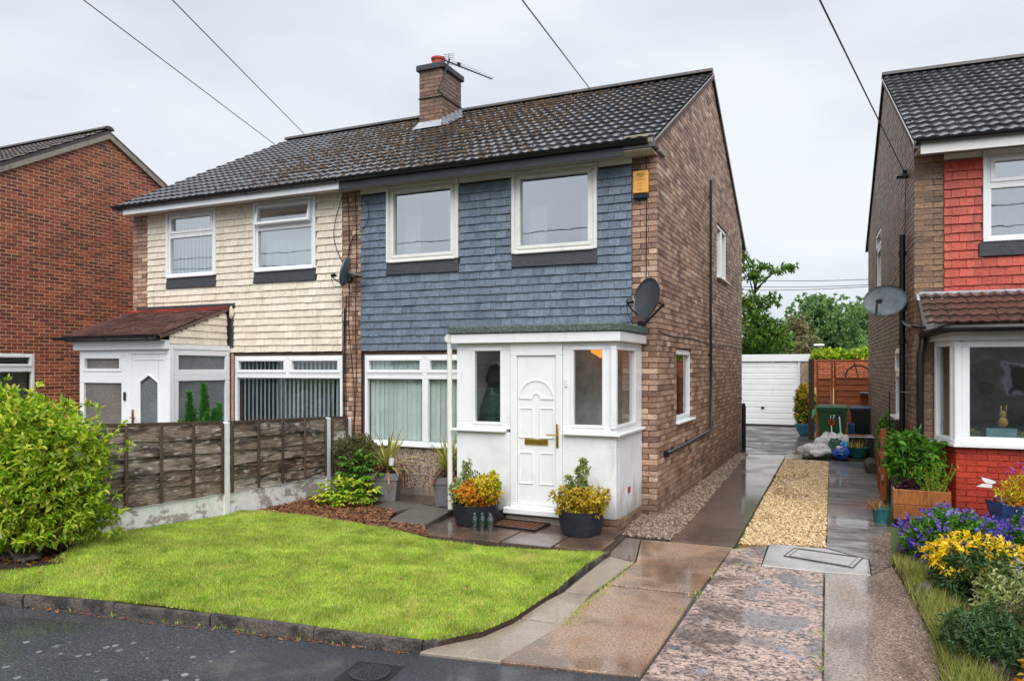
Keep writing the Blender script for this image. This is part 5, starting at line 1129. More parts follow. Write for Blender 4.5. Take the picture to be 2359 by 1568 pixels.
# ---------------------------------------------------------------- fence between the gardens
fn = thing('garden_fence', (-7.2, 7.4, .05), 'weathered grey panel fence with concrete posts between the two front gardens', 'fence')
XFN = -7.20
for y, t, b in ((5.09, 1.36, .1), (7.07, 1.265, .0), (9.08, 1.20, .0), (9.60, 1.165, .0)):
    mk('concrete_post', G().box(XFN - .05, y - .05, b, XFN + .05, y + .05, t, .01), M['concrete_post'], fn)
def fpanel(y0, y1, zb0, zb1, zt0, zt1):
    gbd = G().add([(XFN + s, y, z) for s in (-.02, .02) for y, z in ((y0, zb0 - .30), (y1, zb1 - .30), (y1, zb1 - .012), (y0, zb0 - .012))], [(3, 2, 1, 0), (4, 5, 6, 7), (0, 1, 5, 4), (1, 2, 6, 5), (2, 3, 7, 6), (3, 0, 4, 7)])
    mk('gravel_board', gbd, M['gravel_board'], fn)
    zl = lambda y, t: (zb0 + (zt0 - zb0) * t) * (1 - (y - y0) / (y1 - y0)) + (zb1 + (zt1 - zb1) * t) * (y - y0) / (y1 - y0)
    cap = G().tube([(XFN + .012, y0 - .01, zt0 + .012), (XFN + .012, y1 + .01, zt1 + .012)], .02, 4)
    p = mk('fence_panel', cap, M['batten_wood'], fn)
    nb = 5; ns = max(3, int((y1 - y0) / .09))
    for k in range(nb):
        t0, t1 = k / nb - .012, (k + 1) / nb + .03; ph = random.uniform(0, 6); V = []
        for s in range(ns + 1):
            y = y0 + (y1 - y0) * s / ns; wv = .012 * math.sin(3.1 * y + ph) + .008 * math.sin(8.3 * y + 2 * ph) + random.uniform(-.004, .004)
            V += [(XFN + .044, y, max(zl(y, max(t0, 0)), zl(y, max(t0, 0)) + wv)), (XFN + .016, y, max(zl(y, max(t0, 0)), zl(y, max(t0, 0)) + wv)), (XFN + .012, y, zl(y, min(t1, 1))), (XFN - .0, y, zl(y, min(t1, 1)))]
        F = []
        for s in range(ns):
            a = 4 * s; b = a + 4; F += [(a, b, b + 2, a + 2), (b + 1, a + 1, a + 3, b + 3), (a + 1, b + 1, b, a), (a + 2, b + 2, b + 3, a + 3)]
        mk('board', G().add(V, F), M['old_wood'], p)
    nbt = max(1, int(round((y1 - y0) / .46)))
    for k in range(nbt + 1):
        y = y0 + .025 + (y1 - y0 - .05) * k / nbt
        mk('batten', G().box(XFN + .046, y - .019, zl(y, 0) + .002, XFN + .066, y + .019, zl(y, 1) + .004, .004), M['batten_wood'], p)
fpanel(5.145, 7.015, .435, .375, 1.345, 1.255); fpanel(7.125, 9.025, .365, .33, 1.25, 1.19); fpanel(9.135, 9.55, .33, .33, 1.19, 1.165)

# ---------------------------------------------------------------- conifers behind the fence
def conifer(x, y, h, r, label):
    t = plant('dwarf_conifer', (x, y, -.03), label, 'conifer', 'dwarf conifers behind the fence')
    VF = []; rr0 = random.Random(int(h * 100))
    for k_ in range(7):      # several feathery leaders
        ox, oy = (0, 0) if k_ == 0 else (rr0.uniform(-.7, .7) * r, rr0.uniform(-.7, .7) * r); hk = h * (1 if k_ == 0 else rr0.uniform(.6, .92)); rk_ = r * (.62 if k_ == 0 else .45)
        n = int(3000 * hk * r * 1.6); zz = rng.uniform(.1, 1, n) ** .85; a = rng.uniform(0, 6.283, n)
        rr = rk_ * np.minimum(1, (1 - zz) * 1.7 + .06) * (.6 + .4 * np.sin(a * 4 + zz * 17 + k_)) * rng.uniform(.5, 1.15, n)
        Pn = np.stack([x + ox * (1.2 - zz * .4) + rr * np.cos(a), y + oy * (1.2 - zz * .4) + rr * np.sin(a), -.03 + zz * hk], 1); Dn = np.stack([np.cos(a) * .6, np.sin(a) * .6, np.ones(n)], 1) + rng.normal(0, .3, (n, 3))
        VF.append(leaves(Pn, Dn, rng.uniform(.04, .085, n), .017, up=.2))
    mkn('foliage', *cat(*VF), M['leaf_conifer'], t)
    mk('trunk', G().cone((x, y, -.03), (x, y, h * .8), .03, .008, 7), M['stem_dark'], t)
conifer(fy(470, 900, 8.15).x, 8.15, 1.70, .26, 'tallest green dwarf conifer showing over the fence before the porch window')
conifer(fy(436, 900, 8.0).x, 8.0, 1.60, .17, 'slim green dwarf conifer left of the tallest one behind the fence')
conifer(fy(505, 940, 8.3).x, 8.3, 1.42, .17, 'smallest green dwarf conifer right of the tallest one behind the fence')

# ---------------------------------------------------------------- corner shrubs
p = plant('shrub', (-6.72, 9.2, .06), 'olive-bronze shrub in the corner between fence and brick pier', 'shrub')
Pn, An = ball(1500, (-6.72, 9.18, .62), (.40, .32, .36), .4, .1, .06, 3); An[:, 2] += .3
mkn('foliage', *rosettes(Pn, An, 6, .036, .017, 1), M['leaf_bronze'], p)
sg3 = G()
for i in range(14): a = i * .45; sg3.tube([(-6.72, 9.18, .05), (-6.72 + .12 * math.cos(a), 9.18 + .1 * math.sin(a), .35), (-6.72 + .3 * math.cos(a), 9.18 + .22 * math.sin(a), .75)], [.01, .007, .003], 5)
mk('stems', sg3, M['stem_dark'], p)
def palmate(name, c, r, n, L, m, label, k=7):
    t = plant(name, (c[0], c[1], .06), label, 'plant')
    Pn, An = ball(n, c, r, .5, .1, .08, int(abs(c[0]) * 100)); An[:, 2] = np.abs(An[:, 2]) * .6 + .15
    VF = []; e1 = unit(np.cross(An, [0, 0, 1.0])); out_ = unit(An * [1, 1, .35])
    for j in range(k):      # leaflets fan out in the leaf's own plane
        th = (j - (k - 1) / 2) * .62; d = out_ * math.cos(th) + e1 * math.sin(th); d[:, 2] -= .25
        VF.append(leaves(Pn, d, L * (1 - .10 * abs(j - (k - 1) / 2)) * rng.uniform(.8, 1.2, len(Pn)), L * .38, fold=.12, up=2.5))
    mkn('foliage', *cat(*VF), M[m], t)
    g = G()
    for q in Pn[::3]: g.tube([(c[0], c[1], .04), (c[0] * .6 + q[0] * .4, c[1] * .6 + q[1] * .4, .04 + (q[2] - .04) * .65), tuple(q)], [.006, .005, .003], 4)
    mk('stems', g, M['leaf_mid'], t)
palmate('castor_plant', (-6.45, 8.85, .42), (.36, .26, .32), 75, .115, 'leaf_mid', 'green plant with hand-shaped leaves in front of the bronze shrub')
palmate('geranium', (-6.38, 8.42, .22), (.52, .32, .19), 120, .10, 'leaf_lime', 'low lime green plant spreading over the bark bed', 5)

# ---------------------------------------------------------------- planters with cordylines
D('pot_grey', [(126, 126, 130)], .55, (20, .15), bump=[(60, .3, .003)]); D('soil_pot', [(40, 32, 28)], .9, (60, .4))
def sqpot(t, x, y, z, w, h, m='pot_grey', rot=.35):
    Mx = Matrix.Translation((x, y, z)) @ Matrix.Rotation(rot, 4, 'Z'); g = G(); k = .70710678
    def sq(w_, z_): return [(w_ / 2, w_ / 2, z_), (-w_ / 2, w_ / 2, z_), (-w_ / 2, -w_ / 2, z_), (w_ / 2, -w_ / 2, z_)]
    lv = [sq(w * .70, 0), sq(w * .90, h * .74), sq(w * .97, h * .76), sq(w, h), sq(w * .86, h), sq(w * .80, h * .86)]
    V = sum(lv, []); F = [(3, 2, 1, 0)] + [(4 * i + j, 4 * i + (j + 1) % 4, 4 * i + 4 + (j + 1) % 4, 4 * i + 4 + j) for i in range(5) for j in range(4)]
    mk('pot', G().add(V, F).x(Mx), M[m], t); mk('soil', G().add(sq(w * .80, h * .88), [(0, 1, 2, 3)]).x(Mx), M['soil_pot'], t)
def cordyline(px_, py_, lab, seed, w=.40, h=.40, hh=.62):
    c = gz(px_, py_, .045); c.y += .16; t = plant('potted_cordyline', c, lab, 'potted plant', 'cordylines in grey pots under the window')
    sqpot(t, c.x, c.y, .045, w, h); rs = np.random.default_rng(seed); rr = random.Random(seed); V, F = [], []; V2, F2 = [], []
    for i in range(74):
        dead = i > 56; a = rr.uniform(0, 6.283); up = rr.uniform(.2, 1.0) if not dead else -.2; L = hh * rr.uniform(.7, 1.05) * (1.1 if dead else 1); Vx, Fx = (V2, F2) if dead else (V, F)
        o = Vector((c.x, c.y, .045 + h * .9 + rr.uniform(.02, .14))); el = rr.uniform(.25, 1.45) if not dead else rr.uniform(.1, .5); dr = rr.uniform(.25, .7) * (1.3 - el / 1.6) if not dead else 1.5; b = len(Vx); ns = 6; sd_ = Vector((-math.sin(a), math.cos(a), 0))
        pos = o.copy(); e = el
        for s in range(ns + 1):
            wd_ = .02 * (1 - (s / ns) ** 2) * (1 if s else .7) + .001; Vx += [tuple(pos - sd_ * wd_), tuple(pos + sd_ * wd_ + Vector((0, 0, .004)))]
            pos = pos + Vector((math.cos(a) * math.cos(e), math.sin(a) * math.cos(e), math.sin(e))) * (L / ns); e -= dr / ns * 1.8
            if pos.z < .06: pos.z = .06
        Fx += [(b + 2 * s, b + 2 * s + 1, b + 2 * s + 3, b + 2 * s + 2) for s in range(ns)]
    mkn('leaves', V, F, M['leaf_sword'], t); mkn('dead_leaves', V2, F2, M['leaf_dead'], t); mk('stem', G().cone((c.x, c.y, .045 + h * .85), (c.x, c.y, .045 + h + .14), .03, .02, 8), M['stem'], t); return c
c1_ = cordyline(878, 1154, 'spiky cordyline in the left grey pot nearest the fence corner', 3)
c2_ = cordyline(1018, 1166, 'spiky cordyline in the right grey pot beside the porch wall', 5)
sgl = thing('solar_light', (c1_.x + .13, c1_.y - .1, .4), 'small solar stake light stuck in the left grey pot', 'garden light')
mk('lamp_head', G().cone((c1_.x + .13, c1_.y - .1, .56), (c1_.x + .13, c1_.y - .1, .66), .035, .045, 12), M['upvc'], sgl, 40); mk('stake', G().cone((c1_.x + .13, c1_.y - .1, .38), (c1_.x + .13, c1_.y - .1, .56), .006, .006, 6), M['black_plastic'], sgl)

# ---------------------------------------------------------------- black tubs by the door
D('tub_black', [(40, 44, 52)], .4, (20, .25), bump=[(14, .5, .02)])
def tub(x, y, r, h, lab, cols, seed, tall):
    z = .045; t = plant('flower_tub', (x, y, z), lab, 'flower tub', 'black tubs beside the front door')
    mk('tub', G().lathe([(r * .86, z), (r * .95, z + h * .4), (r, z + h * .93), (r * 1.02, z + h), (r * .94, z + h), (r * .92, z + h * .8)], 26, Matrix.Translation((x, y, 0))), M['tub_black'], t, 50)
    mk('soil', G().lathe([(.001, z + h * .86), (r * .93, z + h * .85)], 20, Matrix.Translation((x, y, 0)), False), M['soil_pot'], t)
    for c, rr_, n_, m in cols:
        Pn, An = ball(n_, (x + c[0], y + c[1], z + h + c[2]), rr_, .5, z + h * .8, .08, seed); An[:, 2] += .4; seed += 1
        mkn('foliage', *rosettes(Pn, An, 6, .05, .022, .9), M[m], t)
    g = G()
    for k in range(12): a = k * .52; g.tube([(x, y, z + h * .8), (x + .12 * math.cos(a), y + .12 * math.sin(a), z + h + .1), (x + .2 * math.cos(a), y + .2 * math.sin(a), z + h + .18)], [.006, .005, .003], 4)
    mk('stems', g, M['stem'], t); return t
tA = tub(-4.17, 8.14, .29, .25, 'black tub of yellow and orange foliage left of the front door', [((0, 0, .10), (.30, .26, .20), 330, 'leaf_orange'), ((.14, .0, .20), (.18, .2, .17), 220, 'leaf_yellow'), ((.2, .06, .22), (.1, .1, .16), 70, 'leaf_lime'), ((-.26, 0, .12), (.12, .12, .18), 90, 'leaf_variegated'), ((-.15, .04, .36), (.07, .07, .17), 60, 'leaf_variegated')], 30, True)
g = G()
for k, (dx, hh) in enumerate(((-.06, .60), (-.03, .63), (.0, .62), (.03, .60), (.09, .59), (-.045, .55))): g.tube([(-4.17 + dx * .4, 8.16, .3), (-4.17 + dx, 8.16, .05 + hh)], .004, 4).cone((-4.17 + dx, 8.16, .04 + hh), (-4.17 + dx, 8.16, .065 + hh), .009, .009, 6)
mk('cane', g, M['black_plastic'], tA)
tB = tub(-2.83, 8.18, .265, .27, 'black tub of golden foliage right of the front door', [((0, 0, .10), (.34, .28, .19), 420, 'leaf_gold'), ((0.02, .02, .38), (.08, .08, .24), 75, 'leaf_variegated'), ((-.14, .0, .26), (.07, .07, .13), 30, 'leaf_variegated')], 40, True)
# milk bottles, door mat
for k, (dx, dy) in enumerate(((0, 0), (.085, .03), (.16, .08), (.20, .02))):
    x, y = -4.02 + dx, 7.80 + dy
    b_ = thing('milk_bottle', (x, y, .042), ['clear milk bottle farthest left of the row by the door', 'clear milk bottle second from left in the row by the door', 'clear milk bottle third from left at the back of the row', 'clear milk bottle at the right end of the row by the door'][k], 'bottle', 'empty milk bottles by the door')
    mk('glass_body', G().lathe([(.036, .042), (.038, .05), (.038, .15), (.032, .18), (.018, .215), (.016, .23), (.021, .235), (.021, .25), (.016, .25)], 16, Matrix.Translation((x, y, 0)), close=False), M['bottle_glass'], b_, 60)
    mk('base', G().lathe([(.001, .046), (.034, .046)], 12, Matrix.Translation((x, y, 0)), False), M['bottle_glass'], b_)
mt = thing('door_mat', (-3.68, 8.27, .043), 'brown and black rubber door mat in front of the white door', 'door mat')
Mm = Matrix.Translation((-3.66, 8.24, .043)) @ Matrix.Rotation(R(-4), 4, 'Z')
mk('rubber_base', G().box(-.34, -.21, 0, .34, .21, .012, .003).x(Mm), M['black_plastic'], mt)
g = G()
for i in range(9):
    for j in range(6): g.box(-.29 + i * .067, -.165 + j * .057, .0122, -.29 + i * .067 + .05, -.165 + j * .057 + .042, .02, .003)
mk('bristle_pads', g.x(Mm), mat('bristle', [(96, 60, 38)], .95, (90, .5), bump=[(200, 1, .006)]), mt)
ring_ = G(); ring(Mm @ plane((0, 0, .012), (1, 0, 0), (0, 0, 1), (0, 1, 0)), -.34, .34, -.21, .21, .025, 0, .012, .003, ring_); mk('rim', ring_, M['black_plastic'], mt)

# ---------------------------------------------------------------- satellite dishes, alarm, cables, aerial
D('dish_grey', [(58, 62, 66)], .35, (14, .15)); D('dish_pale', [(78, 88, 96)], .5, (14, .2), stain=[((48, 56, 62), 4, .48, .64, .7)]); D('dish_mid', [(80, 92, 104)], .35, (14, .15))
def dish(c, nrm, r, mount, lab, m, lnb_dir, asp=1.12):
    c, nrm, mount = Vector(c), Vector(nrm).normalized(), Vector(mount); t = thing('satellite_dish', mount, lab, 'satellite dish', 'satellite dishes on the house fronts')
    q = nrm.to_track_quat('Z', 'Y').to_matrix().to_4x4(); Mx = Matrix.Translation(c) @ q
    prof = [(r * k / 6, .16 * r * ((k / 6) ** 2 - 1)) for k in range(7)] + [(r * 1.02, .01)] + [(r * k / 6, .16 * r * ((k / 6) ** 2 - 1) - .012) for k in range(6, -1, -1)]
    prof = [(max(a, .0005), b) for a, b in prof]
    mk('reflector', G().lathe(prof, 32, Mx @ Matrix.Diagonal((1 if asp > 1 else 1 / asp, asp if asp > 1 else 1, 1, 1)), False), M[m], t, 60)
    bot = Mx @ Vector(lnb_dir) * 1.0; foc = c + nrm * r * 1.05 + (bot - c) * .55
    mk('feed_arm', G().tube([bot, bot.lerp(foc, .5) + (bot - c) * .06, foc], .010, 6), M['black_plastic'], t)
    mk('receiver', G().cone(foc, foc + (c - foc).normalized() * .07, .026, .032, 10).cone(foc + (c - foc).normalized() * .07, foc + (c - foc).normalized() * .085, .034, .034, 10), M['black_plastic'], t, 40)
    mk('receiver_cap', G().cone(foc + (c - foc).normalized() * .086, foc + (c - foc).normalized() * .094, .03, .03, 10), M['upvc'], t)
    mk('bracket', G().tube([c - nrm * .18 * r, c - nrm * .3, mount], .018, 7).box(mount.x - .05, mount.y - .04, mount.z - .07, mount.x + .05, mount.y + .0, mount.z + .07, .005), M['black_plastic'], t, 40)
    cb = [foc, foc + Vector((0, .05, -.14)), foc.lerp(mount, .5) + Vector((0, 0, -.18)), mount + Vector((0, 0, -.04))]
    mk('cable', G().tube([Vector(cb[0]).lerp(cb[1], s) if s < 1 else cb[1] for s in (0, .5, 1)] + cb[2:], .004, 5), M['black_plastic'], t); return foc
dc_ = fy(1488, 687, 9.30); dish(dc_, (-.55, -.80, .22), .235, (-2.50, 9.67, 2.50), 'dark satellite dish on the brick pier above the white porch', 'dish_grey', (-.13, -.2, -.01))
dc2 = fy(795, 626, 9.40); dish(dc2, (-.93, -.30, .22), .20, (-7.20, 9.67, dc2.z - .05), 'satellite dish seen side-on between the cream and blue tiles', 'dish_mid', (0, -.2, -.01))
dc3 = fy(2038, 692, 10.9); dish(dc3, (-.16, -.93, .34), .215, TR @ Vector((-.02, .72, dc3.z + .0)), 'pale grey satellite dish at the corner of the red-tiled house', 'dish_pale', (-.1, -.2, -.01), .84)
# alarm box
def text(name, s, size, Mx, m, parent, shear=0):
    cu_ = bpy.data.curves.new(name, 'FONT'); cu_.body = s; cu_.size = size; cu_.align_x = 'CENTER'; cu_.extrude = .0008; cu_.shear = shear; cu_.resolution_u = 2
    to = bpy.data.objects.new('tmp', cu_); COL.objects.link(to); dg_ = bpy.context.evaluated_depsgraph_get(); me = bpy.data.meshes.new_from_object(to.evaluated_get(dg_)); bpy.data.objects.remove(to)
    g = G().add([v.co.copy() for v in me.vertices], [tuple(p.vertices) for p in me.polygons]).x(Mx); bpy.data.meshes.remove(me); return mk(name, g, m, parent)
a0, a1 = fy(1459, 397, 9.66), fy(1494, 458, 9.66); zt0, zb0 = fy(1476, 395, 9.66).z, fy(1476, 460, 9.66).z
al = thing('alarm_box', ((a0.x + a1.x) / 2, 9.67, zb0), 'yellow-orange burglar alarm box with dark base on the brick pier', 'alarm box')
zm = zb0 + (zt0 - zb0) * .2
mk('cover', pb(FRONT, a0.x, a1.x, zm, zt0, .006, .07, .012), mat('alarm_yellow', [(242, 176, 84)], .4, (12, .06)), al)
mk('lens', pb(FRONT, a0.x + .004, a1.x - .004, zb0, zm - .001, .006, .066, .02), mat('alarm_blue', [(12, 34, 52)], .15), al)
ink = mat('ink', [(36, 34, 44)], .6); ink2 = mat('ink_pale', [(150, 112, 70)], .6)
TX = lambda z: Matrix.Translation(((a0.x + a1.x) / 2 - .005, YF - .0708, z)) @ Matrix.Rotation(R(90), 4, 'X')
H_ = zt0 - zm
text('lettering', 'PJD', .072, TX(zt0 - H_ * .29), ink, al, .35); text('lettering', 'ALARMS', .036, TX(zt0 - H_ * .44), ink2, al); text('lettering', '0161', .036, TX(zt0 - H_ * .60), ink2, al); text('lettering', '777', .036, TX(zt0 - H_ * .74), ink2, al); text('lettering', '8438', .036, TX(zt0 - H_ * .89), ink2, al)
# cables on the pier and the gable
def cable(pts, lab, r=.006, name='cable', m='black_plastic', grp=None):
    pts = [Vector(p) for p in pts]; P_ = []
    for i in range(len(pts) - 1):
        p0, p1, p2, p3 = pts[max(i - 1, 0)], pts[i], pts[i + 1], pts[min(i + 2, len(pts) - 1)]
        for k in range(6):
            t = k / 6; P_.append(.5 * ((2 * p1) + (p2 - p0) * t + (2 * p0 - 5 * p1 + 4 * p2 - p3) * t * t + (3 * p1 - p0 - 3 * p2 + p3) * t ** 3))
    P_.append(pts[-1]); o = mk(name, G().tube(P_, r, 5), M[m], None, 60, label=lab, category='cable'); 
    if grp: o['group'] = grp
    return o
yk = YF - .014
cable([(-7.30, yk, 2.9), (-7.315, yk, 2.0), (-7.31, yk, 1.1)], 'thick black cable at the left side of the pier below the side-on dish', .012)
cable([(-7.27, yk, 3.1), (-7.28, yk, 2.2), (-7.275, yk, 1.15)], 'black cable right beside the thick one below the side-on dish', .008)
cable([(-7.25, yk, 4.7), (-7.21, yk, 4.1), (-7.2, yk, 3.4), (-7.22, yk, 2.6), (-7.12, yk, 1.6), (-7.13, yk, .6), (-7.05, yk, .2)], 'long black cable wandering down the middle of the brick pier', .006)
cable([(-7.1, yk, 4.72), (-7.07, yk, 3.8), (-7.09, yk, 2.8), (-7.08, yk, 1.7), (-7.12, yk, .9), (-7.1, yk, .3)], 'black cable down the right part of the brick pier', .006)
cable([(-7.3, yk - .03, 4.72), (-7.44, yk - .05, 4.3), (-7.46, yk - .05, 3.95), (-7.3, yk - .01, 3.55), (-7.24, yk, 3.3)], 'slack cable bowing out over the cream tiles', .006)
cable([(-7.0, yk - .03, 4.66), (-6.82, yk - .05, 4.45), (-6.86, yk - .05, 4.15), (-7.12, yk - .01, 4.02), (-7.24, yk, 3.7), (-7.22, yk, 3.2)], 'slack cable bowing out over the blue tiles', .006)
cable([(-6.96, yk, 2.2), (-6.965, yk, 1.2), (-6.96, yk, .15)], 'black cable along the left edge of the blind-hung window', .012)
cable([(-2.44, yk, 4.78), (-2.435, yk, 4.2), (-2.44, yk, 3.4), (-2.44, yk, 2.6)], 'thin black cable running down beside the alarm box', .006)
cable([(XE + .012, 9.72, 2.44), (XE + .012, 10.6, 2.40), (XE + .012, 12.0, 2.42), (XE + .012, 14, 2.36), (XE + .012, 16, 2.41), (XE + .012, 18, 2.38)], 'thin black cable clipped along the gable wall', .006)
cable([TR @ Vector((-.02, .72, 4.66)), TR @ Vector((-.03, .78, 4.3)), TR @ Vector((-.03, .80, 3.9)), TR @ Vector((-.05, .83, 3.85))], 'thin cable running down the side of the red-tiled house', .006)
bk = thing('wire_bracket', TR @ Vector((0, .62, 4.62)), 'black wire bracket on the side wall of the red-tiled house', 'bracket')
mk('insulator', G().cone(TR @ Vector((0, .62, 4.64)), TR @ Vector((-.16, .62, 4.64)), .035, .035, 8).cone(TR @ Vector((-.05, .62, 4.6)), TR @ Vector((-.05, .62, 4.72)), .03, .03, 8), M['black_plastic'], bk)
# overhead wires
def wire(a, b, sag, lab, r=.009):
    a, b = Vector(a), Vector(b); cable([a.lerp(b, t) + Vector((0, 0, -sag * 4 * t * (1 - t))) for t in (0, .25, .5, .75, 1)], lab, r, 'overhead_wire', 'black_plastic', 'overhead wires')
def onray(x, y, Y): return fy(x, y, Y)
def longwire(a, b, lab, back=.7, k=2.1, r=.009): a, b = Vector(a), Vector(b); d = b - a; wire(a - d * back, a + d * k, .02, lab, r)   # on to the poles in front and behind
longwire(onray(628, 328, 14.6), onray(90, -80, 7.0), 'overhead wire crossing the top left corner of the sky')
longwire(onray(705, 312, 14.6), onray(320, -81, 7.0), 'second overhead wire from the left, meeting the cream house ridge')
longwire(onray(1362, 208, 14.2), onray(1120, -113, 6.0), 'overhead wire meeting the roof ridge right of the chimney')
longwire(TR @ Vector((-.06, .62, 4.70)), onray(1835, -114, 5.0), 'overhead wire running to the bracket on the red-tiled house', 0, 2.4, .007)
for k, (ya, yb_) in enumerate(((644, 642), (660, 654), (668, 658))): wire(onray(1690, ya, 48), onray(2030, yb_, 48), .1, ['upper far wire across the sky between the houses', 'middle far wire across the sky between the houses', 'lowest far wire across the sky between the houses'][k], .02)
# aerial
ae = thing('tv_aerial', (-7.13, 12.6, 7.3), 'old yagi television aerial bracketed to the chimney', 'aerial')
m0, m1 = fx(1010, 208, -7.12), fx(1033, 143, -7.06); e1 = fy(1133, 183, m1.y + .1); e0 = m1 + (m1 - e1) * .12
mk('mast', G().tube([m0 + Vector((0, 0, -.05)), m0, m1, m1 + (m1 - m0) * .1], .016, 7), M['black_plastic'], ae)
mk('chimney_strap', G().box(-7.68, 12.478, 7.185, -7.125, 12.497, 7.197).box(-7.145, 12.498, 7.185, -7.125, 13.3, 7.197).tube([(-7.13, 12.5, 7.19), m0], .012, 6), M['black_plastic'], ae)
mk('boom', G().tube([e0, m1, e1], .012, 6), M['black_plastic'], ae)
bd = (e1 - m1).normalized(); wv = Vector((.25, .9, .35)).normalized(); upv = bd.cross(wv).normalized()
for k in range(14):
    pnt = m1.lerp(e1, .04 + k * .071); ln_ = .17 - .006 * k
    mk('element', G().tube([pnt - wv * ln_ + upv * .02, pnt, pnt + wv * ln_ + upv * .02], .005, 4), M['black_plastic'], ae)
rp_ = G()
for s in (-1, 1):
    for k in range(4): rp_.tube([m1 - bd * .02 + upv * s * (.03 + .035 * k) - wv * .16, m1 - bd * .02 + upv * s * (.03 + .035 * k) + wv * .16], .005, 4)
    rp_.tube([m1, m1 - bd * .02 + upv * s * .15], .006, 4)
mk('reflector_grid', rp_, M['black_plastic'], ae)
pnt = m1.lerp(e1, .24); mk('dipole_box', G().box(pnt.x - .03, pnt.y - .03, pnt.z, pnt.x + .03, pnt.y + .03, pnt.z + .06, .006), M['black_plastic'], ae)

# ---------------------------------------------------------------- garage and the back of the drive
YG = 26.5
ga = thing('garage', (-2.5, YG, 0), 'flat-roofed garage with white ribbed up-and-over door at the end of the drive', 'garage')
GF = plane((0, YG, 0), (1, 0, 0), (0, -1, 0)); gx1 = fy(1838, 900, YG).x; gx0 = gx1 - 2.25
mk('door_frame', pb(GF, gx0 - .06, gx0, 0, 2.16, -.1, 0, .004).merge(pb(GF, gx1, gx1 + .05, 0, 2.16, -.1, 0, .004)), M['upvc'], ga)
gd = mk('door', pb(GF, gx0 + .003, gx1 - .003, .03, 2.155, -.08, -.045), M['upvc'], ga)
zz = .035
for k in range(11):
    hh = .13
    mk('door_rib', G().add([GF @ Vector(p) for p in [(gx0 + .06, -.044, zz), (gx1 - .06, -.044, zz), (gx1 - .06, -.028, zz + .014), (gx0 + .06, -.028, zz + .014), (gx1 - .06, -.028, zz + .165), (gx0 + .06, -.028, zz + .165), (gx1 - .06, -.044, zz + .179), (gx0 + .06, -.044, zz + .179)]], [(0, 1, 2, 3), (3, 2, 4, 5), (5, 4, 6, 7)]), M['upvc'], gd); zz += .192
mk('door_handle', pb(GF, (gx0 + gx1) / 2 - .05, (gx0 + gx1) / 2 + .05, .58, .64, -.02, .02, .01), M['black_plastic'], gd)
mk('fascia', G().box(gx0 - .3, YG - .03, 2.165, gx1 + .50, YG + .05, 2.40, .008), M['upvc'], ga)
mk('front_pier', G().box(gx1 + .052, YG, 0, gx1 + .46, YG + .15, 2.163), M['pebbledash'], ga)
mk('side_wall', G().box(gx1 + .36, YG + .151, 0, gx1 + .46, YG + 5, 2.16).box(gx0 - .3, YG + .1, 0, gx0 - .07, YG + 5, 2.16).box(gx0 - .3, YG + 5, 0, gx1 + .46, YG + 5.1, 2.16), M['pebbledash'], ga)
mk('roof', G().box(gx0 - .32, YG + .051, 2.2, gx1 + .49, YG + 5.1, 2.38), M['felt_green'], ga)
gpst = mk('gate_post', G().box(XE - .02, 18.15, -.05, XE + .08, 18.25, 1.05, .01).cone((XE + .03, 18.2, 1.05), (XE + .03, 18.2, 1.12), .05, .035, 8), M['black_plastic'], None, label='black post at the rear corner of the gable wall', category='post')
# orange-brown fence with gate
YFB = 20.4
fb_ = thing('wooden_gate', (-.2, YFB, 0), 'orange-brown slatted gate and fence beside the dark brick wall', 'gate')
FB = plane((0, YFB, 0), (1, 0, 0), (0, -1, 0)); xa, xb_, xc = fy(1880, 900, YFB).x, fy(1916, 900, YFB).x, .56
def bpanel(u0, u1, z0, z1, n):
    for k in range(n):
        za = z0 + (z1 - z0) * k / n; zb2 = z0 + (z1 - z0) * (k + 1) / n + .012; e = random.uniform(-.004, .004)
        mk('slat', G().add([FB @ Vector(p) for p in [(u0, .028 + e, za), (u1, .028 + e, za), (u1, .008 + e, zb2), (u0, .008 + e, zb2), (u0, .016 + e, za), (u1, .016 + e, za), (u1, -.004 + e, zb2), (u0, -.004 + e, zb2)]], [(0, 3, 2, 1), (4, 5, 6, 7), (0, 1, 5, 4), (2, 3, 7, 6), (0, 4, 7, 3), (1, 2, 6, 5)]), M['orange_wood'], fb_)
bpanel(xa + .04, xb_ - .03, .06, 1.66, 11); bpanel(xb_ + .06, xc, .06, 1.68, 11)
for u in (xa, xb_ - .025, xb_ + .045): mk('post', pb(FB, u, u + .045, 0, 2.10, -.03, .045, .006), M['orange_wood'], fb_)
mk('top_rail', pb(FB, xa, xc, 2.105, 2.145, -.03, .04, .006), M['orange_wood'], fb_)
mk('panel_cap', pb(FB, xa + .046, xb_ - .03, 1.664, 1.69, -.02, .04, .004).merge(pb(FB, xb_ + .1, xc, 1.684, 1.71, -.02, .04, .004)), M['orange_wood'], fb_)
mk('dark_post', G().box(-1.02, YFB + 1.5, 0, -.88, YFB + 1.64, 2.2), M['stem_dark'], fb_)
bwl = thing('garden_wall', (0, 24.6, 0), 'orange-red brick garden wall seen above the slatted gate', 'wall')
mk('core', G().box(-1.0, 24.6, 0, 4, 24.8, 2.2), M['mortar_tan'], bwl)
BWP = plane((0, 24.6, 0), (1, 0, 0), (0, -1, 0)); M['brick_orange'] = mat('brick_orange', [(170, 84, 50), (150, 72, 46), (186, 98, 58)], .7, (30, .2))
pieces(bwl, bricks(BWP, -1.0, 1.2, 1.35, 2.2), 'brick', M['brick_orange'], 'brickwork', 250)
bic = thing('bicycle_wheel', (fy(1975, 850, 22).x, 22, 1.5), 'bicycle wheel showing above the slatted gate', 'bicycle wheel')
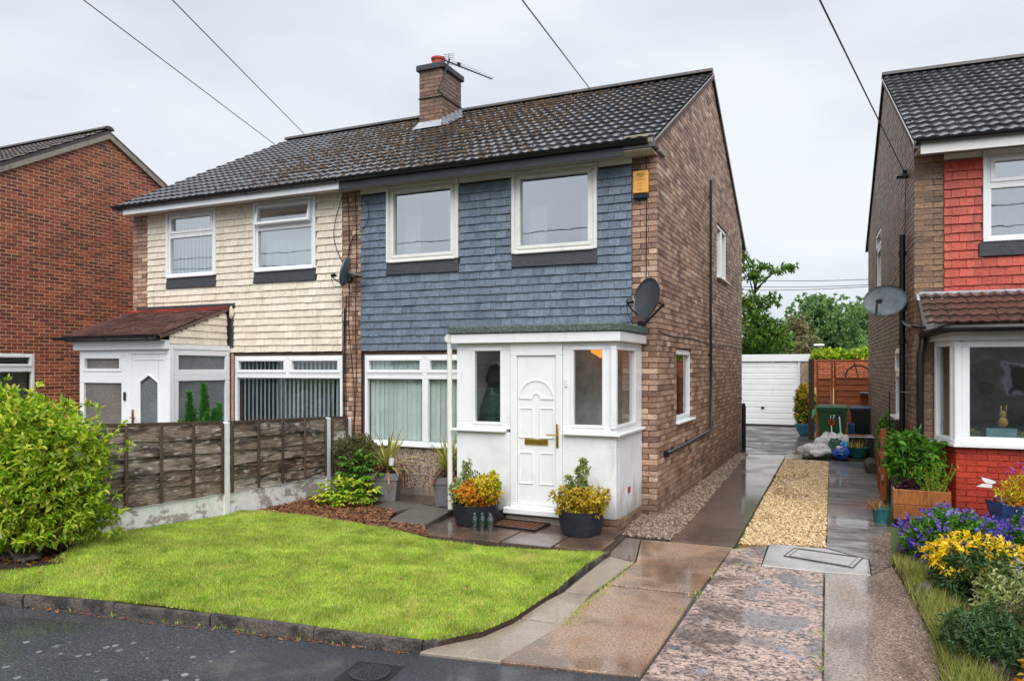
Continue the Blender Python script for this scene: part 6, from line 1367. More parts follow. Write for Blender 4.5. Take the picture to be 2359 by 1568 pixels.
cw = fy(1976, 868, 22.0); mk('tyre', G().tube([(cw.x + .31 * math.cos(t), 22, cw.z + .31 * math.sin(t)) for t in np.linspace(0, 6.283, 33)], .022, 6), M['black_plastic'], bic)
g = G()
for k in range(14): a = k * .449; g.tube([(cw.x, 22, cw.z), (cw.x + .30 * math.cos(a), 22, cw.z + .30 * math.sin(a))], .002, 3)
mk('spokes', g, M['iron'], bic); mk('fork', G().tube([(cw.x, 21.96, cw.z), (cw.x - .1, 21.96, cw.z + .42)], .015, 6), M['black_plastic'], bic)
shl = mk('shelf', G().box(cw.x + .02, YFB - .35, 1.33, .52, YFB - .05, 1.36), M['lead_pale'], None, label='thin pale board sticking out in front of the slatted gate', category='board')
# wheelie bins
D('bin_green', [(30, 84, 48)], .4, (10, .12)); D('bin_black', [(26, 28, 32)], .4, (10, .15)); D('bin_blue', [(34, 78, 130)], .35, (8, .1)); D('bin_lid', [(38, 56, 84)], .35, (8, .1)); D('mint', [(110, 190, 150)], .5, (8, .1))
def wheelie(x, y, w, d, h, m, ml, lab, rot=0):
    t = thing('wheelie_bin', (x, y, 0), lab, 'wheelie bin', 'wheelie bins by the slatted gate'); Mx = Matrix.Translation((x, y, 0)) @ Matrix.Rotation(rot, 4, 'Z')
    def rc_(a, b, z, yo=0): return [(-a / 2, -b / 2 + yo, z), (a / 2, -b / 2 + yo, z), (a / 2, b / 2 + yo, z), (-a / 2, b / 2 + yo, z)]
    V = rc_(w * .72, d * .68, .06, .03) + rc_(w * .94, d * .94, h * .88) + rc_(w, d, h * .885) + rc_(w, d, h * .93)
    mk('body', G().add(V, [(3, 2, 1, 0)] + [(4 * i + j, 4 * i + (j + 1) % 4, 4 * i + 4 + (j + 1) % 4, 4 * i + 4 + j) for i in range(3) for j in range(4)] + [(12, 13, 14, 15)]).x(Mx), M[m], t)
    V = rc_(w * 1.03, d * 1.05, h * .932) + rc_(w * 1.03, d * 1.05, h * .96) + rc_(w * .9, d * .8, h, .02)
    mk('lid', G().add(V, [(3, 2, 1, 0)] + [(4 * i + j, 4 * i + (j + 1) % 4, 4 * i + 4 + (j + 1) % 4, 4 * i + 4 + j) for i in range(2) for j in range(4)] + [(8, 9, 10, 11)]).x(Mx), M[ml], t)
    for s in (-1, 1): mk('wheel', G().cone((s * w * .42, d * .36, .1), (s * w * .36, d * .36, .1), .1, .1, 14).x(Mx), M['black_plastic'], t, 40)
    mk('handle', G().tube([(-w * .4, d * .5, h * .92), (-w * .4, d * .58, h * .9), (w * .4, d * .58, h * .9), (w * .4, d * .5, h * .92)], .014, 6).x(Mx), M[m], t); return t
gbx = fy(1917, 960, 18.6).x
wb_ = wheelie(gbx, 18.6, .66, .62, 1.10, 'bin_green', 'bin_green', 'green wheelie bin with white number 17 beside the slatted gate')
text('number', '17', .13, Matrix.Translation((gbx - .0, 18.6 - .307, .80)) @ Matrix.Rotation(R(88), 4, 'X'), M['upvc'], wb_)
mk('tied_bag', G().add([(gbx - .34, 18.32, 1.02), (gbx - .42, 18.30, 1.0), (gbx - .43, 18.32, .78), (gbx - .36, 18.30, .92)], [(0, 1, 2, 3)]), M['mint'], wb_)
wheelie(fy(1990, 960, 19.3).x, 19.3, .62, .6, 1.06, 'bin_black', 'bin_lid', 'black wheelie bin with dark blue lid against the dark brick wall')
tk = thing('black_trough', (.34, 18.2, 0), 'black plastic trough with planks on top against the dark brick wall', 'trough')
tx0 = fy(1948, 1000, 18.0).x
mk('body', G().box(tx0, 17.95, 0, .58, 18.55, .42, .03), M['bin_black'], tk); mk('rim', G().box(tx0 - .02, 17.93, .421, .60, 18.57, .445, .01), M['lead_pale'], tk)
mk('plank', G().box(tx0 - .05, 18.05, .446, .35, 18.2, .47, .004).x(Matrix.Translation((0, 0, 0))), M['orange_wood'], tk)
cr = mk('blue_crate', G().box(fy(1945, 980, 18.9).x, 18.85, .446, fy(1962, 980, 18.9).x + .05, 19.0, .62, .01) if False else G().box(-.03, 19.0, 0, .12, 19.2, .66, .01), M['bin_blue'], None, label='small dark blue crate between the two wheelie bins', category='crate')
# spades leaning on the bin
def spade(xt, yt, xb2, yb2, lab, hm, nm):
    a, b = fy(xt, yt, 18.22), gz(xb2, yb2, .0); b.y = 18.02; b = fy(xb2, yb2, 18.05); t = thing(nm, (b.x, b.y, 0), lab, nm.replace('_', ' ')); d = (b - a).normalized(); w = Vector((1, 0, 0)); b = a + d * ((a.z - .02) / -d.z)
    mk('shaft', G().tube([a + d * .12, b], .014, 7), M['upvc_aged'], t)
    mk('grip', G().tube([a + d * .13, a + d * .06 - w * .055, a - w * .06, a + w * .06, a + d * .06 + w * .055, a + d * .13], .014, 6), M[hm], t); mk('blade', G().box(b.x - .07, b.y - .01, .005, b.x + .07, b.y + .01, .2), M['iron'], t)
D('plastic_red', [(206, 28, 28)], .35)
spade(1914, 968, 1916, 1010, 'garden fork with red handle leaning against the green bin', 'plastic_red', 'garden_fork'); spade(1932, 946, 1937, 1010, 'spade with pale metal handle leaning against the green bin', 'iron', 'garden_spade')
# sacks
D('sack_white', [(206, 206, 208)], .4, (12, .1), bump=[(9, .9, .05)]); D('sack_green', [(36, 74, 66)], .35, (12, .2), bump=[(9, .9, .05)]); D('sack_blue', [(36, 84, 180)], .3, (12, .1), stain=[((226, 226, 230), (3, 3, 9), .58, .62, .8), ((216, 166, 60), (2, 2, 7), .64, .67, .8)], bump=[(9, .6, .03)]); D('sack_cyan', [(60, 160, 206)], .3, (12, .1))
def sack(c, r, s, seed, m, lab):
    g = lump(c, r, s, seed, 26, 16, .11); rr0 = random.Random(seed); g.v = [(x + rr0.uniform(-1, 1) * .055 * r, y + rr0.uniform(-1, 1) * .055 * r, max(.004, z + rr0.uniform(-1, 1) * .08 * r)) for x, y, z in g.v]
    mk('sack', g, M[m], None, 25, label=lab, category='sack', group='sacks heaped by the bins')
q = fy(1880, 1035, 17.45); sack((q.x, 17.5, .15), .2, (1.75, .9, .72), 51, 'sack_white', 'white sack lying lowest at the left of the heap')
q = fy(1908, 1012, 17.7); sack((q.x, 17.75, .30), .2, (1.35, .9, 1.05), 52, 'sack_white', 'white sack slumped upright behind the lowest one'); 
q = fy(1938, 1000, 17.8); sack((q.x, 17.9, .33), .13, (1.1, .9, 1.3), 56, 'sack_white', 'small crumpled white sack at the top of the heap')
q = fy(1920, 1030, 17.5); sack((q.x + .05, 17.55, .2), .19, (.95, .8, 1.05), 53, 'sack_green', 'dark green sack in the middle of the heap')
q = fy(1936, 1040, 17.25); sack((q.x, 17.25, .14), .145, (1.1, .9, .95), 54, 'sack_blue', 'blue compost bag in front of the dark green sack'); 
q = fy(1944, 1022, 17.3); sack((q.x, 17.4, .30), .09, (.9, .9, .9), 55, 'sack_cyan', 'small light blue bag on top of the blue compost bag')
D('glaze_teal', [(40, 104, 104)], .15, (8, .2)); D('glaze_blue', [(70, 132, 160)], .15, (8, .2))
def roundpot(t, x, y, r, h, m, z=0): mk('pot', G().lathe([(r * .62, z), (r * .92, z + h * .45), (r, z + h * .8), (r * 1.08, z + h * .9), (r * 1.08, z + h), (r * .92, z + h), (r * .88, z + h * .8), (.002, z + h * .78)], 24, Matrix.Translation((x, y, 0)), False), M[m], t, 40)
q = gz(1976, 1056, 0); tp_ = plant('potted_plant', (q.x, q.y + .15, 0), 'teal bowl of half-dead plants beside the blue compost bag', 'potted plant'); roundpot(tp_, q.x, q.y + .15, .215, .24, 'glaze_teal')
tufts('shoots', [(q.x, q.y + .15, .2)], 40, .22, 'leaf_yellow', .09, None, tp_, .008, None); tufts('dry_stalks', [(q.x, q.y + .15, .2)], 14, .34, 'leaf_dead', .07, None, tp_, .006, None)
q = gz(1857, 1002, 0); sp_ = plant('potted_shrub', (q.x, q.y, 0), 'yellow-green shrub in a blue pot beside the garage door', 'potted plant'); roundpot(sp_, q.x, q.y, .30, .34, 'glaze_blue')
Pn, An = ball(420, (q.x - .03, q.y, .85), (.33, .3, .62), .3, .3, .08, 61); An[:, 2] += .3; mkn('foliage', *rosettes(Pn, An, 7, .10, .042, .9), M['leaf_gold'], sp_); 
Pn, An = ball(260, (q.x - .0, q.y, .75), (.32, .3, .55), .3, .3, .08, 62); mkn('inner_foliage', *rosettes(Pn, An, 7, .10, .045, .9), M['leaf_mid'], sp_)
g = G()
for k in range(9): a = k * .7; g.tube([(q.x, q.y, .25), (q.x + .1 * math.cos(a), q.y + .1 * math.sin(a), .7), (q.x + .22 * math.cos(a), q.y + .2 * math.sin(a), 1.2)], [.014, .01, .005], 5)
mk('stems', g, M['stem'], sp_)
lg = mk('log', G().tube([(.40, 15.3, .1), (.36, 15.8, .11), (.38, 16.2, .1)], [.10, .12, .1], 9), M['trunk'], None, 40, label='short dark log lying at the foot of the dark brick wall', category='log')
mk('leaning_plank', G().box(-.05, -.015, 0, .05, .015, .62).x(Matrix.Translation((.56, 15.9, 0)) @ Matrix.Rotation(R(10), 4, 'Y')), M['orange_wood'], None, label='orange plank leaning on the dark brick wall above the log', category='plank')
# ---------------------------------------------------------------- trees behind
def tree(x, y, h, lab, m, lobes_, n, L, W, tr=.18, grp='trees behind the garage', droop=0):
    t = thing('tree', (x, y, -.05), lab, 'tree', grp); VF = []; g = G(); g.tube([(x, y, -.1), (x + .1, y, h * .25), (x - .05, y + .1, h * .5), (x, y, h * .75)], [tr, tr * .8, tr * .55, tr * .2], 9)
    tot = sum(r[0] * r[2] for _, r in lobes_)
    for i, (c, r) in enumerate(lobes_):
        c = (x + c[0], y + c[1], c[2]); k = max(12, int(n * r[0] * r[2] / tot / 9)); Pn, An = ball(k, c, r, .25, None, .16, i * 7 + int(abs(x) * 10)); An[:, 2] += .2 - droop
        VF.append(rosettes(Pn, An, 9, L, W, 1.05, up=.6)); 
        base = (x, y, max(h * .2, c[2] - r[2] * 1.2 - .4)); g.tube([base, ((base[0] + c[0]) / 2, (base[1] + c[1]) / 2, (base[2] + c[2]) / 2 + .2), c], [tr * .4, tr * .28, tr * .12], 6)
        for j in range(5): d = Vector(rng.normal(0, 1, 3)).normalized(); g.tube([c, (c[0] + d.x * r[0] * .7, c[1] + d.y * r[1] * .7, c[2] + d.z * r[2] * .7)], [tr * .12, tr * .04], 4)
    mkn('crown', *cat(*VF), M[m], t); mk('trunk', g, M['trunk'], t, 60); return t
def TP(x, y, Y): p = fy(x, y, Y); return p
Y1 = 29.5; bx_ = TP(1720, 700, Y1).x
def lob(x, y, Y, rx, rz, X0, Y0): p = TP(x, y, Y); return ((p.x - X0, Y - Y0, p.z), (rx, rx * .8, rz))
L1 = [lob(x, y, Y1 + dy, rx, rz, bx_, 32) for x, y, rx, rz, dy in [(1715, 620, .5, .45, 0), (1755, 618, .45, .22, 0), (1795, 622, .42, .16, -.2), (1822, 616, .2, .12, 0), (1712, 585, .2, .45, 0), (1740, 640, .4, .2, 0), (1715, 690, .6, .3, 0), (1745, 705, .55, .5, 0), (1780, 690, .4, .25, 0), (1735, 750, .8, .7, 0), (1775, 755, .65, .6, .3), (1800, 790, .5, .45, .3), (1720, 800, .6, .5, 1), (1760, 800, .9, .5, 1), (1640, 700, 1.5, 1.6, 0), (1600, 640, 1.6, 1.5, 0)]]
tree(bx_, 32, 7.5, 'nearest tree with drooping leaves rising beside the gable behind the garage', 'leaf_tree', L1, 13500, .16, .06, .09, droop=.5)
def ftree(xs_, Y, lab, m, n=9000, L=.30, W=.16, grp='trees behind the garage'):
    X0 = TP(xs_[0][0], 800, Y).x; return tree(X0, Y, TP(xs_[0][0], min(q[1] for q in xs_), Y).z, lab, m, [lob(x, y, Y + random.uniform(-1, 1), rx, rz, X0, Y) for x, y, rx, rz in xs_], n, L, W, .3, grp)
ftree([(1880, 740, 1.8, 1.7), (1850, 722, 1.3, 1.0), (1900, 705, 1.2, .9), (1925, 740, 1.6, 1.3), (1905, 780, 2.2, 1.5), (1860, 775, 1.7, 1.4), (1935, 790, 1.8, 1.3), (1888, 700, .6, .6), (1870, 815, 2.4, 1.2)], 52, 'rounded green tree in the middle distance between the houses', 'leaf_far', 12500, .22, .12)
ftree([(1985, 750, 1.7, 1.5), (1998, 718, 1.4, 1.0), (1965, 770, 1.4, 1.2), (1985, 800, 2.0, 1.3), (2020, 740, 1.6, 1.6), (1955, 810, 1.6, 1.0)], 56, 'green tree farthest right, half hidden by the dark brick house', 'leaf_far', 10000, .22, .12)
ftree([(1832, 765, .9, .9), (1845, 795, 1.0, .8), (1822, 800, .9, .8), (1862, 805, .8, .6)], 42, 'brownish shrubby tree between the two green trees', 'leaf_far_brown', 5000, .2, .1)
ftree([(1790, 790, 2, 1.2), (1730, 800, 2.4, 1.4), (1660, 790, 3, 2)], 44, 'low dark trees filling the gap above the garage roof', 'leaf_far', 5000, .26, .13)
def hedge(xs_, Y, z0, z1, lab, m, n, L, W):
    c0, c1_ = TP(xs_[0], 800, Y), TP(xs_[1], 800, Y); t = plant('garden_shrub', ((c0.x + c1_.x) / 2, Y, 0), lab, 'shrub'); VF = []
    k = 7
    for i in range(k): Pn, An = ball(n // k // 6, (c0.x + (c1_.x - c0.x) * (i + .5) / k, Y, (z0 + z1) / 2), ((c1_.x - c0.x) / k * .9, .4, (z1 - z0) / 2 * random.uniform(.75, 1.1)), .3, None, .12, i); An[:, 2] += .4; VF.append(rosettes(Pn, An, 6, L, W))
    mkn('foliage', *cat(*VF), M[m], t); mk('stems', G().tube([((c0.x + c1_.x) / 2, Y, 0), ((c0.x + c1_.x) / 2, Y, z0 + .3)], .05, 6).tube([((c0.x + c1_.x) / 2, Y, z0 - .3), (c1_.x, Y, z0 + .2)], .02, 5).tube([((c0.x + c1_.x) / 2, Y, z0 - .3), (c0.x, Y, z0 + .2)], .02, 5), M['trunk'], t)
hedge((1878, 2030), 26.0, 1.95, 2.55, 'lime yellow climbing shrub along the top of the brick garden wall', 'leaf_lime', 2600, .16, .12)
# distant house and street lamp
fh = thing('distant_house', (TP(1990, 800, 62).x, 62, 0), 'distant white house with red roof at the edge of the dark brick wall', 'house')
hx = TP(1976, 800, 62).x; mk('wall', G().box(hx, 62, -.1, hx + 7, 69, 3.55).x(Matrix.Identity(4)), M['render_white'], fh)
mk('lower_wall', G().box(hx - .02, 61.95, -.1, hx + 7, 62.0, 2.0), M['fascia_grey'], fh)
mk('roof', G().add([(hx - .5, 61.4, 3.5), (hx + 7.5, 61.4, 3.5), (hx + 7.5, 69.6, 3.5), (hx - .5, 69.6, 3.5), (hx + 2.4, 65.5, 6.2), (hx + 5, 65.5, 6.2)], [(0, 1, 5, 4), (1, 2, 5), (2, 3, 4, 5), (3, 0, 4)]), mat('roof_red_far', [(176, 84, 76)], .7), fh)
for k in range(2):
    w = mk('window', ring(plane((0, 61.98, 0), (1, 0, 0), (0, -1, 0)), hx + .25 + k * 1.0, hx + 1.05 + k * 1.0, 2.3, 3.3, .1, 0, .05), M['upvc'], fh); mk('pane', G().box(hx + .35 + k, 61.96, 2.4, hx + .95 + k, 61.97, 3.2), M['glass_sky'], w)
slp = thing('street_lamp', TP(1876, 810, 40), 'slim street lamp post standing in front of the distant trees', 'street lamp'); s0 = TP(1876, 797, 40)
mk('post', G().tube([(s0.x, 40, 0), (s0.x, 40, s0.z)], .06, 7), M['iron'], slp); mk('lantern', G().box(s0.x - .05, 39.9, s0.z, s0.x + .45, 40.1, s0.z + .1, .03), M['upvc'], slp)
# ---------------------------------------------------------------- right-hand garden
wp_ = thing('wooden_planter', (.82, 10.7, .02), 'orange-brown wooden planter box at the corner of the red-tiled house', 'planter')
X0_, X1_, Y0_, Y1_ = .50, 1.13, 10.46, 10.90
for k in range(2):
    za, zb2 = .06 + k * .19, .06 + k * .19 + .185
    mk('plank', G().box(X0_, Y0_, za, X1_, Y0_ + .02, zb2, .004), M['crate_wood'], wp_); mk('plank', G().box(X0_, Y1_ - .02, za, X1_, Y1_, zb2, .004), M['crate_wood'], wp_)
    mk('plank', G().box(X0_ + .001, Y0_ + .0205, za, X0_ + .02, Y1_ - .0205, zb2, .004), M['old_wood'], wp_); mk('plank', G().box(X1_ - .02, Y0_ + .0205, za, X1_ - .001, Y1_ - .0205, zb2, .004), M['crate_wood'], wp_)
mk('foot', G().box(X0_ + .03, Y0_ + .03, .0, X1_ - .03, Y1_ - .03, .058), M['stem_dark'], wp_); mk('soil', G().box(X0_ + .021, Y0_ + .022, .06, X1_ - .021, Y1_ - .022, .40), M['soil_pot'], wp_)
p = plant('leafy_plant', (.75, 10.75, .40), 'tall leafy green plant growing in the wooden planter box', 'plant')
Pn, An = ball(130, (.72, 10.76, .80), (.34, .2, .34), .2, .42, .1, 71); An[:, 2] = An[:, 2] * .4 + .35; mkn('foliage', *rosettes(Pn, An, 6, .125, .045, .9), M['leaf_mid'], p)
g = G()
for k in range(10): a = k * .63; g.tube([(.74, 10.75, .38), (.74 + .1 * math.cos(a), 10.75 + .06 * math.sin(a), .7), (.74 + .22 * math.cos(a), 10.75 + .12 * math.sin(a), 1.05)], [.007, .006, .003], 5)
mk('stems', g, M['leaf_mid'], p)
p = plant('rosemary', (.98, 10.6, .40), 'pale green rosemary-like plant at the right end of the planter box', 'plant'); g = G(); VF = []
for k in range(34):
    a = random.uniform(0, 6.28); b0 = np.array([.95 + random.uniform(-.12, .12), 10.62 + random.uniform(-.08, .08), .39]); tip = b0 + np.array([math.cos(a) * random.uniform(.05, .2), math.sin(a) * .08, random.uniform(.2, .38)]); g.tube([b0, tip], .003, 4)
    tt = np.linspace(.1, 1, 26)[:, None]; Pn = b0 + (tip - b0) * tt; VF.append(leaves(Pn, unit(rng.normal(0, 1, (26, 3))) * .8 + [0, 0, .8], .035, .008))
mkn('foliage', *cat(*VF), M['leaf_lime'], p); mk('stems', g, M['leaf_mid'], p)
p = plant('heuchera', (.66, 10.58, .40), 'small dark purple plant in the middle of the planter box', 'plant'); LM('leaf_purple', [(70, 40, 54), (96, 60, 74), (52, 32, 42)])
Pn, An = ball(70, (.68, 10.57, .46), (.12, .07, .1), .3, .4, .1, 73); mkn('foliage', *rosettes(Pn, An, 5, .05, .04, .9), M['leaf_purple'], p)
p = plant('potted_plant', gz(2028, 1208, 0), 'small teal pot of withered plants beside the wooden planter', 'potted plant'); q = gz(2028, 1206, 0); q.y += .08
mk('pot', G().lathe([(.075, .004), (.10, .17), (.108, .175), (.108, .2), (.095, .2), (.09, .16), (.002, .16)], 16, Matrix.Translation((q.x, q.y, 0)), False), M['glaze_teal'], p, 40); tufts('withered_leaves', [(q.x - .05, q.y, .17)], 60, .13, 'leaf_dead', .07, None, p, .008, None); tufts('green_shoots', [(q.x, q.y, .17)], 22, .12, 'leaf_variegated', .05, None, p, .008, None)
# trellis and posts further along the wall
tr_ = thing('trellis', (.66, 13.2, 0), 'rough wooden trellis with plants against the side of the dark brick house', 'trellis')
for k, (y, h_) in enumerate(((12.3, 1.05), (12.42, 1.0), (13.4, .95), (13.9, .9))): mk('post', G().box(.42, y, 0, .50, y + .06, h_, .006), M['orange_wood'], tr_)
for k in range(3): mk('rail', G().box(.43, 12.2, .3 + .25 * k, .46, 14.4, .37 + .25 * k, .004), M['old_wood'], tr_)
p = plant('climbing_plant', (.55, 13.2, 0), 'leafy green climber over the wooden trellis', 'plant'); Pn, An = ball(130, (.52, 13.3, .85), (.12, .9, .3), .2, None, .1, 75); mkn('foliage', *rosettes(Pn, An, 6, .08, .04), M['leaf_mid'], p); mk('stems', G().tube([(.52, 13.2, 0), (.5, 13.0, .5), (.52, 13.6, .9)], .01, 5).tube([(.52, 13.2, 0), (.5, 12.8, .9)], .008, 5), M['stem'], p)
wf_ = thing('plant_support', (.56, 11.6, 0), 'thin black wire plant support standing by the drainpipe of the right house', 'plant support'); mk('wires', G().tube([(.52, 11.9, 0), (.52, 11.9, 1.62), (.80, 11.02, 1.62)], .008, 5), M['black_plastic'], wf_); mk('small_mesh', G().box(.5, 11.8, .75, .62, 11.9, .78), M['black_plastic'], wf_)
# blue trough with flowers, white bird ornament
bt = thing('blue_trough', (2.0, 9.7, .05), 'dark blue wooden trough of flowers in front of the red painted brick', 'trough'); x0b = fy(2272, 1180, 9.55).x
D('paint_blue', [(30, 62, 112)], .4, (10, .2), stain=[((20, 30, 50), 4, .5, .7, .6)])
for k in range(2): mk('board', G().box(x0b + .13, 9.42, .18 + k * .16, x0b + 1.3, 9.45, .32 + k * .16, .005), M['paint_blue'], bt); mk('board', G().box(x0b + .12, 9.88, .18 + k * .16, x0b + 1.3, 9.9, .32 + k * .16, .005), M['paint_blue'], bt)
mk('end_board', G().add([(x0b, 9.72, .50), (x0b + .12, 9.45, .50), (x0b + .12, 9.45, .18), (x0b + .1, 9.72, .18)], [(0, 1, 2, 3)]).box(x0b + .118, 9.4, .1, x0b + .16, 9.92, .50, .005), M['paint_blue'], bt)
for x in (x0b + .2, x0b + 1.2): mk('leg', G().box(x, 9.5, 0, x + .06, 9.56, .18), M['paint_blue'], bt)
mk('wheel', G().cone((x0b + .08, 9.40, .28), (x0b + .08, 9.37, .28), .09, .09, 18), M['paint_blue'], bt, 40); mk('soil', G().box(x0b + .16, 9.452, .3, x0b + 1.29, 9.878, .46), M['soil_pot'], bt)
p = plant('bedding_plant', (x0b + .6, 9.65, .46), 'yellow-green bedding plants with pink flowers in the blue trough', 'plant')
Pn, An = ball(420, (x0b + .55, 9.6, .60), (.45, .22, .24), .3, .44, .08, 77); An[:, 2] += .7; mkn('foliage', *rosettes(Pn, An, 6, .055, .014, .8), M['leaf_yellow'], p); Pn, An = ball(130, (x0b + .5, 9.5, .50), (.42, .16, .1), .3, None, .08, 78); mkn('orange_foliage', *rosettes(Pn, An, 5, .05, .014, .8), M['leaf_orange'], p)
Pn, An = ball(46, (x0b + .45, 9.58, .86), (.3, .14, .14), .1, None, .1, 79); mkn('flowers', *rosettes(Pn, An, 6, .03, .022, 1.1), M['petal_pink'], p, kind='stuff')
bo = thing('bird_ornament', fy(2280, 1110, 9.9), 'white flying-bird ornament in front of the red painted brick', 'ornament'); b0 = fy(2282, 1114, 9.95)

def cutout_(pts):   # a flat sawn shape standing in the plane Y = 9.95
    q = [fy((2240 + x * .2168) * .9211, (1080 + y * .2168) * .9211, 9.95) for x, y in pts]; n = len(q); V = [(p.x, 9.94, p.z) for p in q] + [(p.x, 9.96, p.z) for p in q]
    return G().add(V, [tuple(range(n - 1, -1, -1)), tuple(range(n, 2 * n))] + [(i, (i + 1) % n, n + (i + 1) % n, n + i) for i in range(n)])
mk('head', cutout_([(985, 520), (1035, 532), (1100, 548), (1155, 572), (1140, 590), (1085, 596), (1030, 580), (998, 552)]), M['upvc'], bo); mk('wing', cutout_([(928, 624), (1000, 594), (1060, 596), (1110, 606), (1106, 642), (1020, 634)]), M['upvc'], bo)
mk('rod', G().tube([(b0.x + .04, 9.95, 0), (b0.x + .04, 9.95, b0.z)], .005, 5), M['iron'], bo)
# purple geraniums
def mound(name, c, r, n, L, W, m, lab, cat_, k=6, seed=90, extra=(), zmin=.06):
    p = plant(name, (c[0], c[1], .05), lab, cat_); Pn, An = ball(n, c, r, .35, zmin, .08, seed); An[:, 2] += .35; mkn('foliage', *rosettes(Pn, An, k, L, W, .95), M[m], p); g = G()
    for j in range(14): a = j * .449; g.tube([(c[0] + .1 * math.cos(a), c[1] + .1 * math.sin(a), .03), (c[0] + r[0] * .7 * math.cos(a), c[1] + r[1] * .7 * math.sin(a), c[2] + r[2] * .5)], [.005, .003], 4)
    mk('stems', g, M['leaf_mid'], p)
    for (c2_, r2_, n2_, L2_, W2_, m2_, nm, k2) in extra: Pn, An = ball(n2_, c2_, r2_, .85, zmin, .08, seed + 1); An[:, 2] += .25; mkn(nm, *rosettes(Pn + An * .02, An, k2, L2_, W2_, 1.15, fold=.05), M[m2_], p, kind='stuff')
    return p
mound('geranium', (.95, 8.55, .24), (.52, .46, .28), 900, .05, .026, 'leaf_mid', 'mound of purple-blue geraniums nearest the wet drive', 'flowers', 6, 90, [((.95, 8.53, .26), (.54, .48, .30), 330, .034, .032, 'petal_purple', 'flowers', 5)])
mound('geranium', (1.85, 8.5, .28), (.6, .5, .28), 1000, .05, .026, 'leaf_mid', 'mound of purple-blue geraniums at the right edge of the picture', 'flowers', 6, 92, [((1.85, 8.48, .30), (.62, .52, .30), 360, .034, .032, 'petal_purple', 'flowers', 5)])
mound('loosestrife', (1.05, 7.25, .23), (.46, .42, .24), 900, .06, .018, 'leaf_dark', 'grey-green plant topped with bright yellow flowers in the right bed', 'flowers', 6, 94, [((1.0, 7.35, .34), (.42, .36, .19), 300, .045, .02, 'petal_yellow', 'flowers', 6)])
mound('herb', (1.3, 6.75, .2), (.45, .4, .24), 620, .055, .02, 'leaf_variegated', 'grey-green herb below the yellow flowers', 'plant', 6, 96)
mound('evergreen_shrub', (.82, 5.7, .17), (.27, .3, .24), 1000, .036, .012, 'leaf_dark', 'dark evergreen dwarf shrub in the right bed', 'shrub', 7, 98)
mound('small_shrub', (1.12, 5.95, .18), (.3, .3, .24), 500, .04, .014, 'leaf_bronze', 'olive green shrub right of the dark evergreen', 'shrub', 6, 100)
mound('golden_shrub', (1.06, 5.15, .16), (.18, .24, .26), 46, .06, .026, 'leaf_orange', 'sparse shrub with orange-yellow leaves at the lower right corner', 'shrub', 6, 102)
mound('golden_spiraea', (1.55, 6.9, .35), (.2, .3, .3), 120, .06, .024, 'leaf_orange', 'orange-yellow leaved shrub at the right edge below the geraniums', 'shrub', 6, 104)
sv_ = plant('salvia', (1.35, 6.6, .05), 'purple salvia spikes at the right edge of the bed', 'flowers'); VF = []; g = G()
for k in range(7):
    b0 = np.array([1.22 + .07 * k, 6.45 + random.uniform(-.15, .15), .2]); tip = b0 + np.array([random.uniform(-.12, .05), 0, random.uniform(.25, .38)]); tt = np.linspace(.3, 1, 30)[:, None]
    st_ = mk('stem', G().tube([(b0[0], b0[1], .03), tuple(b0), tuple(tip)], .003, 4), M['leaf_mid'], sv_); mkn('flower_spike', *leaves(b0 + (tip - b0) * tt, unit(rng.normal(0, 1, (30, 3))), .02, .014), M['petal_purple'], st_)
gp_ = [Vector((*p, .03)) for p in sample(gp([(2062, 1302), (2118, 1400), (2156, 1480), (2200, 1700), (2330, 1700), (2250, 1480), (2190, 1400), (2130, 1330)]), 430)]
tufts('long_grass', gp_, 16, .13, 'grass_long', .03, 'long ragged grass along the edge of the wet drive', None, .0035, cat='grass')
for (x, y, r, s, l) in ((2135, 1372, .11, (.9, .8, .9), 'brown stone standing at the edge of the right bed'), (2290, 1545, .13, (1.2, .9, .7), 'flat grey stone at the lower right corner of the bed'), (2350, 1520, .12, (1, .8, .6), 'dark stone at the right edge near the corner')):
    q = gz(x, y, .04); mk('rock', lump((q.x, q.y + .05, .04), r, s, int(x), 14, 8, .1), M['kerb'], None, 60, label=l, category='rock')
# ornaments standing inside the bay window
o0 = TL(2250, 1000, BD + .18)
def bayu(x): return TL(x, 950, BD + .18).x
bs = mk('window_board', G().box(ub1 + .1, BD + .09, zs - .03, uend - .05, -.25, zs + .004).x(TR), M['upvc'], bay)
mk('card', G().box(bayu(2270), BD + .14, zs + .006, bayu(2340), BD + .15, zs + .19).x(TR), mat('card_blue', [(120, 160, 172)], .7), None, label='plain blue-grey card standing inside the bay window', category='card')
rab = lump((0, 0, .07), .07, (.8, .6, 1), 85, 14, 10, .04).merge(lump((0, 0, .17), .045, (.9, .8, 1), 86, 12, 8, .03)).merge(lump((.035, 0, .24), .03, (.35, .3, 1.5), 87, 8, 6, .02)).merge(lump((-.02, 0, .235), .03, (.35, .3, 1.4), 88, 8, 6, .02))
mk('figurine', rab.x(TR @ Matrix.Translation((bayu(2312), BD + .24, zs + .19))), mat('gold_fig', [(196, 150, 84)], .4, (20, .3)), None, 60, label='golden eared figurine above the card in the bay window', category='figurine')
mk('figurine_stand', G().box(bayu(2312) - .06, BD + .2, zs + .006, bayu(2312) + .06, BD + .28, zs + .188).x(TR), M['interior'], None, label='small dark stand under the golden figurine in the bay window', category='stand')
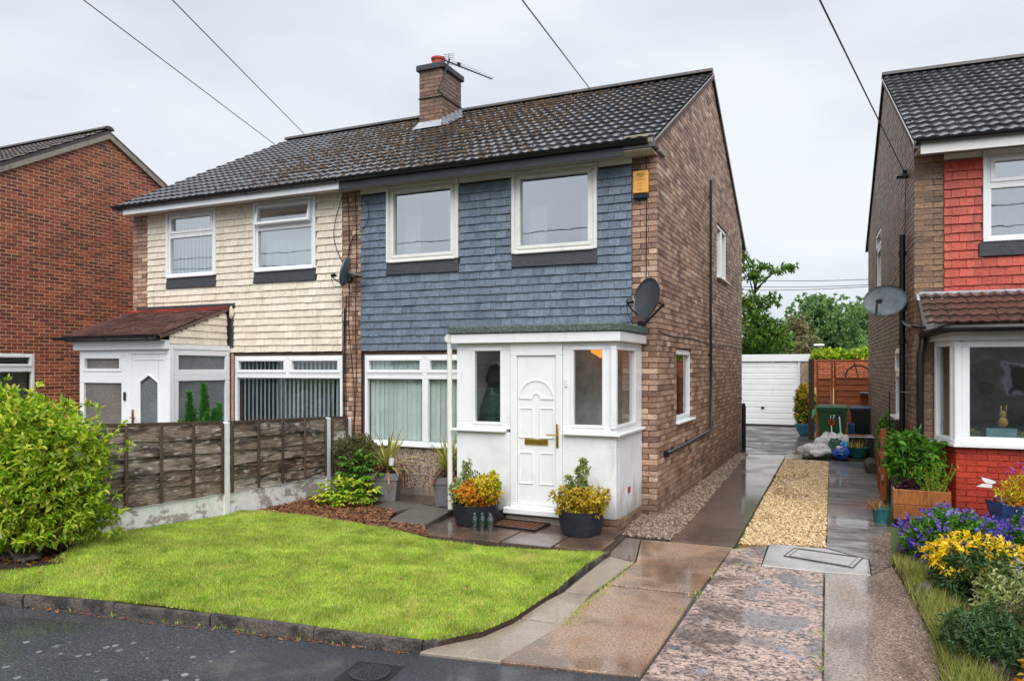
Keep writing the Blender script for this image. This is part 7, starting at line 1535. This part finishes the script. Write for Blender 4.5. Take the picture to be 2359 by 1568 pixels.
for x, l in ((2243, 'grey-green leafy ornament left of the card in the bay window'), (2352, 'grey-green leafy ornament right of the card in the bay window')):
    u_ = bayu(x); c = TR @ Vector((u_, BD + .2, zs + .08)); p = plant('table_ornament', (c.x, c.y, zs), l, 'ornament', 'leafy ornaments inside the bay window'); Pn, An = ball(60, tuple(c), (.07, .05, .08), .2, zs + .01, .05, int(x)); mkn('leaves', *rosettes(Pn, An, 5, .05, .016), M['leaf_variegated'], p)

# ---------------------------------------------------------------- houses and trees across the street, which the window panes mirror
M['far_wall'] = mat('far_wall', [(158, 156, 146)], .8, (2, .3), stain=[((84, 100, 76), 1.2, .48, .6, .7)])
for k, x in enumerate((-16, -5, 6, 17)):
    oh = thing('opposite_house', (x, -11, 0), ['pale house across the street, mirrored in the cream house windows', 'pale house across the street, mirrored in the large blind-hung window', 'pale house across the street, mirrored in the white porch panes', 'pale house across the street, mirrored in the bay window'][k], 'house', 'houses across the street')
    mk('wall', G().box(x - 4.2, -19, -.03, x + 4.2, -11, 5.0), M['far_wall'], oh)
    mk('roof', G().add([(x - 4.5, -19.3, 5.0), (x + 4.5, -19.3, 5.0), (x + 4.5, -10.7, 5.0), (x - 4.5, -10.7, 5.0), (x - 4.5, -15, 7.5), (x + 4.5, -15, 7.5)], [(3, 2, 5, 4), (1, 0, 4, 5), (0, 3, 4), (2, 1, 5), (0, 1, 2, 3)]), M['roof_tile'], oh)
    for dx in (-2.2, 2.0):
        for z0 in (.9, 3.3):
            w = mk('window', ring(plane((0, -11, 0), (1, 0, 0), (0, 1, 0)), x + dx - .9, x + dx + .9, z0, z0 + 1.25, .09, 0, .05), M['upvc'], oh); mk('pane', sheet(plane((0, -11, 0), (1, 0, 0), (0, 1, 0)), x + dx - .8, x + dx + .8, z0 + .1, z0 + 1.15, .02), M['interior'], w)
wire((-30, -6.2, 7.1), (16, -6.0, 7.6), .35, 'street wire mirrored in the upper windows of the blue house', .016)
wire((-30, -6.6, 6.7), (16, -5.4, 6.9), .5, 'lower street wire mirrored in the upper windows of the blue house', .016)
